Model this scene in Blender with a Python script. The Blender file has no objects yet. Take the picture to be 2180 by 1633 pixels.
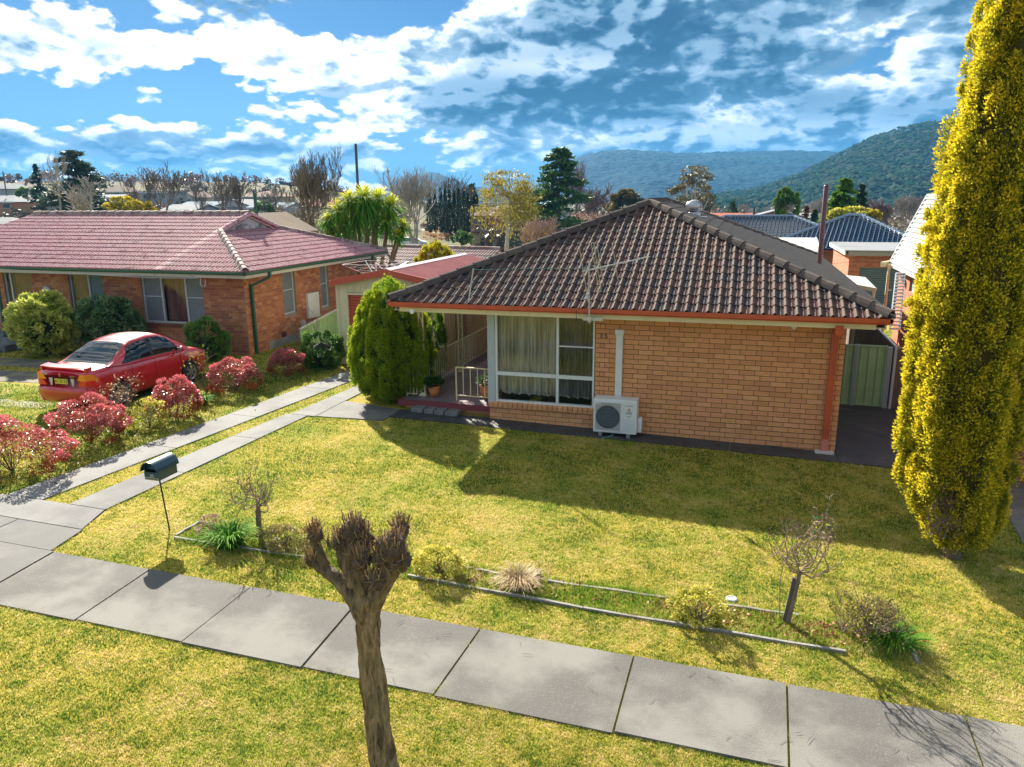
import bpy, bmesh, math, random
import numpy as np
from mathutils import Matrix, Vector

rs = np.random.RandomState(7)
rd = random.Random(11)
SC = bpy.context.scene
COL = SC.collection

# ------------------------------------------------------------------ camera
CAM = np.array([-1.984, -15.395, 4.920])
YAW, PITCH, ROLL, FPX = 0.29256, 0.23984, -0.0065, 1615.5     # focal length for a 2180 px wide frame
def cam_axes():
    cy, sy, cp, sp = math.cos(YAW), math.sin(YAW), math.cos(PITCH), math.sin(PITCH)
    f = np.array([-sy * cp, cy * cp, -sp]); r = np.array([cy, sy, 0.0]); u = np.cross(r, f)
    cr, sr = math.cos(ROLL), math.sin(ROLL)
    return r * cr + u * sr, -r * sr + u * cr, f
RIGHT, UP, FWD = cam_axes()
cam_d = bpy.data.cameras.new('camera')
cam = bpy.data.objects.new('camera', cam_d); COL.objects.link(cam)
mw = Matrix.Identity(4)
for i in range(3):
    mw[i][0], mw[i][1], mw[i][2], mw[i][3] = RIGHT[i], UP[i], -FWD[i], CAM[i]
cam.matrix_world = mw
cam_d.sensor_width = 36.0
cam_d.lens = 36.0 * FPX / 2180.0
cam_d.clip_end = 12000
cam_d.clip_start = 0.1
SC.camera = cam

# ------------------------------------------------------------------ light and exposure
SUN_EL, SUN_AZ = math.radians(30.5), math.radians(39.8)       # azimuth measured from +Y towards -X
SUN = np.array([-math.sin(SUN_AZ) * math.cos(SUN_EL), math.cos(SUN_AZ) * math.cos(SUN_EL), math.sin(SUN_EL)])
sd = bpy.data.lights.new('sun', 'SUN'); sd.energy = 3.6; sd.angle = math.radians(0.5); sd.color = (1.0, 0.93, 0.80)
so = bpy.data.objects.new('sun', sd); COL.objects.link(so)
so.rotation_euler = Vector(-SUN).to_track_quat('-Z', 'Y').to_euler()
SC.view_settings.view_transform = 'Standard'; SC.view_settings.look = 'None'
SC.view_settings.gamma = 1.0; SC.view_settings.use_curve_mapping = False
SC.view_settings.exposure = 2.15
SC.render.film_transparent = False
cy_ = SC.cycles
cy_.use_denoising = True
cy_.max_bounces = 8; cy_.diffuse_bounces = 4; cy_.glossy_bounces = 3; cy_.transmission_bounces = 4
cy_.transparent_max_bounces = 8; cy_.volume_bounces = 0
cy_.caustics_reflective = False; cy_.caustics_refractive = False

class NT:
    """small helper around a node tree"""
    def __init__(s, nt): s.nt = nt
    def n(s, t, **kw):
        nd = s.nt.nodes.new(t)
        for k, v in kw.items():
            if k == 'inp':
                for kk, vv in v.items():
                    if isinstance(vv, bpy.types.NodeSocket): s.nt.links.new(vv, nd.inputs[kk])
                    else: nd.inputs[kk].default_value = vv
            else: setattr(nd, k, v)
        return nd
    def math(s, op, a, b=None, c=None, clamp=False):
        nd = s.nt.nodes.new('ShaderNodeMath'); nd.operation = op; nd.use_clamp = clamp
        for i, v in enumerate((a, b, c)):
            if v is None: continue
            if isinstance(v, bpy.types.NodeSocket): s.nt.links.new(v, nd.inputs[i])
            else: nd.inputs[i].default_value = v
        return nd.outputs[0]
    def vmath(s, op, a, b=None, scale=None):
        nd = s.nt.nodes.new('ShaderNodeVectorMath'); nd.operation = op
        for i, v in enumerate((a, b)):
            if v is None: continue
            if isinstance(v, bpy.types.NodeSocket): s.nt.links.new(v, nd.inputs[i])
            else: nd.inputs[i].default_value = v
        if scale is not None:
            if isinstance(scale, bpy.types.NodeSocket): s.nt.links.new(scale, nd.inputs['Scale'])
            else: nd.inputs['Scale'].default_value = scale
        return nd.outputs['Value'] if op in ('DOT_PRODUCT', 'LENGTH') else nd.outputs[0]
    def mix(s, f, a, b, mode='MIX'):
        nd = s.nt.nodes.new('ShaderNodeMix'); nd.data_type = 'RGBA'; nd.blend_type = mode
        for i, v in ((0, f), (6, a), (7, b)):
            if isinstance(v, bpy.types.NodeSocket): s.nt.links.new(v, nd.inputs[i])
            else: nd.inputs[i].default_value = v if i == 0 else (tuple(v) + (1,))[:4]
        return nd.outputs[2]
    def noise(s, vec, scale, detail=3, rough=.5, dist=0, dim='3D'):
        nd = s.nt.nodes.new('ShaderNodeTexNoise'); nd.noise_dimensions = dim
        if vec is not None: s.nt.links.new(vec, nd.inputs['Vector'])
        nd.inputs['Scale'].default_value = scale; nd.inputs['Detail'].default_value = detail
        nd.inputs['Roughness'].default_value = rough; nd.inputs['Distortion'].default_value = dist
        return nd.outputs['Fac']
    def smooth(s, v, lo, hi, tlo=0, thi=1):
        nd = s.nt.nodes.new('ShaderNodeMapRange'); nd.interpolation_type = 'SMOOTHSTEP'
        for i, x in enumerate((v, lo, hi, tlo, thi)):
            if isinstance(x, bpy.types.NodeSocket): s.nt.links.new(x, nd.inputs[i])
            else: nd.inputs[i].default_value = x
        return nd.outputs[0]
    def ramp(s, f, stops, interp='LINEAR'):
        nd = s.nt.nodes.new('ShaderNodeValToRGB'); cr = nd.color_ramp; cr.interpolation = interp
        while len(cr.elements) < len(stops): cr.elements.new(.5)
        for e, (p, c) in zip(cr.elements, stops): e.position = p; e.color = (tuple(c) + (1,))[:4]
        s.nt.links.new(f, nd.inputs[0]); return nd.outputs[0]
    def link(s, a, b): s.nt.links.new(a, b)

# ------------------------------------------------------------------ sky
W = bpy.data.worlds.new('World'); SC.world = W; W.use_nodes = True
W.node_tree.nodes.clear()
t = NT(W.node_tree)
sky = t.n('ShaderNodeTexSky', sky_type='NISHITA'); sky.sun_disc = False
sky.sun_elevation = SUN_EL; sky.sun_rotation = -SUN_AZ
sky.altitude = 900; sky.air_density = 1.0; sky.dust_density = 0.4; sky.ozone_density = 3.0
gen = t.n('ShaderNodeTexCoord').outputs['Generated']
sep = t.n('ShaderNodeSeparateXYZ', inp={0: gen})
zc = t.math('MAXIMUM', sep.outputs[2], 0.0)
den = t.math('ADD', zc, 0.42)
px_ = t.math('DIVIDE', sep.outputs[0], den); py_ = t.math('DIVIDE', sep.outputs[1], den)
P = t.n('ShaderNodeCombineXYZ', inp={0: px_, 1: py_, 2: 0.0}).outputs[0]
def blob(px, py, rx, ry, amp):
    """a patch of more or less cloud around the direction seen at photo pixel (px, py)"""
    d = RIGHT * (px - 1090) / FPX - UP * (py - 816.5) / FPX + FWD
    d = d / np.linalg.norm(d)
    hz = np.array([d[1], -d[0], 0]); hz /= np.linalg.norm(hz); vt = np.cross(hz, d)
    a = t.vmath('DOT_PRODUCT', gen, tuple(hz * FPX / rx)); b = t.vmath('DOT_PRODUCT', gen, tuple(vt * FPX / ry))
    c = t.vmath('DOT_PRODUCT', gen, tuple(d))
    r2 = t.math('ADD', t.math('MULTIPLY', a, a), t.math('MULTIPLY', b, b))
    g = t.math('MULTIPLY', t.smooth(r2, 0.0, 1.6, 1, 0), t.math('GREATER_THAN', c, 0))
    return t.math('MULTIPLY', g, amp)
def total(lst):
    s = lst[0]
    for x in lst[1:]: s = t.math('ADD', s, x)
    return s
cover = total([blob(300, 215, 330, 80, -.42), blob(110, 30, 260, 35, -.10), blob(90, 125, 240, 70, .20), blob(560, 55, 300, 80, .16),
               blob(850, 25, 150, 50, -.22), blob(1000, 190, 420, 120, .24), blob(1750, 130, 620, 190, .30), blob(1300, 60, 350, 90, .12), blob(640, 292, 170, 18, -.2),
               blob(1080, 290, 300, 22, -.16), blob(300, 300, 300, 45, .12), blob(600, 300, 120, 25, .1), blob(1500, 320, 700, 50, .12), blob(60, 330, 200, 60, .1)])
dark = total([blob(1300, 150, 260, 30, -.10), blob(1950, 60, 250, 30, -.10), blob(1800, 130, 560, 120, .12), blob(1380, 215, 300, 50, .16), blob(560, 20, 170, 40, .28), blob(1060, 200, 200, 45, .12), blob(1250, 20, 140, 60, .12), blob(700, 330, 900, 60, .10),
              blob(1500, 285, 500, 30, -.12), blob(660, 130, 260, 60, -.06), blob(120, 130, 300, 90, -.06)])
wn = t.n('ShaderNodeTexNoise', inp={'Vector': P, 'Scale': 4.2, 'Detail': 4.0})
wv = t.vmath('SCALE', t.vmath('SUBTRACT', wn.outputs['Color'], (.5, .5, .5)), scale=.085)
PW = t.vmath('ADD', P, wv)
def vor(vec, sc, det):
    v = t.n('ShaderNodeTexVoronoi', voronoi_dimensions='2D', feature='SMOOTH_F1', inp={'Vector': vec, 'Scale': sc, 'Detail': det, 'Roughness': .55, 'Lacunarity': 2.2, 'Smoothness': .35}); v.normalize = True
    return t.math('SUBTRACT', 1.0, v.outputs['Distance'])
def dens(vec):
    a = t.noise(vec, 2.0, 3, .5, .0, '2D'); b = vor(vec, 3.9, 3.0); c = t.noise(vec, 24, 4, .6, 0, '2D')
    s = t.math('MULTIPLY_ADD', t.math('SUBTRACT', a, .5), 1.15, .5)
    s = t.math('MULTIPLY_ADD', t.math('SUBTRACT', b, VB), 1.15, s)
    return t.math('MULTIPLY_ADD', t.math('SUBTRACT', c, .5), .26, s)
VB = .70
n0 = t.math('ADD', dens(PW), cover)
sunp = np.array([SUN[0], SUN[1]]) / (SUN[2] + .42)
tos = t.vmath('NORMALIZE', t.vmath('SUBTRACT', (float(sunp[0]), float(sunp[1]), 0.0), P))
PW2 = t.vmath('ADD', PW, t.vmath('SCALE', tos, scale=.040))
n1 = t.math('ADD', dens(PW2), cover)
mask = t.smooth(n0, .40, .50)
thick = t.smooth(n0, .50, .86)
lit = t.smooth(t.math('SUBTRACT', n0, n1), -.12, .10)
glow = t.smooth(t.vmath('DOT_PRODUCT', gen, tuple(SUN)), .55, .98)
bright = t.math('ADD', t.math('MULTIPLY_ADD', lit, .50, -.02), t.math('MULTIPLY', t.math('SUBTRACT', 1.0, thick), .42))
bright = t.math('ADD', bright, t.math('MULTIPLY', glow, .13))
bright = t.math('SUBTRACT', bright, dark)
cl = t.ramp(bright, [(0.0, (.018, .07, .14)), (.22, (.05, .13, .225)), (.5, (.21, .33, .46)), (.74, (.62, .68, .73)), (.95, (1.05, 1.02, .98))])
clouds = t.mix(1.0, cl, (2.75, 2.7, 2.6), 'MULTIPLY')
blue = t.mix(1.0, sky.outputs[0], (.052, .092, .122), 'MULTIPLY')
low = t.smooth(sep.outputs[2], -.01, .12, 1, 0)
blue = t.mix(t.math('MULTIPLY', low, .75), blue, (.20, .48, .78))
colr = t.mix(mask, blue, clouds)
colr = t.mix(t.math('MULTIPLY', low, .25), colr, (.32, .62, .95))
# below the horizon the dome carries on in the colour of far hazy land
colr = t.mix(t.smooth(sep.outputs[2], -.06, -.005, 1, 0), colr, (.5, .6, .55))
bg = t.n('ShaderNodeBackground', inp={'Color': colr, 'Strength': .15})
wo = t.n('ShaderNodeOutputWorld'); t.link(bg.outputs[0], wo.inputs[0])
try: W.cycles.sampling_method = 'MANUAL'; W.cycles.sample_map_resolution = 512
except Exception: pass

# ------------------------------------------------------------------ geometry helpers
def ground_z(x, y):
    x = np.asarray(x, float); y = np.asarray(y, float)
    near = .02 * np.clip(-x, -4, 14)
    r = np.hypot(x - CAM[0], y - CAM[1]); az = np.arctan2(x - CAM[0], y - CAM[1])      # azimuth, right positive
    pxa = np.degrees(az) + math.degrees(YAW)                                        # degrees right of the view axis
    left = np.clip((2 - pxa) / 22, 0, 1); left = left * left * (3 - 2 * left)
    def sm(a, b, v):
        q = np.clip((v - a) / (b - a), 0, 1); return q * q * (3 - 2 * q)
    right_h = -4.6 * sm(36, 130, r) - 1.5 * sm(150, 500, r)
    left_h = -3.2 * sm(36, 120, r) + 3.0 * sm(150, 240, r) + 14 * sm(240, 420, r)
    far = right_h * (1 - left) + left_h * left
    return near * (1 - sm(30, 90, r)) + far
def gz(x, y=0.0): return float(ground_z(x, y))
def _ray(px, py): return RIGHT * (px - 1090) / FPX - UP * (py - 816.5) / FPX + FWD
def at(px, py, depth): return CAM + _ray(px, py) * depth
def on_y(px, py, y): d = _ray(px, py); return CAM + d * (y - CAM[1]) / d[1]
def on_x(px, py, x): d = _ray(px, py); return CAM + d * (x - CAM[0]) / d[0]
def on_z(px, py, z): d = _ray(px, py); return CAM + d * (z - CAM[2]) / d[2]
def on_g(px, py, h=0.0):
    z = h
    for _ in range(25):
        q = on_z(px, py, z); z = gz(q[0], q[1]) + h
    return q
def to_px(p):
    q = np.asarray(p, float) - CAM; d = q @ FWD
    return 1090 + FPX * (q @ RIGHT) / d, 816.5 - FPX * (q @ UP) / d, d

ORG = {}
def tag(o, label=None, cat=None, group=None, kind=None):
    if label: o['label'] = label
    if cat: o['category'] = cat
    if group: o['group'] = group
    if kind: o['kind'] = kind
    return o
def thing(name, label, cat, loc, group=None, kind=None, rz=0, scale=1):
    o = bpy.data.objects.new(name, None); COL.objects.link(o)
    o.location = [float(v) for v in loc]; o.rotation_euler = (0, 0, rz); o.scale = (scale,) * 3
    o.empty_display_size = .2
    ORG[o.name] = np.array(o.location) if (rz == 0 and scale == 1) else np.zeros(3)
    return tag(o, label, cat, group, kind)
def setmat(me, mats):
    for m in (mats if isinstance(mats, (list, tuple)) else [mats]): me.materials.append(m)
def link_mesh(name, me, parent=None, world=True):
    o = bpy.data.objects.new(name, me); COL.objects.link(o)
    if parent is not None:
        o.parent = parent; ORG[o.name] = ORG[parent.name]
    return o
def np_obj(name, V, F, mats, parent=None, attrs=None, mi=None, smooth=False, uniform=None):
    """mesh object from arrays. F: (n,k) int array"""
    V = np.asarray(V, np.float64).reshape(-1, 3)
    if parent is not None: V = V - ORG[parent.name]
    F = np.asarray(F, np.int32); n, k = F.shape
    me = bpy.data.meshes.new(name)
    me.vertices.add(len(V)); me.vertices.foreach_set('co', V.ravel().astype(np.float32))
    me.loops.add(n * k); me.loops.foreach_set('vertex_index', F.ravel())
    me.polygons.add(n); me.polygons.foreach_set('loop_start', np.arange(0, n * k, k, dtype=np.int32))
    if mi is not None: me.polygons.foreach_set('material_index', np.asarray(mi, np.int32))
    if smooth: me.polygons.foreach_set('use_smooth', np.ones(n, bool))
    for an, av in (attrs or {}).items():
        a = me.attributes.new(an, 'FLOAT', 'POINT'); a.data.foreach_set('value', np.asarray(av, np.float32))
    me.update(calc_edges=True)
    setmat(me, mats)
    return link_mesh(name, me, parent)

class MB:
    """collects simple shapes and links them as one mesh object"""
    def __init__(s): s.v = []; s.f = []; s.r = []; s.c = []; s.m = []; s.rnd = 0.0; s.mi = 0; s.sm = []; s.smooth = False
    def add(s, vs, fs, crest=None):
        b = len(s.v); s.v.extend([tuple(map(float, v)) for v in vs]); s.r.extend([s.rnd] * len(vs))
        s.c.extend(crest if crest is not None else [0.0] * len(vs))
        s.f.extend([tuple(i + b for i in f) for f in fs]); s.m.extend([s.mi] * len(fs)); s.sm.extend([s.smooth] * len(fs))
        return s
    def hexa(s, p, crest=None):      # 8 points: bottom 4 ccw, top 4 ccw
        return s.add(p, [(0, 3, 2, 1), (4, 5, 6, 7), (0, 1, 5, 4), (1, 2, 6, 5), (2, 3, 7, 6), (3, 0, 4, 7)], crest)
    def box(s, a, b):
        x0, y0, z0 = [min(a[i], b[i]) for i in range(3)]; x1, y1, z1 = [max(a[i], b[i]) for i in range(3)]
        return s.hexa([(x0, y0, z0), (x1, y0, z0), (x1, y1, z0), (x0, y1, z0), (x0, y0, z1), (x1, y0, z1), (x1, y1, z1), (x0, y1, z1)])
    def bar(s, a, b, w, h=None, up=(0, 0, 1)):
        """rectangular bar from a to b"""
        h = w if h is None else h
        a = np.array(a, float); b = np.array(b, float); d = b - a; d /= np.linalg.norm(d)
        up = np.array(up, float)
        if abs(d @ up) > .98: up = np.array((0, 1.0, 0))
        sx = np.cross(d, up); sx /= np.linalg.norm(sx); sz = np.cross(sx, d)
        p = []
        for e in (a, b):
            for i, j in ((-1, -1), (1, -1), (1, 1), (-1, 1)): p.append(e + sx * i * w / 2 + sz * j * h / 2)
        return s.add(p, [(0, 3, 2, 1), (4, 5, 6, 7), (0, 1, 5, 4), (1, 2, 6, 5), (2, 3, 7, 6), (3, 0, 4, 7)])
    def quad(s, *p): return s.add(p, [tuple(range(len(p)))])
    def tube(s, pts, rads, n=6, cap=True):
        pts = [np.array(p, float) for p in pts]
        if not hasattr(rads, '__len__'): rads = [rads] * len(pts)
        vs = []; ref = None
        for i, p in enumerate(pts):
            d = pts[min(i + 1, len(pts) - 1)] - pts[max(i - 1, 0)]; d /= (np.linalg.norm(d) + 1e-9)
            if ref is None: ref = np.array((1.0, 0, 0)) if abs(d[0]) < .8 else np.array((0, 1.0, 0))
            a = np.cross(d, ref); a /= np.linalg.norm(a); b = np.cross(d, a); ref = -np.cross(d, a) if False else ref
            for k in range(n):
                th = 2 * math.pi * k / n; vs.append(p + rads[i] * (math.cos(th) * a + math.sin(th) * b))
        fs = []
        for i in range(len(pts) - 1):
            for k in range(n): fs.append((i * n + k, i * n + (k + 1) % n, (i + 1) * n + (k + 1) % n, (i + 1) * n + k))
        if cap: fs += [tuple(range(n))[::-1], tuple((len(pts) - 1) * n + k for k in range(n))]
        return s.add(vs, fs)
    def lathe(s, c, prof, n=20, axis='z'):
        vs = []; fs = []
        for r, z in prof:
            for k in range(n):
                th = 2 * math.pi * k / n
                if axis == 'z': vs.append((c[0] + r * math.cos(th), c[1] + r * math.sin(th), c[2] + z))
                elif axis == 'y': vs.append((c[0] + r * math.cos(th), c[1] + z, c[2] + r * math.sin(th)))
                else: vs.append((c[0] + z, c[1] + r * math.cos(th), c[2] + r * math.sin(th)))
        for i in range(len(prof) - 1):
            for k in range(n): fs.append((i * n + k, i * n + (k + 1) % n, (i + 1) * n + (k + 1) % n, (i + 1) * n + k))
        return s.add(vs, fs)
    def ngon_prism(s, poly, z0, z1):
        n = len(poly); vs = [(p[0], p[1], z0) for p in poly] + [(p[0], p[1], z1) for p in poly]
        return s.add(vs, [tuple(range(n))[::-1], tuple(range(n, 2 * n))] + [(i, (i + 1) % n, n + (i + 1) % n, n + i) for i in range(n)])
    def build(s, name, mats, parent=None, label=None, kind=None, bevel=0):
        o_ = ORG[parent.name] if parent is not None else np.zeros(3)
        me = bpy.data.meshes.new(name)
        V = np.array(s.v, float) - o_
        me.from_pydata(V.tolist(), [], s.f)
        if any(s.r):
            a = me.attributes.new('rnd', 'FLOAT', 'POINT'); a.data.foreach_set('value', np.array(s.r, np.float32))
        if any(s.c):
            a = me.attributes.new('crest', 'FLOAT', 'POINT'); a.data.foreach_set('value', np.array(s.c, np.float32))
        setmat(me, mats)
        if any(s.m): me.polygons.foreach_set('material_index', np.array(s.m, np.int32))
        if any(s.sm): me.polygons.foreach_set('use_smooth', np.array(s.sm, bool))
        me.update()
        o = link_mesh(name, me, parent)
        if bevel:
            md = o.modifiers.new('bevel', 'BEVEL'); md.width = bevel; md.segments = 2; md.limit_method = 'ANGLE'
        if label: o['label'] = label
        if kind: o['kind'] = kind
        return o
def solo(o, label, cat, group=None):
    """tag a top-level single-mesh object and move its origin to its base"""
    me = o.data; n = len(me.vertices); V = np.empty(n * 3, np.float32); me.vertices.foreach_get('co', V); V = V.reshape(-1, 3)
    c = np.array([(V[:, 0].min() + V[:, 0].max()) / 2, (V[:, 1].min() + V[:, 1].max()) / 2, V[:, 2].min()])
    me.vertices.foreach_set('co', (V - c).ravel().astype(np.float32)); me.update(); o.location = c.tolist()
    return tag(o, label, cat, group)
def box_obj(name, a, b, mat, parent=None, **kw): return MB().box(a, b).build(name, mat, parent, **kw)
def text_obj(name, body, size, loc, rot, mat, parent=None, ext=.002, align='CENTER', sx=1.0):
    cu = bpy.data.curves.new(name, 'FONT'); cu.body = body; cu.size = size; cu.extrude = ext
    cu.align_x = align; cu.align_y = 'CENTER'; cu.resolution_u = 3
    tmp = bpy.data.objects.new('tmp_text', cu); COL.objects.link(tmp)
    dg = bpy.context.evaluated_depsgraph_get(); me = bpy.data.meshes.new_from_object(tmp.evaluated_get(dg))
    bpy.data.objects.remove(tmp); me.name = name; me.materials.clear(); me.materials.append(mat)
    o = bpy.data.objects.new(name, me); COL.objects.link(o)
    L_ = np.array(loc, float) - (ORG[parent.name] if parent is not None else 0)
    o.location = L_.tolist(); o.rotation_euler = rot; o.scale = (sx, 1, 1)
    if parent is not None: o.parent = parent; ORG[o.name] = ORG[parent.name]
    return o

# ------------------------------------------------------------------ materials
def mat(name, base, rough=.7, metal=0.0, vary=None, pal=None, bump=None, crest=None, stain=None, spec=.5, trans=0.0, coat=0.0, wave=None, coords='Object'):
    """base colour; vary=(colour, scale, detail, lo, hi); pal=list of colours picked per piece; bump=(scale, distance, detail);
    crest=colour where the 'crest' attribute is 1; stain=(colour, scale, lo, hi)"""
    m = bpy.data.materials.new(name); m.use_nodes = True; m.node_tree.nodes.clear(); t = NT(m.node_tree)
    vec = t.n('ShaderNodeTexCoord').outputs['Object'] if coords == 'Object' else t.n('ShaderNodeNewGeometry').outputs['Position']
    col = None
    if pal:
        rn = t.math('ADD', t.n('ShaderNodeObjectInfo').outputs['Random'], t.n('ShaderNodeAttribute', attribute_name='rnd').outputs['Fac'])
        rn = t.math('FRACT', rn)
        col = t.ramp(rn, [(i / len(pal), c) for i, c in enumerate(pal)], 'CONSTANT' if len(pal) > 3 else 'LINEAR')
    if col is None: col = t.mix(0.0, base, base)
    if crest:
        cf = t.n('ShaderNodeAttribute', attribute_name='crest').outputs['Fac']
        cn = t.noise(vec, 14, 4, .6)
        col = t.mix(t.math('MULTIPLY', cf, t.smooth(cn, .3, .6, .45, 1.0)), col, crest)
    if vary:
        c2, sc_, de, lo, hi = vary
        col = t.mix(t.smooth(t.noise(vec, sc_, de, .6), lo, hi), col, c2)
    if stain:
        c2, sc_, lo, hi = stain
        col = t.mix(t.smooth(t.noise(vec, sc_, 6, .65), lo, hi), col, c2)
    b = t.n('ShaderNodeBsdfPrincipled', inp={'Base Color': col, 'Roughness': rough, 'Metallic': metal})
    b.inputs['Specular IOR Level'].default_value = spec
    if coat: b.inputs['Coat Weight'].default_value = coat; b.inputs['Coat Roughness'].default_value = .08
    if bump:
        h = t.noise(vec, bump[0], bump[2] if len(bump) > 2 else 4, .6)
        bp = t.n('ShaderNodeBump', inp={'Height': h, 'Distance': bump[1], 'Strength': 1.0}); t.link(bp.outputs[0], b.inputs['Normal'])
    out = t.n('ShaderNodeOutputMaterial')
    if trans:
        tr = t.n('ShaderNodeBsdfTranslucent', inp={'Color': col})
        mx = t.n('ShaderNodeMixShader', inp={0: trans}); t.link(b.outputs[0], mx.inputs[1]); t.link(tr.outputs[0], mx.inputs[2])
        t.link(mx.outputs[0], out.inputs[0])
    else: t.link(b.outputs[0], out.inputs[0])
    m['final'] = 1
    return m
def glass(name, tint=(.03, .045, .05), clear=.55, rough=.02):
    m = bpy.data.materials.new(name); m.use_nodes = True; m.node_tree.nodes.clear(); t = NT(m.node_tree)
    tr = t.n('ShaderNodeBsdfTransparent', inp={'Color': (clear, clear, clear, 1)})
    di = t.n('ShaderNodeBsdfPrincipled', inp={'Base Color': tint + (1,), 'Roughness': rough})
    gl = t.n('ShaderNodeBsdfGlossy', inp={'Roughness': rough, 'Color': (.9, .95, 1, 1)})
    fr = t.n('ShaderNodeFresnel', inp={'IOR': 1.5})
    f2 = t.math('MULTIPLY', t.math('MULTIPLY', fr.outputs[0], 1.2, clamp=True), t.math('SUBTRACT', 1.0, t.n('ShaderNodeNewGeometry').outputs['Backfacing']))
    a = t.n('ShaderNodeMixShader', inp={0: .05}); t.link(tr.outputs[0], a.inputs[1]); t.link(di.outputs[0], a.inputs[2])
    b = t.n('ShaderNodeMixShader', inp={0: f2}); t.link(a.outputs[0], b.inputs[1]); t.link(gl.outputs[0], b.inputs[2])
    t.link(b.outputs[0], t.n('ShaderNodeOutputMaterial').inputs[0]); return m
def foliage(name, pal, tip=None, trans=.3, rough=.55, spec=.3, nz=1.3, dark=(.0, 0, 0)):
    """leaves: palette by the per-leaf 'rnd', tip colour where 'crest' is 1, slow patches by position"""
    m = bpy.data.materials.new(name); m.use_nodes = True; m.node_tree.nodes.clear(); t = NT(m.node_tree)
    rn = t.n('ShaderNodeAttribute', attribute_name='rnd').outputs['Fac']
    pos = t.n('ShaderNodeNewGeometry').outputs['Position']
    col = t.ramp(rn, [(i / max(1, len(pal) - 1), c) for i, c in enumerate(pal)])
    nn = t.noise(pos, nz, 3, .6)
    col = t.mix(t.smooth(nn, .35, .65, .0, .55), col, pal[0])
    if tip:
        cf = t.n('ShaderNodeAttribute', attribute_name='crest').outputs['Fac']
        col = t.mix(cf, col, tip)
    b = t.n('ShaderNodeBsdfPrincipled', inp={'Base Color': col, 'Roughness': rough}); b.inputs['Specular IOR Level'].default_value = spec
    tr = t.n('ShaderNodeBsdfTranslucent', inp={'Color': col})
    mx = t.n('ShaderNodeMixShader', inp={0: trans}); t.link(b.outputs[0], mx.inputs[1]); t.link(tr.outputs[0], mx.inputs[2])
    t.link(mx.outputs[0], t.n('ShaderNodeOutputMaterial').inputs[0]); return m
# ------------------------------------------------------------------ ground sheet
def lawn_nodes(t, pos):
    big = t.noise(pos, .55, 4, .6); mid = t.noise(pos, 2.6, 4, .65); fine = t.noise(pos, 26, 4, .7)
    c = t.mix(t.smooth(big, .38, .62), (.44, .34, .05), (.26, .28, .03))
    c = t.mix(t.smooth(mid, .45, .7, 0, .7), c, (.42, .30, .095))
    c = t.mix(t.smooth(mid, .28, .44, .55, 0), c, (.10, .16, .02))
    return t.mix(t.smooth(fine, .35, .7, 0, .5), c, (.07, .07, .02)), fine
def ground_material():
    m = bpy.data.materials.new('grassy_ground'); m.use_nodes = True; m.node_tree.nodes.clear(); t = NT(m.node_tree)
    pos = t.n('ShaderNodeNewGeometry').outputs['Position']
    c, fine = lawn_nodes(t, pos)
    dist = t.vmath('LENGTH', t.vmath('SUBTRACT', pos, tuple(CAM)))
    land = t.ramp(t.noise(pos, .02, 8, .65), [(.3, (.035, .045, .02)), (.45, (.07, .065, .035)), (.55, (.10, .09, .04)), (.7, (.06, .055, .035))])
    patch = t.smooth(t.noise(pos, .035, 3, .5), .5, .6)
    land = t.mix(t.math('MULTIPLY', patch, .5), land, (.17, .15, .05))
    c = t.mix(t.smooth(dist, 45, 100), c, land)
    bp = t.n('ShaderNodeBump', inp={'Height': fine, 'Distance': .02})
    b = t.n('ShaderNodeBsdfPrincipled', inp={'Base Color': c, 'Roughness': .95}); b.inputs['Specular IOR Level'].default_value = .1
    t.link(bp.outputs[0], b.inputs['Normal']); t.link(b.outputs[0], t.n('ShaderNodeOutputMaterial').inputs[0]); return m
M_ground = ground_material()
rings = np.concatenate([np.arange(0.01, 36, .5), np.geomspace(36, 4100, 70)])
na = 360
A = np.linspace(-math.pi, math.pi, na, endpoint=False)
RR, AA = np.meshgrid(rings, A, indexing='ij')
gx = CAM[0] + RR * np.sin(AA); gy = CAM[1] + RR * np.cos(AA)
GV = np.stack([gx, gy, ground_z(gx, gy)], -1).reshape(-1, 3)
ii, jj = np.meshgrid(np.arange(len(rings) - 1), np.arange(na), indexing='ij')
F = np.stack([ii * na + jj, ii * na + (jj + 1) % na, (ii + 1) * na + (jj + 1) % na, (ii + 1) * na + jj], -1).reshape(-1, 4)[:, ::-1]
tag(np_obj('ground', GV, F, M_ground, smooth=True), kind='structure')

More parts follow.
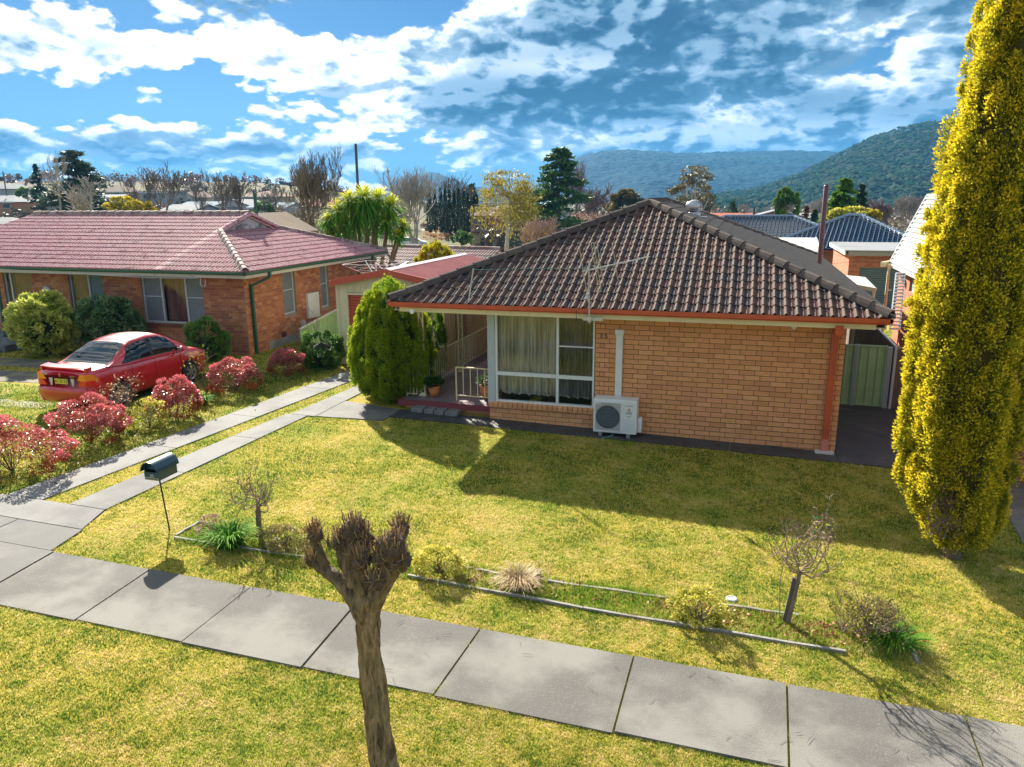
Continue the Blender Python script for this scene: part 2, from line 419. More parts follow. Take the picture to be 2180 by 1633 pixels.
# ------------------------------------------------------------------ paving
M_conc = mat('concrete', (.20, .19, .17), .9, vary=((.10, .093, .085), .8, 10, .38, .6), stain=((.215, .195, .16), 52.0, .5, .8), bump=(110, .006, 2), coords='W')
M_conc2 = mat('old_dark_concrete', (.10, .098, .092), .85, vary=((.16, .15, .135), 1.3, 9, .4, .7), stain=((.07, .075, .08), 2.2, .5, .75), bump=(80, .006, 3), coords='W')
M_path = mat('dark_path_concrete', (.045, .048, .055), .62, vary=((.11, .10, .09), 1.6, 7, .5, .72), stain=((.018, .02, .024), 3.1, .45, .7), bump=(60, .005, 3), coords='W')  # darker than the other concrete, with blacker blotches
M_strip = mat('driveway_concrete', (.20, .195, .185), .9, vary=((.125, .12, .12), .9, 7, .4, .7), stain=((.30, .27, .21), 4.0, .62, .76), bump=(90, .006, 3), coords='W')
def slab(mb, pts, top=.022, thick=.09, sub=6):
    """sheet that follows the ground: quad pts (a,b,c,d), subdivided along a-b"""
    a, b, c, d = [np.array(p, float) for p in pts]
    vs = []; fs = []
    for i in range(sub + 1):
        u = i / sub
        for q in (a + (b - a) * u, d + (c - d) * u):
            z = gz(q[0], q[1]) + top
            vs += [(q[0], q[1], z), (q[0], q[1], z - thick)]
    for i in range(sub):
        o = 4 * i
        fs += [(o, o + 4, o + 6, o + 2), (o + 1, o + 5, o + 4, o), (o + 2, o + 6, o + 7, o + 3)]
    o = 4 * sub; fs += [(0, 2, 3, 1), (o, o + 1, o + 3, o + 2)]
    return mb.add(vs, fs)
footpath = thing('footpath', None, None, (-4, -8.6, 0), kind='structure')
jx = [-18.6, -17.0, -15.5, -13.9, -12.35, -10.74, -9.16, -7.66, -6.18, -4.63, -2.85, -1.29, .345, 1.85, 3.4, 5.0]
jt = [0, 0, 0, 0, 0, .05, .03, 0, .03, -.03, -.01, -.02, -.02, 0, 0, 0]
FPY0, FPY1 = -9.28, -8.03
for i in range(len(jx) - 1):
    g_ = .011; m_ = MB()
    dark = jx[i] < -10.8
    slab(m_, [(jx[i] + g_ + jt[i], FPY0 - .02 * (i % 2)), (jx[i + 1] - g_ + jt[i + 1], FPY0 - .02 * (i % 2)), (jx[i + 1] - g_ - jt[i + 1], FPY1), (jx[i] + g_ - jt[i], FPY1)], top=.02 + (.008 if i % 3 == 1 else 0), sub=3)
    m_.build('slab', M_conc2 if dark else M_conc, footpath)
apron = thing('driveway_apron', None, None, (-12.5, -8.6, 0), kind='structure')
for (x0, x1) in ((-18.6, -15.4), (-15.38, -12.2), (-12.18, -10.87)):
    slab(MB(), [(x0, FPY1 + .02), (x1, FPY1 + .02), (x1 - (0 if x1 < -11 else .12), -7.36), (x0, -7.36)], sub=4).build('slab', M_conc2, apron) if x0 > -15.5 else None
slab(MB(), [(-16.5, -13.5), (-10.95, -13.5), (-10.75, FPY0 - .03), (-16.5, FPY0 - .03)], sub=4).build('slab', M_conc2, apron)
drive = thing('driveway', None, None, (-12, -3, 0), kind='structure')
slab(MB(), [(-13.35, -7.34), (-11.02, -7.34), (-11.25, -6.68), (-13.3, -6.68)], sub=4).build('slab', M_strip, drive)
def strip_pieces(xa, xb, y0, y1, cuts, m_):
    ys = [y0] + cuts + [y1]
    for a, b in zip(ys[:-1], ys[1:]):
        f = lambda p, y: p[0] + (p[1] - p[0]) * (y + 6.67) / 10.6
        slab(MB(), [(f(xa, a), a + .008), (f(xb, a), a + .008), (f(xb, b), b - .008), (f(xa, b), b - .008)], sub=2).build('slab', m_, drive)
strip_pieces((-13.2, -12.25), (-12.5, -11.5), -6.67, 3.86, [-3.9, -1.6, 1.1], M_strip)
strip_pieces((-11.95, -11.2), (-11.25, -10.85), -6.67, -1.15, [-4.95, -2.9], M_strip)
slab(MB(), [(-11.45, -1.14), (-10.86, -1.14), (-10.86, 1.6), (-11.3, 1.6)], sub=2).build('slab', M_strip, drive)
path = thing('side_path', None, None, (-4, -.3, 0), kind='structure')
for a, b in ((-10.84, -9.3), (-9.28, -6.95), (-6.93, -4.5), (-4.48, -2.0), (-1.98, .0), (.02, 1.95)):
    y1 = 3.95 if a > 0 else .02
    if a < -9.3: slab(MB(), [(a, -1.12), (b, -.92), (b, -.02), (a, .22)], sub=3).build('slab', M_path if False else M_conc2, path)
    else: slab(MB(), [(a, -.58 - .04 * (a < -6)), (b, -.58), (b, y1), (a, y1)], sub=3).build('slab', M_path, path)
strt = thing('street', None, None, (-4, -18, 0), kind='structure')
slab(MB(), [(-60, -24), (50, -24), (50, -16.6), (-60, -16.6)], top=.01, sub=30).build('carriageway', mat('asphalt_street', (.05, .05, .052), .85), strt)
rpath = thing('neighbour_driveway', None, None, (3.5, 0, 0), kind='structure')
slab(MB(), [(1.95, -6.2), (6.5, -6.2), (6.5, -1), (2.45, -1)], sub=3).build('slab', M_conc2, rpath)
slab(MB(), [(2.45, -.98), (6.5, -.98), (6.5, 9), (2.75, 9)], sub=3).build('slab', M_conc2, rpath)
# wheel ruts of bare ground on the left neighbour's lawn
M_rut = mat('rut', (.10, .095, .085), .95, vary=((.20, .17, .08), 2.5, 5, .45, .65), coords='W')
M_pale = mat('pale_gravel', (.30, .27, .20), .95, vary=((.22, .2, .08), 2.0, 5, .45, .62), coords='W')
ruts = thing('worn_tracks', None, None, (-21, 0, 0), kind='structure')
for pts, mm in (([(25, 765), (130, 748), (215, 770), (100, 790)], M_rut), ([(0, 790), (100, 778), (160, 800), (0, 835)], M_rut), ([(0, 845), (90, 828), (92, 836), (0, 872)], M_pale)):
    pass
for (y0, y1, mm) in ((.9, 1.7, M_rut), (-.75, .35, M_rut), (-2.9, -2.25, M_pale)):
    slab(MB(), [(-27, y0 - .4), (-17.2, y0 + .5), (-17.2, y1 + .3), (-27, y1)], top=.008, sub=5).build('track', mm, ruts)

# ------------------------------------------------------------------ grass
def in_paving(x, y):
    f = (y + 6.67) / 10.6
    p = (y > FPY0 + .03) & (y < FPY1 - .03)
    jd = np.min(np.abs(x[:, None] - np.array(jx)[None, :]), 1); p &= ~((jd < .022) & (np.sin(x * 7 + y * 5.3) * np.sin(y * 11 + x) > .1))
    p |= (x < -10.95) & (x > -16) & (y > -7.99) & (y < -7.34)
    p |= (x < -11.08) & (x > -13.3) & (y >= -7.34) & (y < -6.62)
    p |= (x < -10.85) & (x > -16.5) & (y < FPY0)
    xa = -13.2 + .95 * f; xb = -12.5 + 1.0 * f
    p |= (x > xa + .03) & (x < xb - .03) & (y > -6.7) & (y < 3.9)
    xa = -11.95 + .75 * f; xb = -11.25 + .4 * f
    p |= (x > xa + .03) & (x < xb - .03) & (y > -6.7) & (y < 1.6)
    p |= (x > -10.8) & (x < 1.95) & (y > -.55) & (y < 4) 
    p |= (x > -10.86) & (x < -9.2) & (y > -1.05 ) & (y < .3)
    p |= (x > 1.98 + .09 * (y + 6.2)) & (x < 6.5) & (y > -6.2)
    p |= (x < -17.2) & (y > .95) & (y < 1.9); p |= (x < -17.2) & (y > -.7) & (y < .5)
    p |= (x > -13.1) & (x < -9.2) & (y > 3.8)
    p |= (x < -16.1) & (y > 4.1)
    return p
def grass(N, r0, r1, name, hmul=1.0):
    r = np.exp(rs.uniform(math.log(r0), math.log(r1), N * 3) * 1.0)
    az = rs.uniform(-.74 - YAW, .80 - YAW, N * 3)
    x = CAM[0] + r * np.sin(az); y = CAM[1] + r * np.cos(az)
    jx_ = .05 * np.sin(x * 23 + 3 * np.sin(y * 17)) + rs.normal(0, .018, len(x)); jy_ = .05 * np.sin(y * 21 + 3 * np.sin(x * 19)) + rs.normal(0, .018, len(x))
    keep = ~in_paving(x + jx_, y + jy_) & (y < 16)
    z = ground_z(x, y)
    q = np.stack([x, y, z], -1) - CAM; d = q @ FWD
    u = 1090 + FPX * (q @ RIGHT) / d; v = 816.5 - FPX * (q @ UP) / d
    keep &= (u > -140) & (u < 2320) & (v < 1800) & (v > 560)
    x, y, z, r = [a[keep][:N] for a in (x, y, z, r)]
    n = len(x)
    sc = (r / 8) ** .55
    clump = np.sin(x * 5.3 + 2 * np.sin(y * 3.1)) * np.sin(y * 4.7 + 1.7 * np.sin(x * 2.3 + 1))
    bed = (x > -9.5) & (x < .05) & (y > -7.2) & (y < -6.55)
    h = (.015 + .014 * rs.rand(n) + .006 * clump) * hmul * (1 + 1.1 * bed)
    w = (.0042 + .003 * rs.rand(n)) * sc
    th = rs.uniform(0, 2 * math.pi, n); ln = rs.uniform(.2, 1.1, n) * h; lt = rs.uniform(0, 2 * math.pi, n)
    V = np.empty((n, 3, 3))
    V[:, 0] = np.stack([x - w * np.cos(th), y - w * np.sin(th), z - .004], -1)
    V[:, 1] = np.stack([x + w * np.cos(th), y + w * np.sin(th), z - .004], -1)
    V[:, 2] = np.stack([x + ln * np.cos(lt), y + ln * np.sin(lt), z + h * np.sqrt(sc)], -1)
    ri = np.repeat(rs.rand(n), 3); cr = np.repeat(bed.astype(float), 3)
    return tag(np_obj(name, V.reshape(-1, 3), np.arange(n * 3).reshape(-1, 3), M_grass, attrs={'rnd': ri, 'crest': cr}), kind='stuff')
def grass_material():
    m = bpy.data.materials.new('grass_blades'); m.use_nodes = True; m.node_tree.nodes.clear(); t = NT(m.node_tree)
    pos = t.n('ShaderNodeNewGeometry').outputs['Position']
    rn = t.n('ShaderNodeAttribute', attribute_name='rnd').outputs['Fac']
    big = t.noise(pos, .5, 3, .6); mid = t.noise(pos, 1.9, 4, .65); fin = t.noise(pos, 9, 2, .6)
    v = t.math('ADD', t.math('MULTIPLY', t.math('SUBTRACT', big, .5), 1.5), t.math('MULTIPLY', t.math('SUBTRACT', mid, .5), 1.5))
    v = t.math('ADD', v, t.math('MULTIPLY', t.math('SUBTRACT', fin, .5), 1.5))
    v = t.math('ADD', t.math('ADD', v, .5), t.math('MULTIPLY', t.math('SUBTRACT', rn, .5), .8))
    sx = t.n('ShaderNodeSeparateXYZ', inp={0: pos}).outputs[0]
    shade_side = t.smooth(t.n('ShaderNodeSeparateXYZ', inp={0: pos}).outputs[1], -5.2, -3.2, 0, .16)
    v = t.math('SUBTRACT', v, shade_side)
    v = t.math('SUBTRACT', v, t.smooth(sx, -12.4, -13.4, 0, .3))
    c = t.ramp(v, [(.0, (.045, .13, .012)), (.22, (.16, .25, .03)), (.46, (.38, .385, .06)), (.66, (.54, .465, .10)), (.84, (.64, .52, .19)), (1.0, (.72, .56, .30))])
    c = t.mix(t.math('MULTIPLY', t.n('ShaderNodeAttribute', attribute_name='crest').outputs['Fac'], .4), c, (.16, .30, .02))
    b = t.n('ShaderNodeBsdfPrincipled', inp={'Base Color': c, 'Roughness': .6}); b.inputs['Specular IOR Level'].default_value = .25
    tr = t.n('ShaderNodeBsdfTranslucent', inp={'Color': c})
    mx = t.n('ShaderNodeMixShader', inp={0: .45}); t.link(b.outputs[0], mx.inputs[1]); t.link(tr.outputs[0], mx.inputs[2])
    t.link(mx.outputs[0], t.n('ShaderNodeOutputMaterial').inputs[0]); return m
M_grass = grass_material()
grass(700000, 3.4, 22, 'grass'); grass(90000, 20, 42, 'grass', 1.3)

# ------------------------------------------------------------------ pieces: bricks and tiles
def brick_mesh(name, L, D, h, m_, e=.004):
    mb = MB(); mb.hexa([(-L / 2, -D, 0), (L / 2, -D, 0), (L / 2, 0, 0), (-L / 2, 0, 0), (-L / 2, -D, h), (L / 2, -D, h), (L / 2, 0, h), (-L / 2, 0, h)])
    return mb
class Pieces:
    """alike pieces of one thing: the nearest up to `cap` become objects, the rest one joined mesh"""
    def __init__(s, parent, name, m_, cap=300): s.p = parent; s.n = name; s.m = m_; s.cap = cap; s.items = []; s.protos = {}
    def put(s, key, V, F, crest, M):
        """key: shared mesh id (None: unique), V local verts, M 4x4 numpy matrix to world"""
        c = (M @ np.array([*np.mean(V, 0), 1]))[:3]
        s.items.append((np.linalg.norm(c - CAM), key, np.asarray(V, float), F, crest, M))
    def finish(s, joined=None):
        s.items.sort(key=lambda a: a[0])
        o_ = ORG[s.p.name]
        for d, key, V, F, crest, M in s.items[:s.cap]:
            me = s.protos.get(key) if key is not None else None
            if me is None:
                me = bpy.data.meshes.new(s.n); me.from_pydata(V.tolist(), [], F)
                if crest is not None:
                    a = me.attributes.new('crest', 'FLOAT', 'POINT'); a.data.foreach_set('value', np.array(crest, np.float32))
                me.materials.append(s.m); me.update()
                if key is not None: s.protos[key] = me
            o = bpy.data.objects.new(s.n, me); COL.objects.link(o); o.parent = s.p
            MM = M.copy(); MM[:3, 3] -= o_
            o.matrix_local = Matrix(MM.tolist())
        rest = s.items[s.cap:]
        if rest:
            mb = MB()
            for d, key, V, F, crest, M in rest:
                mb.rnd = rd.random() + .001
                mb.add((V @ M[:3, :3].T + M[:3, 3]), F, crest)
            mb.build(joined or s.n + 's', s.m, s.p, kind='stuff')
def frame(o, x, y, z):
    M = np.eye(4); M[:3, 0] = x; M[:3, 1] = y; M[:3, 2] = z; M[:3, 3] = o; return M
def lay_bricks(pc, o, udir, width, rows_z, L, h, gap, openings=(), depth=.03, bond=.5, endcuts=True, zmin=None, rowtop=False):
    """brick skin on the wall plane through o along udir; outward normal = udir x z rotated (right-hand: n = udir x up)"""
    u = np.array([udir[0], udir[1], 0.0]); u /= np.linalg.norm(u); n = np.cross(u, (0, 0, 1.0))
    for k, z in enumerate(rows_z):
        edges = [0.0]
        if k % 2 == 1:
            if bond == 'third': edges = [0, L / 3, 2 * L / 3]
            else: edges = [0, L * bond]
        e = edges[-1] + (0 if edges[-1] == 0 and len(edges) == 1 else 0)
        while e < width - .01:
            e = e + L; edges.append(min(e, width))
        edges = [a for i, a in enumerate(edges) if i == 0 or a - edges[i - 1] > .02]
        for a, b in zip(edges[:-1], edges[1:]):
            segs = [(a, b)]
            for (u0, u1, z0, z1) in openings:
                if z + h * .5 > z0 and z + h * .5 < z1:
                    ns = []
                    for (p, q) in segs:
                        if q <= u0 or p >= u1: ns.append((p, q)); continue
                        if p < u0 - .02: ns.append((p, u0))
                        if q > u1 + .02: ns.append((u1, q))
                    segs = ns
            for p, q in segs:
                ln = q - p - gap
                if ln < .03: continue
                c = np.array(o, float) + u * ((p + q) / 2); c[2] = z + gap / 2
                if zmin is not None and z + h < zmin(c) : continue
                c = c + n * (rd.random() * .003)
                key = round(ln, 2)
                l2 = key; hh = h - gap
                V = [(-l2 / 2, -.01, 0), (l2 / 2, -.01, 0), (l2 / 2, depth, 0), (-l2 / 2, depth, 0), (-l2 / 2, -.01, hh), (l2 / 2, -.01, hh), (l2 / 2, depth, hh), (-l2 / 2, depth, hh)]
                Fc = [(0, 1, 2, 3), (7, 6, 5, 4), (4, 5, 1, 0), (5, 6, 2, 1), (6, 7, 3, 2), (7, 4, 0, 3)]
                pc.put(key, V, Fc, None, frame(c, u, n, (0, 0, 1)))
def wall_with_holes(mb, o, udir, width, z0, z1, th, openings):
    """solid wall behind the bricks, built from butted boxes round the openings"""
    u = np.array([udir[0], udir[1], 0.0]); u /= np.linalg.norm(u); n = np.cross(u, (0, 0, 1.0)); o = np.array(o, float)
    us = sorted({0.0, width, *[a for op in openings for a in op[:2]]})
    for a, b in zip(us[:-1], us[1:]):
        spans = [(z0, z1)]
        for (u0, u1, c, d) in openings:
            if u0 <= a + 1e-6 and u1 >= b - 1e-6:
                spans = [s for p, q in spans for s in ((p, min(q, c)), (max(p, d), q)) if s[1] - s[0] > .005]
        for p, q in spans:
            P0 = o + u * a; P1 = o + u * b
            pts = [P0, P1, P1 - n * th, P0 - n * th]
            mb.hexa([(w[0], w[1], p) for w in pts][::1] + [(w[0], w[1], q) for w in pts])
def roll_profile(kind):
    if kind == 'roman':      # one round roll and a shallow double pan, 1 unit wide
        us = [0, .03, .10, .20, .30, .40, .47, .50, .68, .72, .78, .82, 1.0]
        hs = [.0, .035, .10, .135, .10, .035, .0, .0, .0, .03, .03, .0, .0]
        cs = [0, .5, 1, 1, 1, .4, 0, 0, 0, .35, .35, 0, 0]
    elif kind == 'double':   # clay interlocking tile: two ribs
        us = [0, .08, .16, .26, .5, .56, .64, .72, .95, 1.0]
        hs = [.0, .09, .09, .0, .0, .08, .08, .0, .0, .0]
        cs = [0, 1, 1, 0, 0, 1, 1, 0, 0, 0]
    else:
        us = [0, .15, .3, .5, .7, .85, 1.0]; hs = [0, .10, .16, .17, .12, .04, 0]; cs = [0, .5, 1, 1, .6, 0, 0]
    return us, hs, cs
def tile_mesh(kind, w, ln, lift=.022, rollh=1.0, th=.02):
    us, hs, cs = roll_profile(kind); V = []; C = []
    k = len(us)
    for u, h, c in zip(us, hs, cs): V.append((u * w, 0, h * w * 1.6 * rollh + lift)); C.append(c)
    for u, h, c in zip(us, hs, cs): V.append((u * w, ln, h * w * 1.6 * rollh + .002)); C.append(c)
    for u, h, c in zip(us, hs, cs): V.append((u * w, .004, h * w * 1.6 * rollh + lift - th)); C.append(c * .3)
    F = [(i, i + 1, k + i + 1, k + i) for i in range(k - 1)] + [(2 * k + i, 2 * k + i + 1, i + 1, i) for i in range(k - 1)]
    return V, F, C
def clip_local(V, F, C, planes):
    """cut a tile by vertical planes given in its own frame"""
    bm = bmesh.new(); ly = bm.verts.layers.float.new('crest')
    bv = [bm.verts.new(v) for v in V]
    for b, c in zip(bv, C): b[ly] = c
    for f in F: bm.faces.new([bv[i] for i in f])
    for co, no in planes: bmesh.ops.bisect_plane(bm, geom=bm.verts[:] + bm.edges[:] + bm.faces[:], plane_co=co, plane_no=no, clear_outer=True)
    bm.verts.index_update()
    V2 = [tuple(v.co) for v in bm.verts]; C2 = [v[ly] for v in bm.verts]; F2 = [tuple(v.index for v in f.verts) for f in bm.faces]
    bm.free(); return V2, F2, C2
def tile_face(pc, e0, e1, slope_dir, pitch, run, w, gauge, kind, clips, stagger=0, overhang=.05, rollh=1.0, lift=.022):
    """tiles on one roof face. e0->e1 eave line (left to right seen from outside), slope_dir = horizontal direction up the slope,
    run = horizontal depth, clips = [(point, outward horizontal normal)] vertical cutting planes in world space"""
    e0 = np.array(e0, float); e1 = np.array(e1, float); x = e1 - e0; width = np.linalg.norm(x); x /= width
    s = np.array([slope_dir[0], slope_dir[1], 0.0]); s /= np.linalg.norm(s)
    y = s * math.cos(pitch) + np.array([0, 0, math.sin(pitch)]); n = np.cross(x, y)
    rows = int(math.ceil(run / math.cos(pitch) / gauge)); cols = int(math.ceil(width / w))
    V, F, C = tile_mesh(kind, w, gauge + .035, lift, rollh)
    A_ = np.array(V); umin, vmin = 0, 0
    for j in range(rows):
        off = (j % 2) * stagger * w
        for i in range(-1, cols):
            o = e0 + x * (i * w + off) + y * (j * gauge - overhang)
            cs = [o, o + x * w, o + x * w + y * (gauge + .035), o + y * (gauge + .035)]
            out = False; cut = []
            for (p, nn) in clips:
                dd = [(c - p) @ nn for c in cs]
                if min(dd) > -.015: out = True; break
                if max(dd) > 0: cut.append((p, nn))
            if out: continue
            M = frame(o, x, y, n)
            jit = 1 + (rd.random() - .5) * .0
            if cut:
                R_ = M[:3, :3]
                V2, F2, C2 = clip_local(V, F, C, [((R_.T @ (p - o)).tolist(), (R_.T @ nn).tolist()) for p, nn in cut])
                if not F2: continue
                pc.put(None, V2, F2, C2, M)
            else: pc.put('t', V, F, C, M)
def ridge_caps(pc, a, b, w=.11, ln=.42, h=.07, step=None, flip=False, flat=False):
    a = np.array(a, float); b = np.array(b, float); L_ = np.linalg.norm(b - a); y = (b - a) / L_
    x = np.cross(y, (0, 0, 1.0)); x /= np.linalg.norm(x); z = np.cross(x, y)
    n = max(1, int(round(L_ / ln))); ln = L_ / n
    for i in range(n):
        V = []; lf = .022
        prof = [(-w, -h * .9), (-w * .8, -h * .1), (-w * .45, h * .75), (0, h), (w * .45, h * .75), (w * .8, -h * .1), (w, -h * .9)]
        for (px, pz) in prof: V.append((px * 1.06, 0, pz + lf))
        for (px, pz) in prof: V.append((px, ln + .03, pz))
        for (px, pz) in prof: V.append((px * .95, 0.003, pz - .012))
        k = len(prof)
        F = [(j + 1, j, k + j, k + j + 1) for j in range(k - 1)] + [(j, j + 1, 2 * k + j + 1, 2 * k + j) for j in range(k - 1)]
        F = [f[::-1] for f in F]
        pc.put(('c', round(ln, 2), round(w, 2)), V, F, [.75] * len(V), frame(a + y * (i * ln), x, y, z))
# ------------------------------------------------------------------ the brick house in the middle
M_mortar = mat('mortar', (.11, .065, .04), .95, vary=((.08, .05, .03), 8, 4, .4, .7))
M_brick = mat('tan_brick', (.5, .3, .12), .85, pal=[(.68, .31, .135), (.71, .33, .14), (.64, .285, .12), (.73, .35, .16), (.60, .26, .11), (.69, .31, .14), (.68, .32, .125), (.72, .32, .155), (.70, .34, .135), (.63, .28, .125)],
              vary=((.58, .25, .10), 9, 5, .45, .8), bump=(70, .003, 3), coords='W')
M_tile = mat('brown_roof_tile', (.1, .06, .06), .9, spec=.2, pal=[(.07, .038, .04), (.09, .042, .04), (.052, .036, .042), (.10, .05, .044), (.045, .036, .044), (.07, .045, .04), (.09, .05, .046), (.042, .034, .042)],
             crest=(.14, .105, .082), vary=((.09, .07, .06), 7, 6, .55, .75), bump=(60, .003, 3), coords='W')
M_cap = mat('ridge_mortar_tile', (.09, .07, .062), .9, spec=.2, pal=[(.09, .07, .062), (.07, .052, .05), (.115, .09, .078)], vary=((.15, .125, .105), 5, 6, .5, .75), stain=((.07, .06, .055), 9, .6, .8), bump=(50, .004, 3), coords='W')
M_red = mat('red_painted_metal', (.52, .085, .03), .42, vary=((.42, .07, .03), 3, 3, .4, .7))
M_cream = mat('cream_paint', (.74, .63, .38), .55, vary=((.66, .55, .31), 2, 4, .4, .7))
M_cream2 = mat('beige_metal', (.72, .60, .38), .5, vary=((.64, .52, .32), 2, 4, .4, .7))
M_white = mat('white_enamel', (.72, .72, .70), .4, vary=((.64, .64, .62), 3, 4, .4, .8))
M_offwhite = mat('offwhite_panel', (.46, .50, .53), .55, vary=((.40, .44, .47), 3, 4, .4, .8))
M_glass = glass('window_glass', clear=.93)
M_dglass = glass('dark_window_glass', (.02, .025, .03), .75)
M_steel = mat('galvanised_steel', (.50, .52, .54), .38, .8, vary=((.36, .38, .4), 6, 4, .4, .7))
M_dark = mat('dark_interior', (.02, .02, .022), .9)
M_soffit = mat('soffit', (.74, .68, .52), .8)
M_slabred = mat('maroon_painted_edge', (.20, .035, .045), .6, stain=((.42, .22, .2), 7, .68, .74))
M_ptile = mat('porch_tiles', (.2, .16, .18), .45, pal=[(.21, .17, .20), (.19, .155, .18), (.24, .19, .21)], vary=((.10, .06, .05), 2, 4, .5, .75))
M_grey = mat('grey_cast_concrete', (.16, .16, .155), .9, vary=((.24, .23, .2), 6, 5, .45, .7), bump=(40, .006, 3))
def curtain_mat(name, c1, c2, sc_):
    m = bpy.data.materials.new(name); m.use_nodes = True; m.node_tree.nodes.clear(); t = NT(m.node_tree)
    pos = t.n('ShaderNodeTexCoord').outputs['Object']
    mp = t.n('ShaderNodeMapping', inp={0: pos}); mp.inputs['Scale'].default_value = (sc_, 1, .8)
    c = t.mix(t.smooth(t.noise(mp.outputs[0], 1.0, 3, .6), .35, .65), c1, c2)  # streaks at about pleat width paint fold shade into the cloth colour
    b = t.n('ShaderNodeBsdfPrincipled', inp={'Base Color': c, 'Roughness': .85}); tr = t.n('ShaderNodeBsdfTranslucent', inp={'Color': c})
    mx = t.n('ShaderNodeMixShader', inp={0: .12}); t.link(b.outputs[0], mx.inputs[1]); t.link(tr.outputs[0], mx.inputs[2])
    t.link(mx.outputs[0], t.n('ShaderNodeOutputMaterial').inputs[0]); return m
M_curt = curtain_mat('pale_curtain', (.42, .38, .26), (.76, .73, .64), 17)
M_curt2 = curtain_mat('grey_blind', (.09, .10, .10), (.30, .31, .30), 18)
M_lace = curtain_mat('white_lace', (.5, .52, .50), (.75, .75, .72), 20)

H = thing('brick_house', 'tan brick house with brown tiled hip roof and red gutter in the middle', 'house', (-4.3, 4, 0))
RX0, RX1, RY0, RY1, EZ = -9.18, .63, -.62, 14.1, 2.79
CX = (RX0 + RX1) / 2; HW = (RX1 - RX0) / 2; PIT = math.atan2(4.74 - EZ, HW); RZ = 4.74
# walls
wb = MB()
wall_with_holes(wb, (-4.8, 0, 0), (1, 0), 4.8, -.1, 2.62, .22, [])
wb.box((-7.15, 0, -.1), (-4.8, .22, .52))
wb.box((-7.15, .22, -.1), (-6.93, 13.5, 2.62)); wb.box((-.22, .22, -.1), (0, 13.5, 2.62)); wb.box((-6.93, 13.28, -.1), (-.22, 13.5, 2.62))
wb.build('wall', M_mortar, H)
MB().box((-6.93, .23, 0.3), (-.23, 13.2, .4)).build('floor', M_dark, H)
MB().box((-6.92, 2.6, .41), (-.24, 2.7, 2.6)).build('inner_wall', mat('inner_wall', (.16, .15, .13), .9), H)
pc = Pieces(H, 'brick', M_brick, 300)
BH, BL = .1014, .30
rows = [2.483 - BH * k for k in range(0, 26)]
def row_list(n, top, h): return [top - h * (k + 1) for k in range(n)]
lay_bricks(pc, (-4.8, 0, 0), (1, 0), 4.8, row_list(25, 2.483, BH), BL, BH, .0145, bond='third', zmin=lambda c: gz(c[0]) + .01, depth=.012)
lay_bricks(pc, (-4.8, 0, 0), (1, 0), 4.8, [2.483], BL, BH, .011, bond='third', depth=.012)
lay_bricks(pc, (-7.14, 0, 0), (1, 0), 2.34, [.41 - BH * k for k in range(4)], BL, BH, .011, depth=.012, zmin=lambda c: gz(c[0]) + .01)
# side wall bricks seen round the corner are laid on the gate side
pc.finish('brick_courses')
sill = []
ps = Pieces(H, 'sill_brick', M_brick, 60)
for i in range(21):
    x = -7.14 + .1114 * i
    V = [(0, -.075, -.075), (.098, -.075, -.075), (.098, .06, -.03), (0, .06, -.03), (0, -.085, .015), (.098, -.085, .015), (.098, .05, .085), (0, .05, .085)]
    F = [(0, 3, 2, 1), (4, 5, 6, 7), (0, 1, 5, 4), (1, 2, 6, 5), (2, 3, 7, 6), (3, 0, 4, 7)]
    ps.put('s', V, F, None, frame((x, 0, .53), (1, 0, 0), (0, 1, 0), (0, 0, 1)))
ps.finish()
# window
wf = thing('window', None, None, (-5.9, 0, 1.5)); wf.parent = H; wf.location = (-5.9 + 4.3, -4, 1.5)
fr = MB(); F0, F1, Z0, Z1 = -6.99, -4.81, .615, 2.52
fr.box((F0, -.03, Z0), (F0 + .05, .05, Z1)); fr.box((F1 - .035, -.03, Z0), (F1, .05, Z1)); fr.box((F0, -.031, Z0 - .045), (F1, .051, Z0)); fr.box((F0 + .05, -.03, Z1 - .04), (F1 - .035, .05, Z1))
fr.box((F0 + .05, -.032, 1.17), (F1 - .035, .05, 1.25)); fr.box((-5.63, -.034, Z0), (-5.575, .048, 1.17)); fr.box((-5.63, -.034, 1.25), (-5.575, .048, Z1 - .04))
fr.box((-5.575, -.02, 1.86), (F1 - .035, .03, 1.885))
fr.build('window_frame', M_white, wf)
for a, b, z0, z1 in ((F0 + .05, -5.63, 1.25, 2.48), (-5.575, F1 - .035, 1.885, 2.48), (-5.575, F1 - .035, 1.25, 1.86), (F0 + .05, -5.63, Z0, 1.17), (-5.575, F1 - .035, Z0, 1.17)):
    MB().box((a, .008, z0), (b, .013, z1)).build('pane', M_glass if (b < -5.6 or z1 < 1.2) else M_dglass, wf)
def pleats(x0, x1, y, z0, z1, pitch, amp, name, m_, parent, hem=0.0):
    n = int((x1 - x0) / pitch * 6); V = []; F = []
    for i in range(n + 1):
        x = x0 + (x1 - x0) * i / n; ph = 2 * math.pi * i / 6
        yy = y + amp * math.sin(ph) + amp * .35 * math.sin(ph * .37 + 1); zz = z0 + hem * (.5 + .5 * math.sin(ph * .5 + .6 * math.sin(i * .13))) + hem * .4 * rd.random()
        V += [(x, yy, zz), (x, yy, z1)]
        if i: F.append((2 * i - 2, 2 * i, 2 * i + 1, 2 * i - 1))
    return MB().add(V, F).build(name, m_, parent)
pleats(F0 + .03, -5.62, .16, .72, 2.5, .085, .03, 'curtain', M_curt, H, .07)
pleats(-5.6, F1, .14, .72, 2.5, .075, .022, 'curtain', M_curt2, H, .05)
pleats(F0 + .06, F1, .24, .68, 1.16, .11, .03, 'lace_curtain', M_lace, H, .03)
box_obj('corner_post', (-7.16, -.045, .52), (-6.995, .05, 2.59), M_offwhite, H)
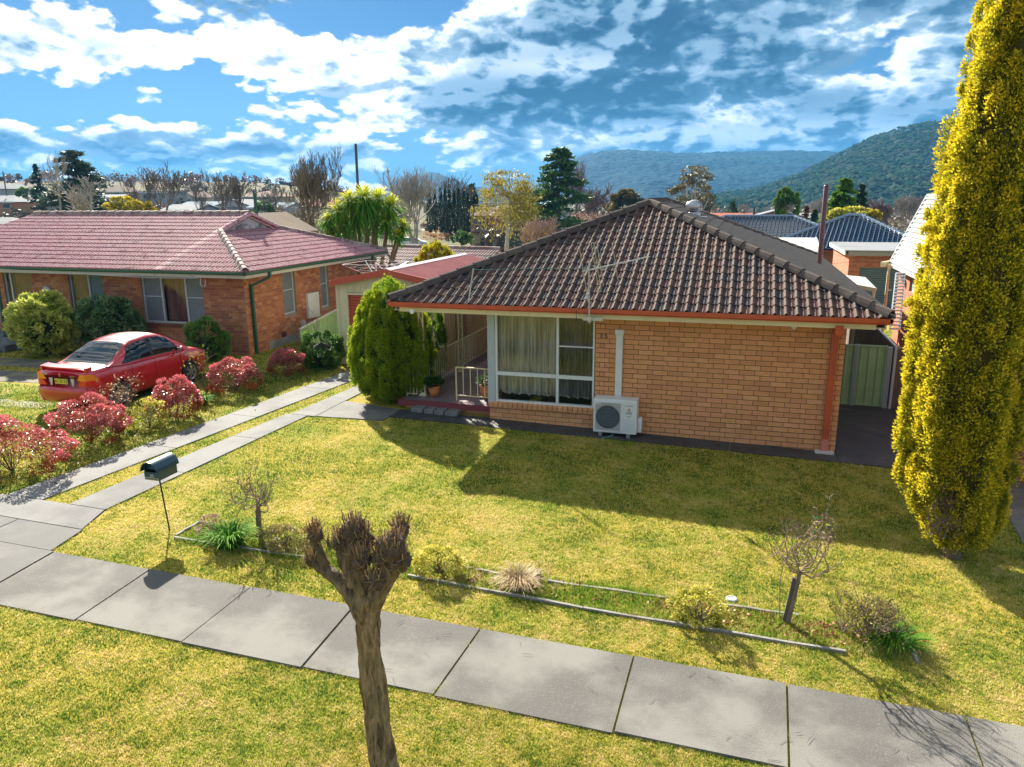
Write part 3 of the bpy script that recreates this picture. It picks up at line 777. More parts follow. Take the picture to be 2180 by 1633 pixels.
# eaves
ev = MB(); ev.box((RX0 + .06, RY0 + .1, 2.585), (RX1 - .06, -.001, 2.60)); ev.box((RX0 + .06, .0, 2.585), (-7.16, RY1 - .1, 2.60)); ev.box((.001, 0, 2.585), (RX1 - .06, RY1 - .1, 2.60))
ev.build('soffit', M_soffit, H)
fa = MB(); fa.box((RX0 + .22, RY0 + .045, 2.57), (RX1 - .22, RY0 + .075, 2.70)); fa.box((RX1 - .075, RY0 + .075, 2.57), (RX1 - .045, RY1, 2.70)); fa.box((RX0 + .045, RY0 + .23, 2.57), (RX0 + .075, RY1, 2.70))
fa.build('fascia', M_cream, H)
gu = MB()
def gutter(mb, a, b, out, z0=2.675, z1=2.785, w=.1):
    a = np.array(a, float); b = np.array(b, float); out = np.array(out, float)
    P0, P1 = a, b
    pts = [(0, z1 - .01), (0, z0 + .01), (w * .8, z0), (w, z0 + .03), (w, z1), (w - .012, z1), (w - .012, z0 + .035), (w * .78, z0 + .012), (.012, z0 + .02), (.012, z1 - .01)]
    vs = []
    for E in (P0, P1):
        for o, z in pts: vs.append((E[0] + out[0] * o, E[1] + out[1] * o, z))
    k = len(pts); mb.add(vs, [(i, (i + 1) % k, k + (i + 1) % k, k + i) for i in range(k)] + [tuple(range(k))[::-1], tuple(range(k, 2 * k))])
gutter(gu, (RX0 + .02, RY0 + .045, 0), (RX1 - .02, RY0 + .045, 0), (0, -1, 0))
gu.build('gutter', M_red, H)
gu = MB(); gutter(gu, (RX1 - .045, RY0 + .06, 0), (RX1 - .045, RY1, 0), (1, 0, 0)); gu.build('gutter', M_red, H)
MB().box((RX1 - .005, RY0 - .06, 2.786), (RX1 + .055, RY1, 2.80)).build('lit_gutter_lip', mat('sunlit_metal', (.75, .73, .70), .35, .2), H)  # added pale strip: paints the sunlit top of the right gutter
gu = MB(); gutter(gu, (RX0 + .045, RY0 + .06, 0), (RX0 + .045, RY1, 0), (-1, 0, 0)); gu.build('gutter', M_red, H)
# roof
A1 = np.array([CX, RY0 + HW, RZ]); A2 = np.array([CX, RY1 - HW, RZ])
c00, c10, c11, c01 = [np.array(p, float) for p in ((RX0, RY0, EZ - .01), (RX1, RY0, EZ - .01), (RX1, RY1, EZ - .01), (RX0, RY1, EZ - .01))]
dz = np.array([0, 0, .025])
MB().quad(c00, c10, A1 - dz).quad(c10, c11, A2 - dz, A1 - dz).quad(c11, c01, A2 - dz).quad(c01, c00, A1 - dz, A2 - dz).quad(c00, c01, c11, c10).build('roof', M_tile, H)
pt = Pieces(H, 'roof_tile', M_tile, 300)
s2 = math.sqrt(.5)
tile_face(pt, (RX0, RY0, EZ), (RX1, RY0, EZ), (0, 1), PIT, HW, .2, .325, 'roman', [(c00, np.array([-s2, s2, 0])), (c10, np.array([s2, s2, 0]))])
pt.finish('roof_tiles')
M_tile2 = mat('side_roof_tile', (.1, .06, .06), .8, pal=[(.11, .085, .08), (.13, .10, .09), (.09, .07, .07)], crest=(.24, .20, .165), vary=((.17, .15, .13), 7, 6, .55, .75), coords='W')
pt = Pieces(H, 'side_roof_tile', M_tile2, 0)
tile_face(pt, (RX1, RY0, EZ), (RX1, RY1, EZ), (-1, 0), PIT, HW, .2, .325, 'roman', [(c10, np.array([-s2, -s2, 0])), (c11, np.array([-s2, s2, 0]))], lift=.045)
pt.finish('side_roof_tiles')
pcap = Pieces(H, 'ridge_tile', M_cap, 120)
up = np.array([0, 0, .075])
ridge_caps(pcap, c00 + up * 1.1, A1 + up); ridge_caps(pcap, c10 + up * 1.1, A1 + up); ridge_caps(pcap, A1 + up, A2 + up); ridge_caps(pcap, c11 + up, A2 + up); ridge_caps(pcap, c01 + up, A2 + up)
pcap.finish()
# downpipe with rainhead
dp = MB(); dp.box((-.265, -.105, .06), (-.145, -.03, 2.40)); dp.build('downpipe', M_red, H)
box_obj('rainhead', (-.275, -.62, 2.44), (-.135, -.02, 2.62), M_red, H, bevel=.01)
box_obj('downpipe_shoe', (-.268, -.108, -.0), (-.142, -.028, .3), mat('pink_primer', (.6, .2, .14), .6), H)
box_obj('drain_block', (-.38, -.2, -.02), (-.04, -.03, .06), mat('pale_block', (.55, .53, .5), .9), H)
# house number, door spot lamps
text_obj('house_number', '3 5', .13, (-4.62, -.022, 2.13), (math.pi / 2, 0, 0), mat('bronze_number', (.10, .08, .05), .5, .5), H, .006)
def floodlight(p):
    m_ = MB(); m_.lathe((p[0], p[1] - .02, p[2] - .03), [(.001, 0), (.03, .0), (.045, -.05), (.05, -.1), (.001, -.1)], 12, 'y'); m_.smooth = False
    return m_.build('spot_lamp', M_white, H)
floodlight((-8.6, -.62, 2.63)); floodlight((-.95, -.02, 2.52))
# white duct cover up the wall
dk = MB(); dk.box((-4.36, -.075, .86), (-4.22, -.013, 2.2)); dk.build('duct_cover', M_white, H, bevel=.008)
box_obj('duct_cap', (-4.385, -.09, 2.18), (-4.195, -.012, 2.29), M_white, H, bevel=.015)

# ---- air conditioner on the path
AC = thing('air_conditioner', 'white outdoor air conditioner unit with round fan grille standing against the tan brick wall', 'air conditioner', (-4.3, -.25, gz(-4.3)))
ax0, ax1, ay0, ay1, az0, az1 = -4.74, -3.84, -.42, -.10, .175, .895
box_obj('casing', (ax0, ay0, az0), (ax1, ay1, az1), M_white, AC, bevel=.012)
gr = MB(); gr.box((ax0 + .04, ay0 - .012, az0 + .05), (ax0 + .57, ay0 - .002, az1 - .07)); gr.build('fan_panel', mat('warm_grey_plastic', (.40, .385, .35), .6), AC)
fc = (ax0 + .305, ay0 - .013, az0 + .345)
MB().lathe(fc, [(.001, 0), (.245, 0), (.25, -.004)], 40, 'y').build('fan_opening', mat('fan_shadow', (.035, .05, .06), .6), AC)
g2 = MB()
for k in range(-11, 12):
    xx = k * .021; hh = math.sqrt(max(0, .243 ** 2 - xx ** 2)); g2.box((fc[0] + xx - .0022, fc[1] - .014, fc[2] - hh), (fc[0] + xx + .0022, fc[1] - .009, fc[2] + hh))
for R_ in (.06, .12, .18, .243):
    n = 40
    for k in range(n):
        a, b = 2 * math.pi * k / n, 2 * math.pi * (k + 1) / n
        g2.bar((fc[0] + R_ * math.cos(a), fc[1] - .012, fc[2] + R_ * math.sin(a)), (fc[0] + R_ * math.cos(b), fc[1] - .012, fc[2] + R_ * math.sin(b)), .005)
g2.build('fan_grille', mat('grille_grey', (.22, .25, .27), .5), AC)
b3 = MB()
for a in (ax0 + .03, ax0 + .57): b3.box((a, ay0 - .022, az0 + .03), (a + .02, ay0 - .001, az1 - .05))
b3.box((ax0 + .05, ay0 - .022, az1 - .07), (ax0 + .57, ay0 - .001, az1 - .05)); b3.box((ax0 + .05, ay0 - .022, az0 + .03), (ax0 + .57, ay0 - .001, az0 + .05))
b3.build('panel_surround', M_white, AC)
lg = MB(); c_ = (ax1 - .16, ay0 - .006, az1 - .2)
for k in range(3):
    a = math.radians(90 + 120 * k); e = np.array([math.cos(a), 0, math.sin(a)]); f_ = np.array([-math.sin(a), 0, math.cos(a)]); o = np.array(c_)
    q = [o, o + e * .022 + f_ * .0125, o + e * .044, o + e * .022 - f_ * .0125]
    lg.quad(*q[::-1])
lg.build('logo', mat('logo_red', (.62, .01, .02), .5), AC)
M_ink = mat('ink', (.03, .03, .035), .6); M_redink = mat('red_ink', (.6, .02, .03), .6)
text_obj('lettering', 'MITSUBISHI', .027, (ax1 - .16, ay0 - .004, az1 - .115), (math.pi / 2, 0, 0), M_redink, AC, .001)
text_obj('lettering', 'MITSUBISHI', .027, (ax1 - .16, ay0 - .004, az1 - .255), (math.pi / 2, 0, 0), M_ink, AC, .001)
text_obj('lettering', 'ELECTRIC', .027, (ax1 - .16, ay0 - .004, az1 - .28), (math.pi / 2, 0, 0), M_ink, AC, .001)
text_obj('lettering', 'INVERTER', .022, (ax1 - .16, ay0 - .004, az1 - .345), (math.pi / 2, 0, 0), M_ink, AC, .001)
box_obj('sticker', (ax0 + .05, ay0 - .026, az1 - .115), (ax0 + .16, ay0 - .022, az1 - .075), M_white, AC)
text_obj('lettering', 'INVERTER', .018, (ax0 + .105, ay0 - .028, az1 - .095), (math.pi / 2, 0, 0), M_ink, AC, .001)
vs_ = MB()
for k in range(7): vs_.box((ax0 + .62, ay0 - .004, az0 + .06 + .04 * k), (ax1 - .03, ay0 - .0, az0 + .066 + .04 * k))
vs_.build('louvre_ribs', M_offwhite, AC)
box_obj('valve_cover', (ax1, ay0 + .1, az0 + .02), (ax1 + .09, ay1 - .02, az0 + .32), M_white, AC, bevel=.02)
for a in (ax0 + .12, ax1 - .2): box_obj('foot', (a, ay0 - .03, gz(a) + .02), (a + .07, ay1 + .02, az0), M_steel, AC)
# thin hose
tag(solo(MB().tube([(-4.32, -.36, .20), (-4.33, -.42, .13), (-4.40, -.52, .115), (-4.5, -.60, .11), (-4.52, -.66, .115)], .008, 6).build('drain_hose', mat('green_hose', (.12, .45, .35), .5)), 'thin green drain hose trailing from under the white air conditioner', 'hose'))

# ---- porch
M_fbrick = M_brick
PZ = .40
porch = thing('porch', 'raised tiled porch with maroon front edge at the left end of the tan brick house', 'porch', (-8.3, 4, .2))
MB().box((-9.42, .12, PZ - .13), (-7.165, .17, PZ)).box((-9.42, .17, PZ - .13), (-9.37, 9.2, PZ)).build('painted_edge', M_slabred, porch)
pp = Pieces(porch, 'floor_tile', M_ptile, 300)
for i in range(9):
    for j in range(30):
        x = -9.365 + i * .2445; y = .172 + j * .3
        V = [(0, 0, -.02), (.24, 0, -.02), (.24, .296, -.02), (0, .296, -.02), (0, 0, 0), (.24, 0, 0), (.24, .296, 0), (0, .296, 0)]
        pp.put('f', V, [(4, 5, 6, 7), (0, 1, 5, 4), (1, 2, 6, 5), (2, 3, 7, 6), (3, 0, 4, 7)], None, frame((x, y, PZ + .001 - .001 * rd.random()), (1, 0, 0), (0, 1, 0), (0, 0, 1)))
pp.finish()
MB().box((-9.36, .18, PZ - .12), (-7.16, 9.2, PZ - .015)).build('porch_slab', M_grey, porch)
MB().box((-9.3, .26, .0), (-7.16, 9.1, PZ - .131)).build('porch_base', M_mortar, porch)
pb = Pieces(porch, 'base_brick', M_brick, 60)
lay_bricks(pb, (-9.3, .26, 0), (1, 0), 2.14, [.17, .07], BL, BH, .011, depth=.012); pb.finish()
def lattice_post(x, y, z0, z1, name_label):
    p = thing('porch_post', name_label, 'post', (x, y, z0), 'cream lattice porch posts')
    m_ = MB()
    for s in (-1, 1): m_.box((x + s * .055 - .016, y - .02, z0 + .02), (x + s * .055 + .016, y + .02, z1))
    m_.build('upright', M_cream, p)
    m_ = MB(); n = 14; h = (z1 - z0 - .3) / n
    for k in range(n):
        s = 1 if k % 2 else -1; a = z0 + .15 + k * h
        m_.bar((x - s * .04, y, a), (x + s * .04, y, a + h), .008, .02, up=(0, 1, 0))
    for k in range(0, n, 4): m_.box((x - .039, y - .006, z0 + .15 + k * h - .01), (x + .039, y + .006, z0 + .15 + k * h + .01))
    m_.build('lattice', M_cream, p)
    m_ = MB(); m_.box((x - .09, y - .06, z0), (x + .09, y + .06, z0 + .025)); m_.hexa([(x - .075, y - .04, z0 + .025), (x + .075, y - .04, z0 + .025), (x + .075, y + .04, z0 + .025), (x - .075, y + .04, z0 + .025), (x - .06, y - .03, z0 + .08), (x + .06, y - .03, z0 + .08), (x + .06, y + .03, z0 + .08), (x - .06, y + .03, z0 + .08)])
    m_.build('base_plate', M_cream, p)
lattice_post(-9.0, .62, PZ, 2.585, 'cream lattice post at the front corner of the porch')
lattice_post(-9.0, 3.2, PZ, 2.585, 'cream lattice post half way along the porch beside the railing')
def railing(pts, z0, z1, label, spacing=.13, group='cream porch railings', feet=()):
    c = np.mean(np.array(pts), 0); r = thing('railing', label, 'railing', (c[0], c[1], z0 - .07), group)
    m_ = MB(); mb2 = MB()
    for a, b in zip(pts[:-1], pts[1:]):
        m_.bar((a[0], a[1], z1), (b[0], b[1], z1), .04, .03); mb2.bar((a[0], a[1], z0), (b[0], b[1], z0), .022)
    m_.build('top_rail', M_cream, r); mb2.build('bottom_rail', M_cream, r)
    proto = None
    for a, b in zip(pts[:-1], pts[1:]):
        L_ = math.hypot(b[0] - a[0], b[1] - a[1]); n = max(1, int(L_ / spacing))
        for k in range(n + 1):
            x, y = a[0] + (b[0] - a[0]) * k / n, a[1] + (b[1] - a[1]) * k / n
            if proto is None:
                w = .009; me = bpy.data.meshes.new('baluster'); me.from_pydata([(i * w, j * w, z) for z in (0, z1 - z0) for i, j in ((-1, -1), (1, -1), (1, 1), (-1, 1))], [], [(0, 1, 5, 4), (1, 2, 6, 5), (2, 3, 7, 6), (3, 0, 4, 7)])
                me.materials.append(M_cream); proto = me
            o = bpy.data.objects.new('baluster', proto); COL.objects.link(o); o.parent = r; o.location = (np.array([x, y, z0]) - ORG[r.name]).tolist()
    for (x, y) in feet: MB().box((x - .014, y - .014, PZ), (x + .014, y + .014, z1 - .015)).build('foot_post', M_cream, r)
railing([(-9.12, .66), (-9.12, 9.0)], PZ + .08, PZ + .80, 'long cream metal railing running down the side of the porch')
railing([(-9.36, .50), (-9.1, .50)], PZ + .06, PZ + .78, 'short cream railing left of the front porch post beside the shrub', .085, feet=[(-9.36, .5)])
railing([(-8.08, .42), (-7.22, .42)], PZ + .12, PZ + .78, 'short cream railing in front of the terracotta pot beside the window', .17, feet=[(-8.08, .42), (-7.22, .42)])
# step blocks
bs = [(-8.98, -.16, .30), (-8.66, -.17, .24), (-8.41, -.17, .24), (-8.15, -.18, .31)]
for k, (x, y, w) in enumerate(bs):
    o = MB().box((x, y, gz(x) + .02), (x + w - .012, y + .30, gz(x) + .12)).build('step_block', M_grey, bevel=.012)
    solo(o, ['grey concrete block, leftmost of four laid as a step to the porch', 'grey concrete block, second from the left in the porch step', 'grey concrete block, third from the left in the porch step', 'grey concrete block at the right end of the porch step'][k], 'concrete block', 'grey concrete blocks at the porch step')
# pots
M_terra = mat('terracotta', (.60, .22, .07), .75, vary=((.5, .18, .06), 6, 4, .4, .7)); M_soil = mat('soil', (.04, .028, .02), .95)
def leaves(name, parent, P_, Nn, size, aspect, m_, crest=None, seed=0, droop=0.0, rnd=None, upbias=0.0):
    """one diamond leaf per point"""
    r_ = np.random.RandomState(seed); n = len(P_)
    a = Nn + r_.normal(0, .55, (n, 3)); a[:, 2] += upbias - droop; a /= np.linalg.norm(a, axis=1)[:, None] + 1e-9
    b = np.cross(a, r_.normal(0, 1, (n, 3))); b /= np.linalg.norm(b, axis=1)[:, None] + 1e-9
    sz = size * r_.uniform(.65, 1.3, n)[:, None]
    base = P_ - a * sz * .5; tip = P_ + a * sz * .5; mid = P_ + np.cross(a, b) * sz * .08
    V = np.stack([base, mid + b * sz * aspect / 2, tip, mid - b * sz * aspect / 2], 1).reshape(-1, 3)
    F = np.arange(n * 4).reshape(-1, 4)
    rn = np.repeat(r_.rand(n) if rnd is None else rnd, 4); at_ = {'rnd': rn}
    if crest is not None: at_['crest'] = np.repeat(np.clip(crest, 0, 1), 4)
    return np_obj(name, V, F, m_, parent, at_)
def shell(n, c, rad, lump=.22, lumps=60, seed=0, inner=.25, zcut=None, shape=None, flip=True):
    """points on a lumpy ellipsoid; returns points, outward directions, tipness"""
    r_ = np.random.RandomState(seed); c = np.array(c, float); rad = np.array(rad, float)
    L = r_.normal(0, 1, (lumps, 3)); L /= np.linalg.norm(L, axis=1)[:, None]
    if shape is not None: pass
    L[:, 2] = np.where(L[:, 2] < -.6, -L[:, 2] * .3, L[:, 2]) if flip else L[:, 2]
    Lc = L * r_.uniform(.72, .95, (lumps, 1)); lr = lump * r_.uniform(.7, 1.3, lumps)
    k = r_.randint(0, lumps, n); d = r_.normal(0, 1, (n, 3)) + L[k] * 1.0; d /= np.linalg.norm(d, axis=1)[:, None]
    rr = r_.uniform(inner, 1, n) ** .4
    Q = Lc[k] + d * (lr[k] * rr)[:, None]
    P_ = c + Q * rad
    nrm = Q / (np.linalg.norm(Q, axis=1)[:, None] + 1e-9)
    tip = np.clip((np.linalg.norm(Q, axis=1) - .8) / .35, 0, 1) * np.clip(rr * 1.3 - .2, 0, 1)
    out = d * .6 + nrm * .7
    return P_, out, tip
def pot(x, y, z, r, h, label, pal, fsize, n, frad, flower=None, seed=1):
    p = thing('potted_plant', label, 'potted plant', (x, y, z), 'terracotta pots on the porch')
    m_ = MB(); m_.smooth = True; m_.lathe((x, y, z), [(.001, 0), (r * .62, 0), (r * .9, h * .45), (r, h * .8), (r * .98, h * .88), (r * 1.06, h * .9), (r * 1.06, h), (r * .94, h), (r * .93, h * .9), (.001, h * .9)], 28)
    m_.build('pot', M_terra, p)
    MB().lathe((x, y, z), [(.001, h * .91), (r * .93, h * .91)], 16).build('soil', M_soil, p)
    P_, N_, tp = shell(n, (x, y, z + h + frad[2] * .7), frad, .4, 24, seed)
    leaves('foliage', p, P_, N_, fsize, .55, foliage('potted_leaf', pal), tp, seed)
    if flower:
        P_, N_, tp = shell(120, (x, y, z + h + frad[2] * .8), [f * 1.08 for f in frad], .3, 24, seed + 5, .8)
        leaves('flower', p, P_, N_, .035, .9, mat('white_petal', flower, .6), None, seed + 2)
G1 = [(.02, .06, .012), (.05, .13, .02), (.12, .22, .03)]
pot(-8.72, .62, PZ, .135, .26, 'small orange terracotta pot of trailing greenery beside the front porch post', G1, .07, 900, (.2, .18, .14), seed=3)
pot(-7.42, .75, PZ, .19, .31, 'large orange terracotta pot of white flowers beside the window corner post', G1, .05, 900, (.24, .2, .16), (.8, .8, .76), seed=4)
pot(-7.75, 4.7, PZ, .15, .26, 'terracotta pot with dark leaves at the far end of the porch', G1[:2] + [(.06, .12, .02)], .07, 700, (.16, .16, .2), seed=5)
# ------------------------------------------------------------------ things on the roof
def roof_right_z(x): return EZ + (RX1 - x) * (RZ - EZ) / HW
def roof_front_z(y): return EZ + (y - RY0) * (RZ - EZ) / HW
tv = thing('turbine_vent', 'silver spinning turbine vent on the brown roof near its peak', 'roof vent', (-3.36, 7.2, 4.3))
tx, ty_ = -3.36, 7.2
m_ = MB(); m_.smooth = True; m_.lathe((tx, ty_, 4.2), [(.17, 0), (.17, .28), (.15, .3)], 20); m_.build('collar', M_steel, tv)
m_ = MB()
for k in range(24):
    a = 2 * math.pi * k / 24; pts = []
    for j in range(9):
        ph = math.pi * (.12 + .76 * j / 8); r = .26 * math.sin(ph) ; z = 4.66 - .17 * math.cos(ph); b = a + .5 * (j / 8)
        pts.append((tx + r * math.cos(b), ty_ + r * math.sin(b), z)); pts.append((tx + (r - .015) * math.cos(b + .22), ty_ + (r - .015) * math.sin(b + .22), z))
    fs = [(2 * j, 2 * j + 1, 2 * j + 3, 2 * j + 2) for j in range(8)]
    m_.smooth = True; m_.add(pts, fs)
m_.build('vanes', M_steel, tv)
MB().lathe((tx, ty_, 4.81), [(.001, .03), (.08, .02), (.13, 0), (.12, -.01)], 20).build('vent_cap', M_steel, tv)
MB().box((tx - .2, ty_ - .2, 4.36), (tx + .35, ty_ + .2, 4.37)).build('flashing', M_steel, tv)
M_flue = mat('maroon_flue', (.10, .03, .035), .45, vary=((.11, .035, .04), 5, 3, .4, .7))
m_ = MB(); m_.smooth = True; m_.lathe((.09, 7.47, 2.9), [(.066, 0), (.066, 2.28), (.05, 2.31), (.001, 2.31)], 16)
tag(solo(m_.build('flue_pipe', M_flue), 'tall maroon flue pipe rising from the right slope of the brown roof', 'flue pipe'))
# aerial in front of the roof
ant = thing('tv_antenna', 'tall television aerial on a steel mast bracketed to the front fascia', 'antenna', (-4.76, -.72, 2.5))
mx_, my_ = -4.79, -.76
m_ = MB(); m_.tube([(mx_, my_, 2.50), (mx_ - .03, my_, 3.72)], .016, 8); m_.build('mast', M_steel, ant)
m_ = MB(); m_.box((mx_ - .14, my_ + .02, 2.56), (mx_ + .26, my_ + .04, 2.62)); m_.box((mx_ - .04, my_ - .02, 2.54), (mx_ + .04, my_ + .02, 2.64)); m_.build('bracket', M_steel, ant)
m_ = MB(); b0 = np.array([mx_ - .16, my_ - .02, 3.52]); b1 = np.array([mx_ + 1.12, my_ + .1, 3.82]); m_.bar(b0, b1, .022); m_.bar(b0 + [.5, -.0, .02], b0 + [.2, 0, .12], .012); m_.build('boom', M_steel, ant)
def elem(t_, lo, hi, w=.011, loop=0):
    p = b0 + (b1 - b0) * t_; m_ = MB(); d = np.array([.16, .10, -1.0]); d /= np.linalg.norm(d)
    m_.bar(p - d * hi, p + d * lo, w)
    if loop: q = np.array([.045, 0, .01]); m_.bar(p - d * hi + q, p + d * lo + q, w); m_.bar(p - d * hi, p - d * hi + q, w); m_.bar(p + d * lo, p + d * lo + q, w)
    m_.build('element', M_steel, ant)
elem(.02, .62, .48); elem(.2, .46, .5, loop=1); elem(.28, .36, .44); elem(.5, .3, .38)
for k in range(9):
    p = b0 + (b1 - b0) * (.55 + .05 * k); MB().bar(p + [0, -.06, -.01], p + [0, .06, .01], .006).build('director', M_steel, ant)
box_obj('junction_box', (mx_ - .07, my_ - .03, 2.98), (mx_ - .02, my_ + .01, 3.1), M_offwhite, ant)
m_ = MB(); m_.tube([(mx_ - .28, my_ + .06, 2.74), (mx_ - .26, my_, 2.55), (mx_ - .14, my_ - .01, 2.44), (mx_, my_, 2.5)], .006, 5); m_.build('cable', mat('black_cable', (.015, .015, .018), .6), ant)
tag(solo(MB().tube([on_y(997, 645, -.62), on_y(1008, 572, -.60)], .016, 8).build('wire_post', M_steel), 'short steel post at the left end of the front gutter carrying a wire', 'metal post'))
M_wire = mat('wire', (.05, .055, .06), .6)
tag(MB().tube([on_y(1008, 574, -.62), on_y(1130, 572, -.66), on_y(1250, 571, -.74)], .005, 4).build('aerial_wire', mat('green_wire', (.12, .3, .26), .6)), 'thin green wire strung from the short steel post to the aerial', 'wire')
tag(MB().tube([on_y(1254, 571, -.74), at(1400, 568, 17.5), at(1552, 575, 21), at(1790, 560, 30), at(1960, 540, 37)], .006, 4).build('aerial_wire', M_wire), 'thin dark wire running from the aerial across the roof to the right', 'wire')

# ------------------------------------------------------------------ gate and fences on the right
M_green = mat('pale_green_steel', (.26, .46, .24), .5, vary=((.22, .40, .21), 3, 3, .4, .7))
M_bluegrey = mat('blue_grey_post', (.24, .33, .38), .5)
gate = thing('side_gate', 'double side gate of pale green ribbed steel sheets beside the house', 'gate', (.9, 3.9, 0))
def rib_sheet(m_, x0, x1, y, z0, z1, n, d=.02):
    w = (x1 - x0) / n
    for i in range(n):
        a = x0 + i * w
        pts = [(a, y), (a + w * .12, y - d), (a + w * .22, y - d), (a + w * .34, y), (a + w, y)]
        for p, q in zip(pts[:-1], pts[1:]): m_.quad((p[0], p[1], z0), (q[0], q[1], z0), (q[0], q[1], z1), (p[0], p[1], z1))
for (x0, x1, n) in ((.06, .73, 3), (.80, 1.42, 3)):
    m_ = MB(); rib_sheet(m_, x0 + .03, x1 - .03, 3.9, .05, 1.45, n); m_.build('gate_sheet', M_green, gate)
    m_ = MB(); m_.box((x0, 3.86, .02), (x0 + .03, 3.93, 1.5)); m_.box((x1 - .03, 3.86, .02), (x1, 3.93, 1.5)); m_.box((x0 + .03, 3.87, 1.45), (x1 - .03, 3.92, 1.49)); m_.box((x0 + .03, 3.87, .02), (x1 - .03, 3.92, .055)); m_.build('gate_frame', M_green, gate)
box_obj('gate_post', (.735, 3.85, -.05), (.795, 3.93, 1.5), M_bluegrey, gate)
box_obj('gate_post', (1.425, 3.85, -.05), (1.53, 3.97, 1.46), M_bluegrey, gate)
box_obj('corner_pole', (1.57, 3.83, -.05), (1.625, 3.9, 1.5), mat('pale_blue_post', (.42, .55, .60), .45), gate)
M_oldwood = mat('weathered_paling', (.13, .10, .085), .9, pal=[(.14, .11, .09), (.10, .085, .075), (.17, .13, .10), (.12, .09, .085)], vary=((.2, .17, .14), 5, 5, .5, .75), coords='W')
bf = thing('boundary_fence', 'dark paling fence with pale top rail running back beside the side gate', 'fence', (1.6, 9, 0))
m_ = MB(); m_.bar((1.60, 3.95, 1.48), (1.60, 16, 1.48), .05, .035); m_.build('top_rail', mat('pale_rail', (.5, .56, .6), .5), bf)
pcs = Pieces(bf, 'paling', M_oldwood, 120)
for k in range(100):
    h = 1.44; V = [(0, 0, 0), (.02, 0, 0), (.02, .112, 0), (0, .112, 0), (0, 0, h), (.02, 0, h), (.02, .112, h), (0, .112, h)]
    pcs.put('p', V, [(0, 3, 2, 1), (4, 5, 6, 7), (0, 1, 5, 4), (1, 2, 6, 5), (2, 3, 7, 6), (3, 0, 4, 7)], None, frame((1.58, 3.97 + .12 * k, 0), (1, 0, 0), (0, 1, 0), (0, 0, 1)))
pcs.finish()
wfn = thing('boundary_fence', 'short weathered paling fence between the corner pole and the golden conifer', 'fence', (2.2, 3.95, 0))
pcs = Pieces(wfn, 'paling', M_oldwood, 60)
for k in range(14):
    V = [(0, 0, 0), (.098, 0, 0), (.098, .02, 0), (0, .02, 0), (0, 0, 1.45), (.098, 0, 1.45), (.098, .02, 1.45), (0, .02, 1.45)]
    pcs.put('q', V, [(0, 3, 2, 1), (4, 5, 6, 7), (0, 1, 5, 4), (1, 2, 6, 5), (2, 3, 7, 6), (3, 0, 4, 7)], None, frame((1.64 + .104 * k, 3.95 + .01 * (k % 2), -.03), (1, 0, 0), (0, 1, 0), (0, 0, 1)))
pcs.finish()
box_obj('top_rail', (1.63, 3.92, 1.43), (3.1, 3.94, 1.47), mat('rail_dull', (.3, .28, .26), .7), wfn)

# ------------------------------------------------------------------ garage
GX0, GX1, GY0, GY1 = -13.0, -9.75, 3.9, 9.9
Gg = thing('garage', 'cream steel garage with red roller door and shallow pink-red roof', 'garage', (-11.4, 7, .25))
def ribbed_wall(a, b, z0, ztop, name, nrm, mat_, parent, pitch=.19, d=.018):
    """vertical ribbed cladding, ztop(u) gives the top height"""
    a = np.array([a[0], a[1]], float); b = np.array([b[0], b[1]], float); L_ = np.linalg.norm(b - a); u = (b - a) / L_; n = int(L_ / pitch); m_ = MB(); w = L_ / n; nn = np.array(nrm, float)
    for i in range(n):
        s0 = i * w; ss = [(s0, 0), (s0 + w * .1, 1), (s0 + w * .22, 1), (s0 + w * .32, 0), (s0 + w, 0)]
        for (p, k), (q, l) in zip(ss[:-1], ss[1:]):
            P_ = a + u * p + nn * d * k; Q_ = a + u * q + nn * d * l
            zt0, zt1 = ztop(p), ztop(q); zb0 = z0(p) if callable(z0) else z0; zb1 = z0(q) if callable(z0) else z0
            if zt0 - zb0 > .01: m_.quad((P_[0], P_[1], zb0), (Q_[0], Q_[1], zb1), (Q_[0], Q_[1], zt1), (P_[0], P_[1], zt0))
    return m_.build(name, mat_, parent)
M_rib = mat('cream_steel_sheet', (.74, .66, .42), .5, vary=((.66, .58, .36), 1.5, 4, .4, .7))
gap_ = lambda s: 2.64 + .27 * (1 - abs(s - 1.625) / 1.625)
dL, dR, dT = .36, 2.85, 2.28
def zb(s): return dT + .06 if dL - .06 < s < dR + .06 else .15
ribbed_wall((GX0, GY0), (GX0 + dL - .05, GY0), .15, gap_, 'front_cladding', (0, -1), M_rib, Gg)
ribbed_wall((GX0 + dR + .05, GY0), (GX1, GY0), .15, lambda s: gap_(s + dR + .05), 'front_cladding', (0, -1), M_rib, Gg)
ribbed_wall((GX0 + dL - .05, GY0), (GX0 + dR + .05, GY0), dT + .07, lambda s: gap_(s + dL - .05), 'gable_cladding', (0, -1), M_rib, Gg)
ribbed_wall((GX1, GY0), (GX1, GY1), .1, lambda s: 2.64, 'side_cladding', (1, 0), M_cream2, Gg, pitch=.2, d=.025)
MB().box((GX0, GY0 + .03, .1), (GX0 + .03, GY1, 2.64)).box((GX0 + .03, GY1 - .03, .1), (GX1 - .03, GY1, 2.64)).build('wall', M_rib, Gg)
m_ = MB(); m_.box((GX0 + dL - .06, GY0 - .03, .15), (GX0 + dL, GY0 + .02, dT)); m_.box((GX0 + dR, GY0 - .03, .15), (GX0 + dR + .06, GY0 + .02, dT)); m_.box((GX0 + dL - .06, GY0 - .031, dT), (GX0 + dR + .06, GY0 + .02, dT + .06)); m_.box((GX0 - .02, GY0 - .03, .15), (GX0 + .06, GY0 - .021, 2.64)); m_.box((GX1 - .06, GY0 - .03, .15), (GX1 + .03, GY0 - .021, 2.64))
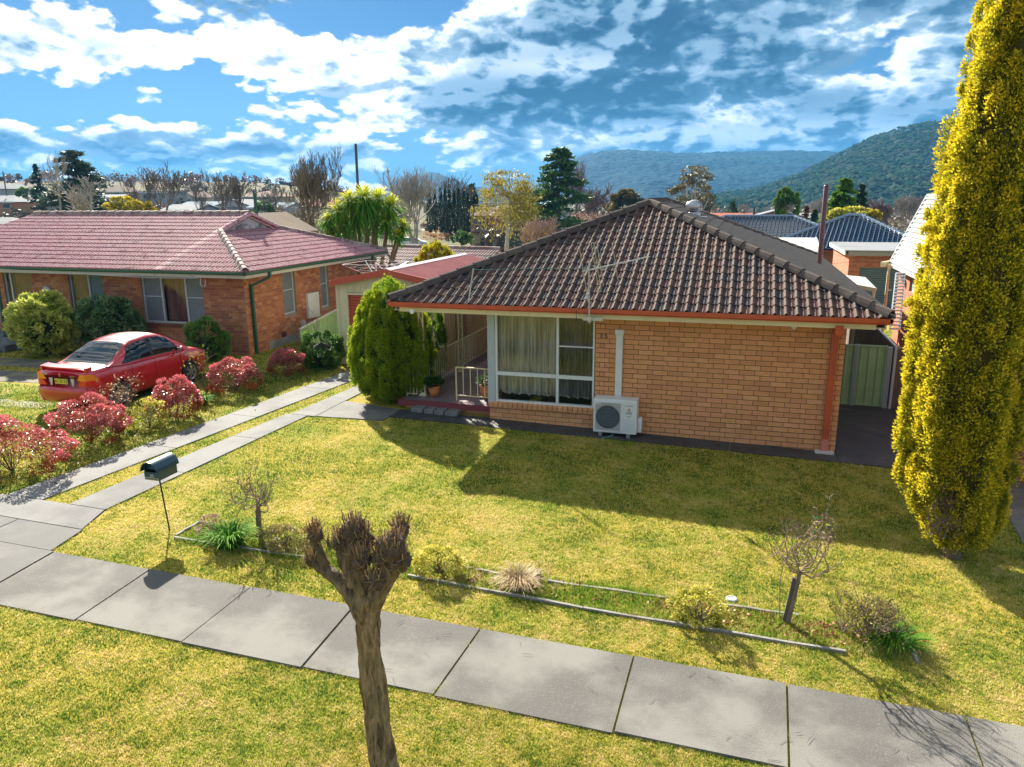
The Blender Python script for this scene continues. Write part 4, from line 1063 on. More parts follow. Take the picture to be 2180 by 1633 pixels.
m_.build('door_surround', M_cream, Gg)
rdn = thing('roller_door', None, None, (GX0 + 1.6, GY0, .2)); rdn.parent = Gg; rdn.location = (np.array([GX0 + 1.6, GY0, .2]) - ORG[Gg.name]).tolist()
M_rdoor = mat('red_roller_door', (.50, .10, .045), .5, vary=((.42, .08, .04), 3, 3, .4, .7))
n = 26
for k in range(n):
    z0 = .22 + (dT - .22) * k / n; h = (dT - .22) / n
    V = [(GX0 + dL, GY0 + .03, z0), (GX0 + dR, GY0 + .03, z0), (GX0 + dL, GY0 + .005, z0 + h * .25), (GX0 + dR, GY0 + .005, z0 + h * .25), (GX0 + dL, GY0 + .005, z0 + h * .75), (GX0 + dR, GY0 + .005, z0 + h * .75), (GX0 + dL, GY0 + .03, z0 + h), (GX0 + dR, GY0 + .03, z0 + h)]
    MB().add(V, [(0, 1, 3, 2), (2, 3, 5, 4), (4, 5, 7, 6)]).build('slat', M_rdoor, rdn)
M_gred = mat('garage_red_trim', (.50, .085, .05), .45); M_groof = mat('pinkish_red_roof', (.46, .16, .145), .38, .0, vary=((.40, .13, .12), 1.2, 4, .4, .7))
ex0, ex1, rx, ry0, ry1 = GX0 - .06, GX1 + .08, -11.35, GY0 - .16, GY1 + .1
ez_, rz_ = 2.68, 3.0
def roof_sheet(xa, za, xb, zb_, name):
    m_ = MB(); n = 60; w = (ry1 - ry0) / n
    # ribs run down the slope, from ridge to eave
    for i in range(n):
        y = ry0 + i * w; ys = [(y, 0), (y + w * .12, .02), (y + w * .3, .02), (y + w * .42, 0), (y + w, 0)]
        for (p, a), (q, b) in zip(ys[:-1], ys[1:]): m_.quad((xa, p, za + a), (xb, p, zb_ + a), (xb, q, zb_ + b), (xa, q, za + b))
    return m_.build(name, M_groof, Gg)
roof_sheet(ex0, ez_, rx, rz_, 'roof_sheet'); roof_sheet(ex1, ez_, rx, rz_, 'roof_sheet')
m_ = MB()
m_.hexa([(ex0 - .02, ry0 - .03, ez_ - .14), (rx, ry0 - .03, rz_ - .14), (rx, ry0 - .001, rz_ - .14), (ex0 - .02, ry0 - .001, ez_ - .14), (ex0 - .02, ry0 - .03, ez_ + .03), (rx, ry0 - .03, rz_ + .04), (rx, ry0 - .001, rz_ + .04), (ex0 - .02, ry0 - .001, ez_ + .03)])
m_.hexa([(rx, ry0 - .03, rz_ - .14), (ex1 + .02, ry0 - .03, ez_ - .14), (ex1 + .02, ry0 - .001, ez_ - .14), (rx, ry0 - .001, rz_ - .14), (rx, ry0 - .03, rz_ + .04), (ex1 + .02, ry0 - .03, ez_ + .03), (ex1 + .02, ry0 - .001, ez_ + .03), (rx, ry0 - .001, rz_ + .04)])
m_.build('barge_board', M_gred, Gg)
m_ = MB(); m_.hexa([(rx - .13, ry0, rz_ + .0), (rx, ry0, rz_ + .045), (rx, ry1, rz_ + .045), (rx - .13, ry1, rz_ + .0), (rx - .13, ry0, rz_ + .012), (rx, ry0, rz_ + .06), (rx, ry1, rz_ + .06), (rx - .13, ry1, rz_ + .012)])
m_.hexa([(rx, ry0, rz_ + .045), (rx + .13, ry0, rz_ + .0), (rx + .13, ry1, rz_ + .0), (rx, ry1, rz_ + .045), (rx, ry0, rz_ + .06), (rx + .13, ry0, rz_ + .012), (rx + .13, ry1, rz_ + .012), (rx, ry1, rz_ + .06)])
m_.build('ridge_flashing', mat('pale_ridge', (.72, .60, .58), .35), Gg)
m_ = MB(); gutter(m_, (ex1 - .02, ry0, 0), (ex1 - .02, ry1, 0), (1, 0, 0), 2.59, 2.68, .09); gutter(m_, (ex0 + .02, ry0, 0), (ex0 + .02, ry1, 0), (-1, 0, 0), 2.59, 2.68, .09); m_.build('gutter', M_gred, Gg)
dr = thing('side_door', None, None, (GX1, 5.2, .3)); dr.parent = Gg; dr.location = (np.array([GX1, 5.2, .3]) - ORG[Gg.name]).tolist()
MB().box((GX1 + .03, 4.75, .28), (GX1 + .05, 5.6, 2.28)).build('door_leaf', mat('door_beige', (.42, .33, .21), .6), dr)
MB().lathe((GX1 + .05, 5.5, 1.25), [(.001, 0), (.02, 0), (.035, .03), (.03, .06), (.001, .065)], 10, 'x').build('knob', M_steel, dr)

# ------------------------------------------------------------------ left neighbour
LX, LY, LXE = -16.24, 4.12, -29.5
M_lbrick = mat('orange_brick', (.45, .16, .07), .88, pal=[(.50, .20, .085), (.44, .155, .07), (.55, .235, .10), (.38, .13, .065), (.47, .19, .10), (.52, .21, .08), (.34, .115, .065), (.48, .17, .075), (.57, .27, .13), (.42, .15, .08)],
               vary=((.36, .12, .06), 7, 5, .45, .8), bump=(60, .003, 3), coords='W')
M_lmortar = mat('pale_mortar', (.33, .26, .2), .95)
M_dsill = mat('dark_sill_brick', (.22, .07, .05), .85, pal=[(.22, .07, .05), (.17, .055, .045), (.27, .09, .06)])
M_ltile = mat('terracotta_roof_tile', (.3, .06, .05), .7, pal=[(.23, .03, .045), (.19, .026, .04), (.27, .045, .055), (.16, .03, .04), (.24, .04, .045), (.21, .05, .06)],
              crest=(.66, .42, .44), vary=((.24, .09, .10), 3, 7, .54, .7), stain=((.13, .11, .09), 2.2, .62, .78), coords='W', spec=.25)  # whitish crest colour paints sun glints along the tile ribs
M_lcap = mat('mortared_ridge', (.24, .15, .13), .8, pal=[(.24, .15, .13), (.30, .24, .21), (.18, .10, .09)], stain=((.42, .38, .34), 8, .5, .7), coords='W')
M_dgreen = mat('dark_green_metal', (.018, .10, .06), .45)
LH = thing('brick_house', 'long orange brick house with glossy red tiled roof and dark green gutters on the left', 'house', (-21, 8, .28))
lz0, lz1 = .26, 2.76
LYB = 12.2
wins = [(-20.0, -17.72, 1.17, 2.6), (-22.85, -21.5, .75, 2.6), (-25.6, -24.4, .95, 2.6)]
ops = [(x0 - LXE, x1 - LXE, z0, z1) for x0, x1, z0, z1 in wins]
sw = [(6.12, 6.86, 1.23, 2.6), (8.48, 9.04, 1.15, 2.6)]
sops = [(a - LY, b - LY, c, d) for a, b, c, d in sw]
wb = MB(); wall_with_holes(wb, (LXE, LY, 0), (1, 0), LX - LXE, .1, lz1, .2, ops)
wall_with_holes(wb, (LX, LY + .2, 0), (0, 1), LYB - LY - .2, .1, lz1, .2, [(a - .2, b - .2, c, d) for a, b, c, d in sops])
wb.box((LXE, LYB, .1), (LX, LYB + .2, lz1)); wb.box((LXE, LY + .2, .1), (LXE + .2, LYB, lz1)); wb.build('wall', M_lmortar, LH)
pc = Pieces(LH, 'brick', M_lbrick, 300)
bh = .086; lr = [lz1 - bh * (k + 1) for k in range(29)]
lay_bricks(pc, (-24.3, LY, 0), (1, 0), LX + 24.3, lr, .24, bh, .012, [(x0 + 24.3, x1 + 24.3, z0 - .12, z1 + .3) for x0, x1, z0, z1 in wins[:2]] + [], depth=.012)
lay_bricks(pc, (-29.4, LY, 0), (1, 0), 5.1, lr, .24, bh, .012, [(-25.6 + 29.4, -24.4 + 29.4, .83, 2.9)], depth=.012)
lay_bricks(pc, (LX, LY, 0), (0, 1), LYB - LY, lr, .24, bh, .012, [(a, b, c - .11, d + .3) for a, b, c, d in sops], depth=.012)
pc.finish('brick_courses')
MB().box((LX - .0, LY + 1.0, .1), (LX + .035, LYB, .52)).build('plinth', mat('grey_render', (.34, .33, .31), .9, vary=((.25, .24, .22), 2, 4, .4, .7)), LH)
for (x0, x1, z0, z1) in wins[:2]:
    ps = Pieces(LH, 'sill_brick', M_dsill, 60)
    n = int((x1 - x0) / .086)
    for i in range(n):
        V = [(0, -.05, -.1), (.076, -.05, -.1), (.076, .05, -.1), (0, .05, -.1), (0, -.055, -.01), (.076, -.055, -.01), (.076, .05, .02), (0, .05, .02)]
        ps.put('s', V, [(0, 3, 2, 1), (4, 5, 6, 7), (0, 1, 5, 4), (1, 2, 6, 5), (2, 3, 7, 6), (3, 0, 4, 7)], None, frame((x0 + .086 * i + .005, LY, z0 - .02), (1, 0, 0), (0, 1, 0), (0, 0, 1)))
    ps.finish()
M_wgrey = mat('pale_grey_window_frame', (.52, .55, .55), .5)
M_pinkc = curtain_mat('dusty_pink_curtain', (.24, .10, .10), (.36, .17, .16), 9)
M_fly = mat('flyscreen', (.17, .19, .21), .5, vary=((.21, .23, .25), 8, 3, .4, .7)); M_fly2 = mat('green_flyscreen', (.12, .19, .20), .5)
def lh_window(axis, a, b, z0, z1, splits, kinds, label=None):
    """axis 'x': in the front wall, 'y': in the side wall"""
    rec = .09
    def B(m_, u0, u1, d0, d1, za, zb_):
        if axis == 'x': m_.box((u0, LY + rec + d0, za), (u1, LY + rec + d1, zb_))
        else: m_.box((LX - rec - d0, u0, za), (LX - rec - d1, u1, zb_))
    w = thing('window', None, None, ((a + b) / 2, LY, z0) if axis == 'x' else (LX, (a + b) / 2, z0)); w.parent = LH; w.location = (ORG[w.name] - ORG[LH.name]).tolist()
    m_ = MB(); e = .045
    B(m_, a, b, -.03, .04, z0, z0 + e); B(m_, a, a + e, -.03, .04, z0 + e, z1); B(m_, b - e, b, -.03, .04, z0 + e, z1)
    for s in splits: B(m_, s - .03, s + .03, -.035, .035, z0 + e, z1)
    m_.build('window_frame', M_wgrey, w)
    edges = [a + e] + [v for s in splits for v in (s - .03, s + .03)] + [b - e]
    for i, k in enumerate(kinds):
        u0, u1 = edges[2 * i], edges[2 * i + 1]; zm = z0 + (z1 - z0) * .52
        if k in ('f', 'g'):
            m_ = MB(); B(m_, u0, u1, .0, .012, z0 + e, zm - .015); B(m_, u0, u1, .0, .012, zm + .015, z1); m_.build('flyscreen', M_fly if k == 'f' else M_fly2, w)
            m_ = MB(); B(m_, u0, u1, -.02, .02, zm - .015, zm + .015); m_.build('transom', M_wgrey, w)
        else:
            m_ = MB(); B(m_, u0, u1, .0, .006, z0 + e, z1); m_.build('pane', M_glass, w)
            if axis == 'x': pleats(u0, u1, LY + rec + .12, z0 + .05, z1, .16, .02, 'curtain', M_pinkc, w)
            else: m_ = MB(); B(m_, u0, u1, .1, .12, z0 + .03, z1); m_.build('blind', M_fly, w)
lh_window('x', -20.0, -17.72, 1.17, 2.74, [-19.28, -18.38], ['f', 'c', 'f'])
lh_window('x', -22.85, -21.5, .75, 2.74, [-22.1], ['c', 'g'])
lh_window('x', -25.6, -24.4, .95, 2.74, [-25.35], ['c', 'c'])
lh_window('y', 6.12, 6.86, 1.23, 2.74, [], ['f']); lh_window('y', 8.48, 9.04, 1.15, 2.74, [], ['f'])
box_obj('backing', (-29, LY + .5, .3), (LX - .5, LY + .55, 2.7), M_dark, LH)
box_obj('backing', (LX - .5, LY + .6, .3), (LX - .45, LYB - .3, 2.7), M_dark, LH)
# eaves, gutters
LE0, LE1, LEY0, LEY1, LEZ = -30.1, -15.69, 3.50, 12.75, 2.87
m_ = MB(); m_.box((LE0, LEY0 + .05, 2.74), (LE1 - .05, LY - .001, 2.755)); m_.box((LX + .001, LY, 2.74), (LE1 - .05, LEY1, 2.755)); m_.build('soffit', M_offwhite, LH)
m_ = MB(); m_.box((LE0, LEY0 + .03, 2.69), (LE1 - .03, LEY0 + .05, 2.83)); m_.box((LE1 - .05, LEY0 + .05, 2.69), (LE1 - .03, LEY1, 2.83)); m_.build('fascia', mat('weathered_white', (.58, .57, .50), .7, stain=((.3, .26, .2), 4, .55, .75)), LH)
m_ = MB(); gutter(m_, (LE0, LEY0 + .03, 0), (LE1, LEY0 + .03, 0), (0, -1, 0), 2.79, 2.88, .09); m_.build('gutter', M_dgreen, LH)
m_ = MB(); gutter(m_, (LE1 - .03, LEY0 - .06, 0), (LE1 - .03, LEY1, 0), (1, 0, 0), 2.79, 2.88, .09); m_.build('gutter', M_dgreen, LH)
m_ = MB(); m_.bar((LE1 + .0, LY + .55, 2.80), (LE1 + .0, LY + .55, 2.62), .09); m_.bar((LE1 + .0, LY + .55, 2.64), (LX + .06, LY + .28, 2.38), .08); m_.bar((LX + .06, LY + .28, 2.42), (LX + .06, LY + .28, .3), .1, .08); m_.build('downpipe', M_dgreen, LH)
m_ = MB(); m_.bar((LE1 + .0, 11.5, 2.8), (LE1, 11.5, 2.62), .09); m_.bar((LE1, 11.5, 2.64), (LX + .06, 11.3, 2.4), .08); m_.bar((LX + .06, 11.3, 2.4), (LX + .06, 11.3, .3), .1, .08); m_.build('downpipe', M_dgreen, LH)
# dutch gable roof
LM = (LEY0 + LEY1) / 2; LRUN = LM - LEY0; sl = (4.40 - LEZ) / LRUN; LP = math.atan(sl); GT = 2.97
gxp = LE1 - GT; hz_ = LEZ + GT * sl
e0 = np.array([LE0, LEY0, LEZ]); e1 = np.array([LE1, LEY0, LEZ]); e2 = np.array([LE1, LEY1, LEZ]); e3 = np.array([LE0, LEY1, LEZ])
ha = np.array([gxp, LEY0 + GT, hz_]); hb = np.array([gxp, LEY1 - GT, hz_]); ap = np.array([gxp, LM, LEZ + LRUN * sl]); rl = np.array([LE0 + 1.8, LM, LEZ + LRUN * sl])
k_ = np.array([0, 0, .025])
MB().quad(e0 - k_, e1 - k_, ha - k_, ap - k_, rl - k_).quad(e1 - k_, e2 - k_, hb - k_, ha - k_).quad(e2 - k_, e3 - k_, rl - k_, ap - k_, hb - k_).quad(e3 - k_, e0 - k_, rl - k_).build('roof', M_ltile, LH)
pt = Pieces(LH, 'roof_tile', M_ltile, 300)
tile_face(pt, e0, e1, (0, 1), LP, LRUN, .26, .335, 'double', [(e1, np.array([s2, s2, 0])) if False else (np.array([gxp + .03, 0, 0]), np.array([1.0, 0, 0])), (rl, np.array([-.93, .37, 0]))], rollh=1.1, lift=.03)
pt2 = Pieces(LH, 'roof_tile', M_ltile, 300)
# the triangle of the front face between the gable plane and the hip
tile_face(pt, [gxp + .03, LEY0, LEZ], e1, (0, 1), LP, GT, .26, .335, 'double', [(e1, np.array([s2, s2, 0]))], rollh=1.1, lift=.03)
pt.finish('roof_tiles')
pt = Pieces(LH, 'end_roof_tile', M_ltile, 300)
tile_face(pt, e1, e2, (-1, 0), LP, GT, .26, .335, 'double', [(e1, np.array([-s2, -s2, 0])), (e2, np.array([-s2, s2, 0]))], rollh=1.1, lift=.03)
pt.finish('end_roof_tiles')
pcap = Pieces(LH, 'ridge_tile', M_lcap, 120); u_ = np.array([0, 0, .06])
ridge_caps(pcap, e1 + u_, ha + u_ * 1.3, .12, .36, .08); ridge_caps(pcap, e2 + u_, hb + u_, .12, .36, .08); ridge_caps(pcap, ap + u_, rl + u_, .12, .38, .08); pcap.finish()
pcap = Pieces(LH, 'verge_tile', M_ltile, 60)
ridge_caps(pcap, ha + u_ * 1.2, ap + u_ * .8, .09, .36, .07); ridge_caps(pcap, hb + u_ * 1.2, ap + u_ * .8, .09, .36, .07); pcap.finish()
# gable of peeling weatherboards
M_peel = mat('peeling_white_boards', (.52, .53, .53), .85, vary=((.20, .19, .19), 3.0, 8, .46, .56), coords='W')
def gable_boards(name, gx_, y0, y1, zb_, zt, parent, m_, bh_=.12):
    n = int((zt - zb_) / bh_); ym = (y0 + y1) / 2
    for k in range(n):
        z = zb_ + k * bh_; f0 = 1 - (z - zb_) / (zt - zb_); f1 = 1 - (z + bh_ - zb_) / (zt - zb_)
        a0, a1 = ym - (ym - y0) * f0, ym + (y1 - ym) * f0; b0_, b1_ = ym - (ym - y0) * f1, ym + (y1 - ym) * f1
        MB().add([(gx_ + .03, a0, z), (gx_ + .03, a1, z), (gx_ + .012, b1_, z + bh_), (gx_ + .012, b0_, z + bh_), (gx_ + .0, a0, z), (gx_, a1, z)], [(0, 1, 2, 3), (4, 5, 1, 0)]).build(name, m_, parent)
gable_boards('gable_board', gxp - .1, ha[1] + .1, hb[1] - .1, hz_ - .05, ap[2] - .06, LH, M_peel)
m_ = MB(); m_.bar((gxp - .02, ha[1], hz_ - .06), (gxp - .02, LM, ap[2] - .07), .03, .12, up=(1, 0, 0)); m_.bar((gxp - .02, hb[1], hz_ - .06), (gxp - .02, LM, ap[2] - .07), .03, .12, up=(1, 0, 0)); m_.build('barge_board', mat('worn_barge', (.5, .46, .42), .8), LH)
MB().quad((gxp - .13, ha[1], hz_ - .1), (gxp - .13, hb[1], hz_ - .1), (gxp - .13, LM, ap[2] - .05)).build('gable_backing', M_dark, LH)
# green flue behind the ridge
m_ = MB(); pA = on_x(533, 455, gxp - .4); m_.lathe((pA[0], 9.1, 3.6), [(.06, 0), (.06, 1.45), (.075, 1.45), (.075, 1.55), (.001, 1.55)], 12)
tag(solo(m_.build('flue_pipe', M_dgreen), 'short dark green flue pipe behind the gable peak of the red tiled roof', 'flue pipe'))
# meter box, bulkhead lamp, bracket hook, vent brick, tap box
box_obj('meter_box', (LX + .013, 7.42, .92), (LX + .13, 8.12, 1.78), M_white, LH, bevel=.015)
MB().lathe((-23.75, LY - .03, 2.05), [(.16, 0), (.16, -.05), (.12, -.1), (.001, -.11)], 16, 'y').build('wall_lamp', M_white, LH)
box_obj('vent_brick', (LX + .012, 5.85, .55), (LX + .03, 6.1, .72), mat('dark_red_vent', (.10, .015, .015), .7), LH)
box_obj('tap_box', (LX + .012, 7.0, .62), (LX + .1, 7.2, .9), M_wgrey, LH)
m_ = MB(); m_.tube([(-17.35, 3.62, 2.68), (-17.35, 3.6, 2.5), (-17.3, 3.6, 2.42), (-17.22, 3.6, 2.42), (-17.18, 3.6, 2.5), (-17.18, 3.62, 2.62)], .015, 6); m_.build('hook_bracket', M_wgrey, LH)
m_ = MB(); m_.tube([(-29, 3.2, 3.0), (-24, 3.35, 2.78), (-19, 3.4, 2.66), (-17.3, 3.45, 2.68)], .012, 5); tag(m_.build('service_cable', mat('grey_cable', (.4, .4, .4), .6)), 'grey service cable running under the green gutter of the left house', 'cable')
# porch of the left house: steps and green post
st = thing('porch_steps', 'dark concrete landing and two steps at the far left brick house porch', 'steps', (-26, 3.2, .28))
M_stp = mat('dark_step_concrete', (.13, .135, .135), .85, vary=((.2, .2, .19), 2, 5, .45, .7))
box_obj('landing', (-29.5, 2.9, .2), (-23.9, 4.1, .68), M_stp, st); box_obj('step', (-28.5, 2.5, .2), (-24.05, 2.899, .5), M_stp, st); box_obj('step', (-28.5, 2.1, .2), (-24.2, 2.499, .36), M_stp, st)
gp = on_y(14, 735, 3.0); tag(solo(MB().tube([(gp[0], 3.0, .66), (gp[0] - .05, 3.1, 2.75)], .05, 8).build('veranda_post', M_dgreen), 'slender dark green veranda post at the far left edge', 'post'))

# ------------------------------------------------------------------ red car
car = thing('parked_car', 'glossy red sedan with rear spoiler parked nose-in on the left lawn', 'car', (-16.36, -2.50, .28), rz=0, scale=.945)
CARK = 1.0
M_paint = mat('red_car_paint', (.55, .005, .018), .28, 0, coat=1.0, spec=.6)
M_cglass = glass('car_glass', (.01, .02, .025), .22, .02)
M_tyre = mat('tyre', (.02, .02, .02), .85); M_rim = mat('alloy', (.55, .56, .57), .3, .85); M_blackp = mat('black_plastic', (.02, .02, .022), .5)
Lc, Wc = 4.35, 1.69
def lerp_pts(pts, y):
    for (a, b), (c, d) in zip(pts[:-1], pts[1:]):
        if y <= c: q = (y - a) / (c - a + 1e-9); q = q * q * (3 - 2 * q) * .35 + q * .65; return b + (d - b) * q
    return pts[-1][1]
top_p = [(0, .90), (.04, .99), (.12, 1.03), (.70, 1.05), (1.2, 1.0), (2.9, .97), (3.35, .98), (3.7, .93), (4.0, .86), (4.2, .77), (4.3, .66), (4.35, .52)]
wid_p = [(0, .70), (.06, .76), (.25, .815), (.8, .838), (2.0, .845), (3.3, .84), (3.8, .82), (4.1, .75), (4.25, .66), (4.35, .50)]
wheels_y = (.90, 3.38); wr = .305
ys = sorted(set([round(v, 3) for v in np.linspace(0, 4.35, 70)] + [round(w + d, 3) for w in wheels_y for d in np.linspace(-.36, .36, 25)] + [.03, .07]))
V = []; ncs = 0
for y in ys:
    zt = lerp_pts(top_p, y); w = lerp_pts(wid_p, y); zb_ = .20 + (.06 if y < .1 or y > 4.2 else 0)
    for wy in wheels_y:
        if abs(y - wy) < .355: zb_ = max(zb_, .30 + math.sqrt(.355 ** 2 - (y - wy) ** 2))
    half = []
    zs = [(0, 'b'), (.5, 'b')]
    prof = [(w * .5, min(zb_, .3)), (w * .93, zb_), (w * .985, zb_ + (min(.48, zt) - zb_) * .5 if zb_ < .45 else zb_ + .02), (w * 1.0, max(.56, zb_ + .04)), (w * .995, max(.68, zb_ + .06)), (w * .97, max(.80, zb_ + .08) if zt > .84 else zt - .03), (w * .925, zt - .045), (w * .86, zt - .012), (w * .5, zt + .012), (0, zt + .02)]
    prof = [(a, min(b, zt + .02)) for a, b in prof]
    row = [(-a, y, b) for a, b in prof] + [(a, y, b) for a, b in prof[:-1][::-1]]
    ncs = len(row); V += row
F = [(i * ncs + j, i * ncs + j + 1, (i + 1) * ncs + j + 1, (i + 1) * ncs + j) for i in range(len(ys) - 1) for j in range(ncs - 1)]
F += [tuple(range(ncs)), tuple(range((len(ys) - 1) * ncs, len(ys) * ncs))[::-1]]
mb = MB(); mb.smooth = True; mb.add(V, F)
body = mb.build('body', M_paint, car)
# cabin
rf = [(.62, 1.03), (.80, 1.09), (1.10, 1.27), (1.45, 1.435), (1.75, 1.50), (2.2, 1.53), (2.55, 1.505), (2.8, 1.43), (3.1, 1.24), (3.42, 1.0)]
def cab_row(y, off=0.0):
    zr = lerp_pts(rf, y); zb_ = lerp_pts(top_p, y) - .03; zr = max(zr, zb_ + .02)
    k = min(1, max(0, (zr - zb_) / .5)); wb_ = .80; wt = wb_ - .235 * k
    pr = [(wb_ + off * .9, zb_), (wb_ - .06 * k + off, zb_ + (zr - zb_) * .35), (wb_ - .14 * k + off, zb_ + (zr - zb_) * .68), (wt + off, zr - .055 * k + off * .3), (wt - .045, zr - .012 * k + off), (wt * .55, zr + .012 * k + off), (0, zr + .02 * k + off)]
    return pr
cy = list(np.linspace(.62, 3.42, 48)); V = []
for y in cy:
    pr = cab_row(y); row = [(-a, y, b) for a, b in pr] + [(a, y, b) for a, b in pr[:-1][::-1]]; ncs = len(row); V += row
F = [(i * ncs + j, i * ncs + j + 1, (i + 1) * ncs + j + 1, (i + 1) * ncs + j) for i in range(len(cy) - 1) for j in range(ncs - 1)]
mb = MB(); mb.smooth = True; mb.add(V, F); mb.build('roof', M_paint, car)
def side_patch(name, poly_y, f0, f1, m_, side, off=.006):
    """glass on the side between fractions f0..f1 of height, y limits vary with height"""
    V = []; n = 12; k = 6
    for j in range(k + 1):
        f = j / k; ya = poly_y[0][0] + (poly_y[1][0] - poly_y[0][0]) * f; yb = poly_y[0][1] + (poly_y[1][1] - poly_y[0][1]) * f
        for i in range(n + 1):
            y = ya + (yb - ya) * i / n; pr = cab_row(y, off); g = f0 + (f1 - f0) * f
            ks = [0, .35, .68, 1.0]; q = 0
            while q < 2 and g > ks[q + 1]: q += 1
            u = (g - ks[q]) / (ks[q + 1] - ks[q]); a = pr[q][0] + (pr[q + 1][0] - pr[q][0]) * u; b = pr[q][1] + (pr[q + 1][1] - pr[q][1]) * u
            V.append((side * a, y, b))
    F = [(j * (n + 1) + i, j * (n + 1) + i + 1, (j + 1) * (n + 1) + i + 1, (j + 1) * (n + 1) + i) for j in range(k) for i in range(n)]
    mb = MB(); mb.smooth = True; mb.add(V, F); return mb.build(name, m_, car)
for s in (1, -1):
    side_patch('side_window_trim', [(1.02, 3.16), (1.42, 2.80)], .10, .96, M_blackp, s, .004)
    side_patch('rear_side_window', [(1.36, 2.05), (1.50, 2.00)], .14, .90, M_cglass, s, .009)
    side_patch('quarter_window', [(1.10, 1.32), (1.40, 1.46)], .14, .85, M_cglass, s, .009)
    side_patch('front_side_window', [(2.13, 3.06), (2.12, 2.74)], .14, .90, M_cglass, s, .009)
def top_patch(name, y0, y1, wf0, wf1, m_, off):
    V = []; n = 14; k = 10
    for j in range(k + 1):
        y = y0 + (y1 - y0) * j / k; pr = cab_row(y, off); wd = wf0 + (wf1 - wf0) * j / k
        for i in range(n + 1):
            x = (-1 + 2 * i / n) * wd; ax_ = abs(x); xs = [(pr[6][0], pr[6][1]), (pr[5][0], pr[5][1]), (pr[4][0], pr[4][1]), (pr[3][0], pr[3][1])]
            z = xs[-1][1]
            for (p, q), (r, s_) in zip(xs[:-1], xs[1:]):
                if ax_ <= r: z = q + (s_ - q) * (ax_ - p) / (r - p); break
            V.append((x, y, z + .003))
    F = [(j * (n + 1) + i, j * (n + 1) + i + 1, (j + 1) * (n + 1) + i + 1, (j + 1) * (n + 1) + i) for j in range(k) for i in range(n)]
    mb = MB(); mb.smooth = True; mb.add(V, F); return mb.build(name, m_, car)
top_patch('rear_window_trim', .70, 1.50, .70, .545, M_blackp, .004); top_patch('rear_window', .735, 1.47, .665, .52, M_cglass, .010)
top_patch('windscreen', 2.74, 3.36, .53, .70, M_cglass, .010)
box_obj('underbody', (-.70, .25, .24), (.70, 4.1, .66), M_blackp, car)
for wy in wheels_y:
    for s in (1, -1):
        w = thing('wheel', None, None, (0, 0, 0)); w.parent = car; ORG[w.name] = np.zeros(3)
        xo = s * .80; m_ = MB(); m_.smooth = True
        m_.lathe((xo, wy, .305), [(.20, -.1 * s), (.285, -.1 * s), (.305, -.07 * s), (.305, .0), (.285, .03 * s), (.205, .035 * s), (.2, .01 * s)], 32, 'x'); m_.build('tyre', M_tyre, w)
        m_ = MB(); m_.lathe((xo, wy, .305), [(.205, .03 * s), (.19, .005 * s), (.001, -.03 * s)], 24, 'x'); m_.build('rim_dish', mat('rim_shadow', (.08, .08, .085), .5) if (wy == wheels_y[0] and s == 1) else bpy.data.materials['rim_shadow'], w)
        m_ = MB()
        for k in range(6):
            a = math.pi * 2 * k / 6 + .3
            for da in (-.16, .16): m_.bar((xo + .035 * s, wy + .03 * math.cos(a), .305 + .03 * math.sin(a)), (xo + .028 * s, wy + .198 * math.cos(a + da), .305 + .198 * math.sin(a + da)), .034, .016, up=(1, 0, 0))
        m_.lathe((xo + .03 * s, wy, .305), [(.001, .02 * s), (.05, .015 * s), (.055, -.02 * s)], 14, 'x')
        m_.lathe((xo + .02 * s, wy, .305), [(.186, .0), (.207, .016 * s), (.207, -.01 * s)], 28, 'x')
        m_.build('rim', M_rim, w)
# rear details
M_amber = mat('amber_lens', (.85, .25, .01), .2, coat=.5); M_rlens = mat('red_lens', (.75, .01, .01), .2, coat=.5)
def lens(s, name, z0, z1, m_, f0, f1):
    V = []; n = 8
    for j in range(3):
        z = z0 + (z1 - z0) * j / 2; fr = f0 + (f1 - f0) * j / 2
        for i in range(n + 1):
            u = i / n; # from rear face to the flank
            if u < .5: x = .44 + (.70 - .44) * u * 2; y = -.012 + .0 * u
            else: q = (u - .5) * 2; y = -.012 + fr * q; x = .70 + (lerp_pts(wid_p, max(y, 0)) - .70) * min(1, q * 3) + .012
            if u < .5: x = .70 - (.70 - (.46 + .05 * j)) * (1 - u * 2)
            V.append((s * x, y, z))
    mb = MB(); mb.smooth = True; mb.add(V, [(j * (n + 1) + i, j * (n + 1) + i + 1, (j + 1) * (n + 1) + i + 1, (j + 1) * (n + 1) + i) for j in range(2) for i in range(n)]); return mb.build(name, m_, car)
for s in (1, -1): lens(s, 'tail_lamp', .66, .80, M_rlens, .36, .30); lens(s, 'indicator_lamp', .802, .955, M_amber, .30, .12)
m_ = MB(); m_.box((-.45, -.02, .655), (.45, -.004, .66)); m_.box((-.45, -.016, .60), (-.444, -.004, .655)); m_.build('boot_gap', M_blackp, car)
bp_ = MB(); ny = 12
prof_ = [(-.0, .26), (-.035, .30), (-.055, .42), (-.06, .53), (-.05, .585), (-.02, .615), (.05, .625)]
V = []
for i in range(ny + 1):
    x = -.80 + 1.6 * i / ny; bend = .10 * (abs(x) / .8) ** 4
    for (y, z) in prof_: V.append((x, y + bend - .005, z))
k = len(prof_); bp_.smooth = True; bp_.add(V, [(i * k + j, (i + 1) * k + j, (i + 1) * k + j + 1, i * k + j + 1) for i in range(ny) for j in range(k - 1)]); bp_.build('bumper', M_paint, car)
sp = MB(); V = []
for i in range(13):
    x = -.70 + 1.4 * i / 12; y = .06 + .10 * (abs(x) / .7) ** 3
    V += [(x, y - .06, 1.10), (x, y + .16, 1.125), (x, y + .16, 1.10), (x, y - .06, 1.085)]
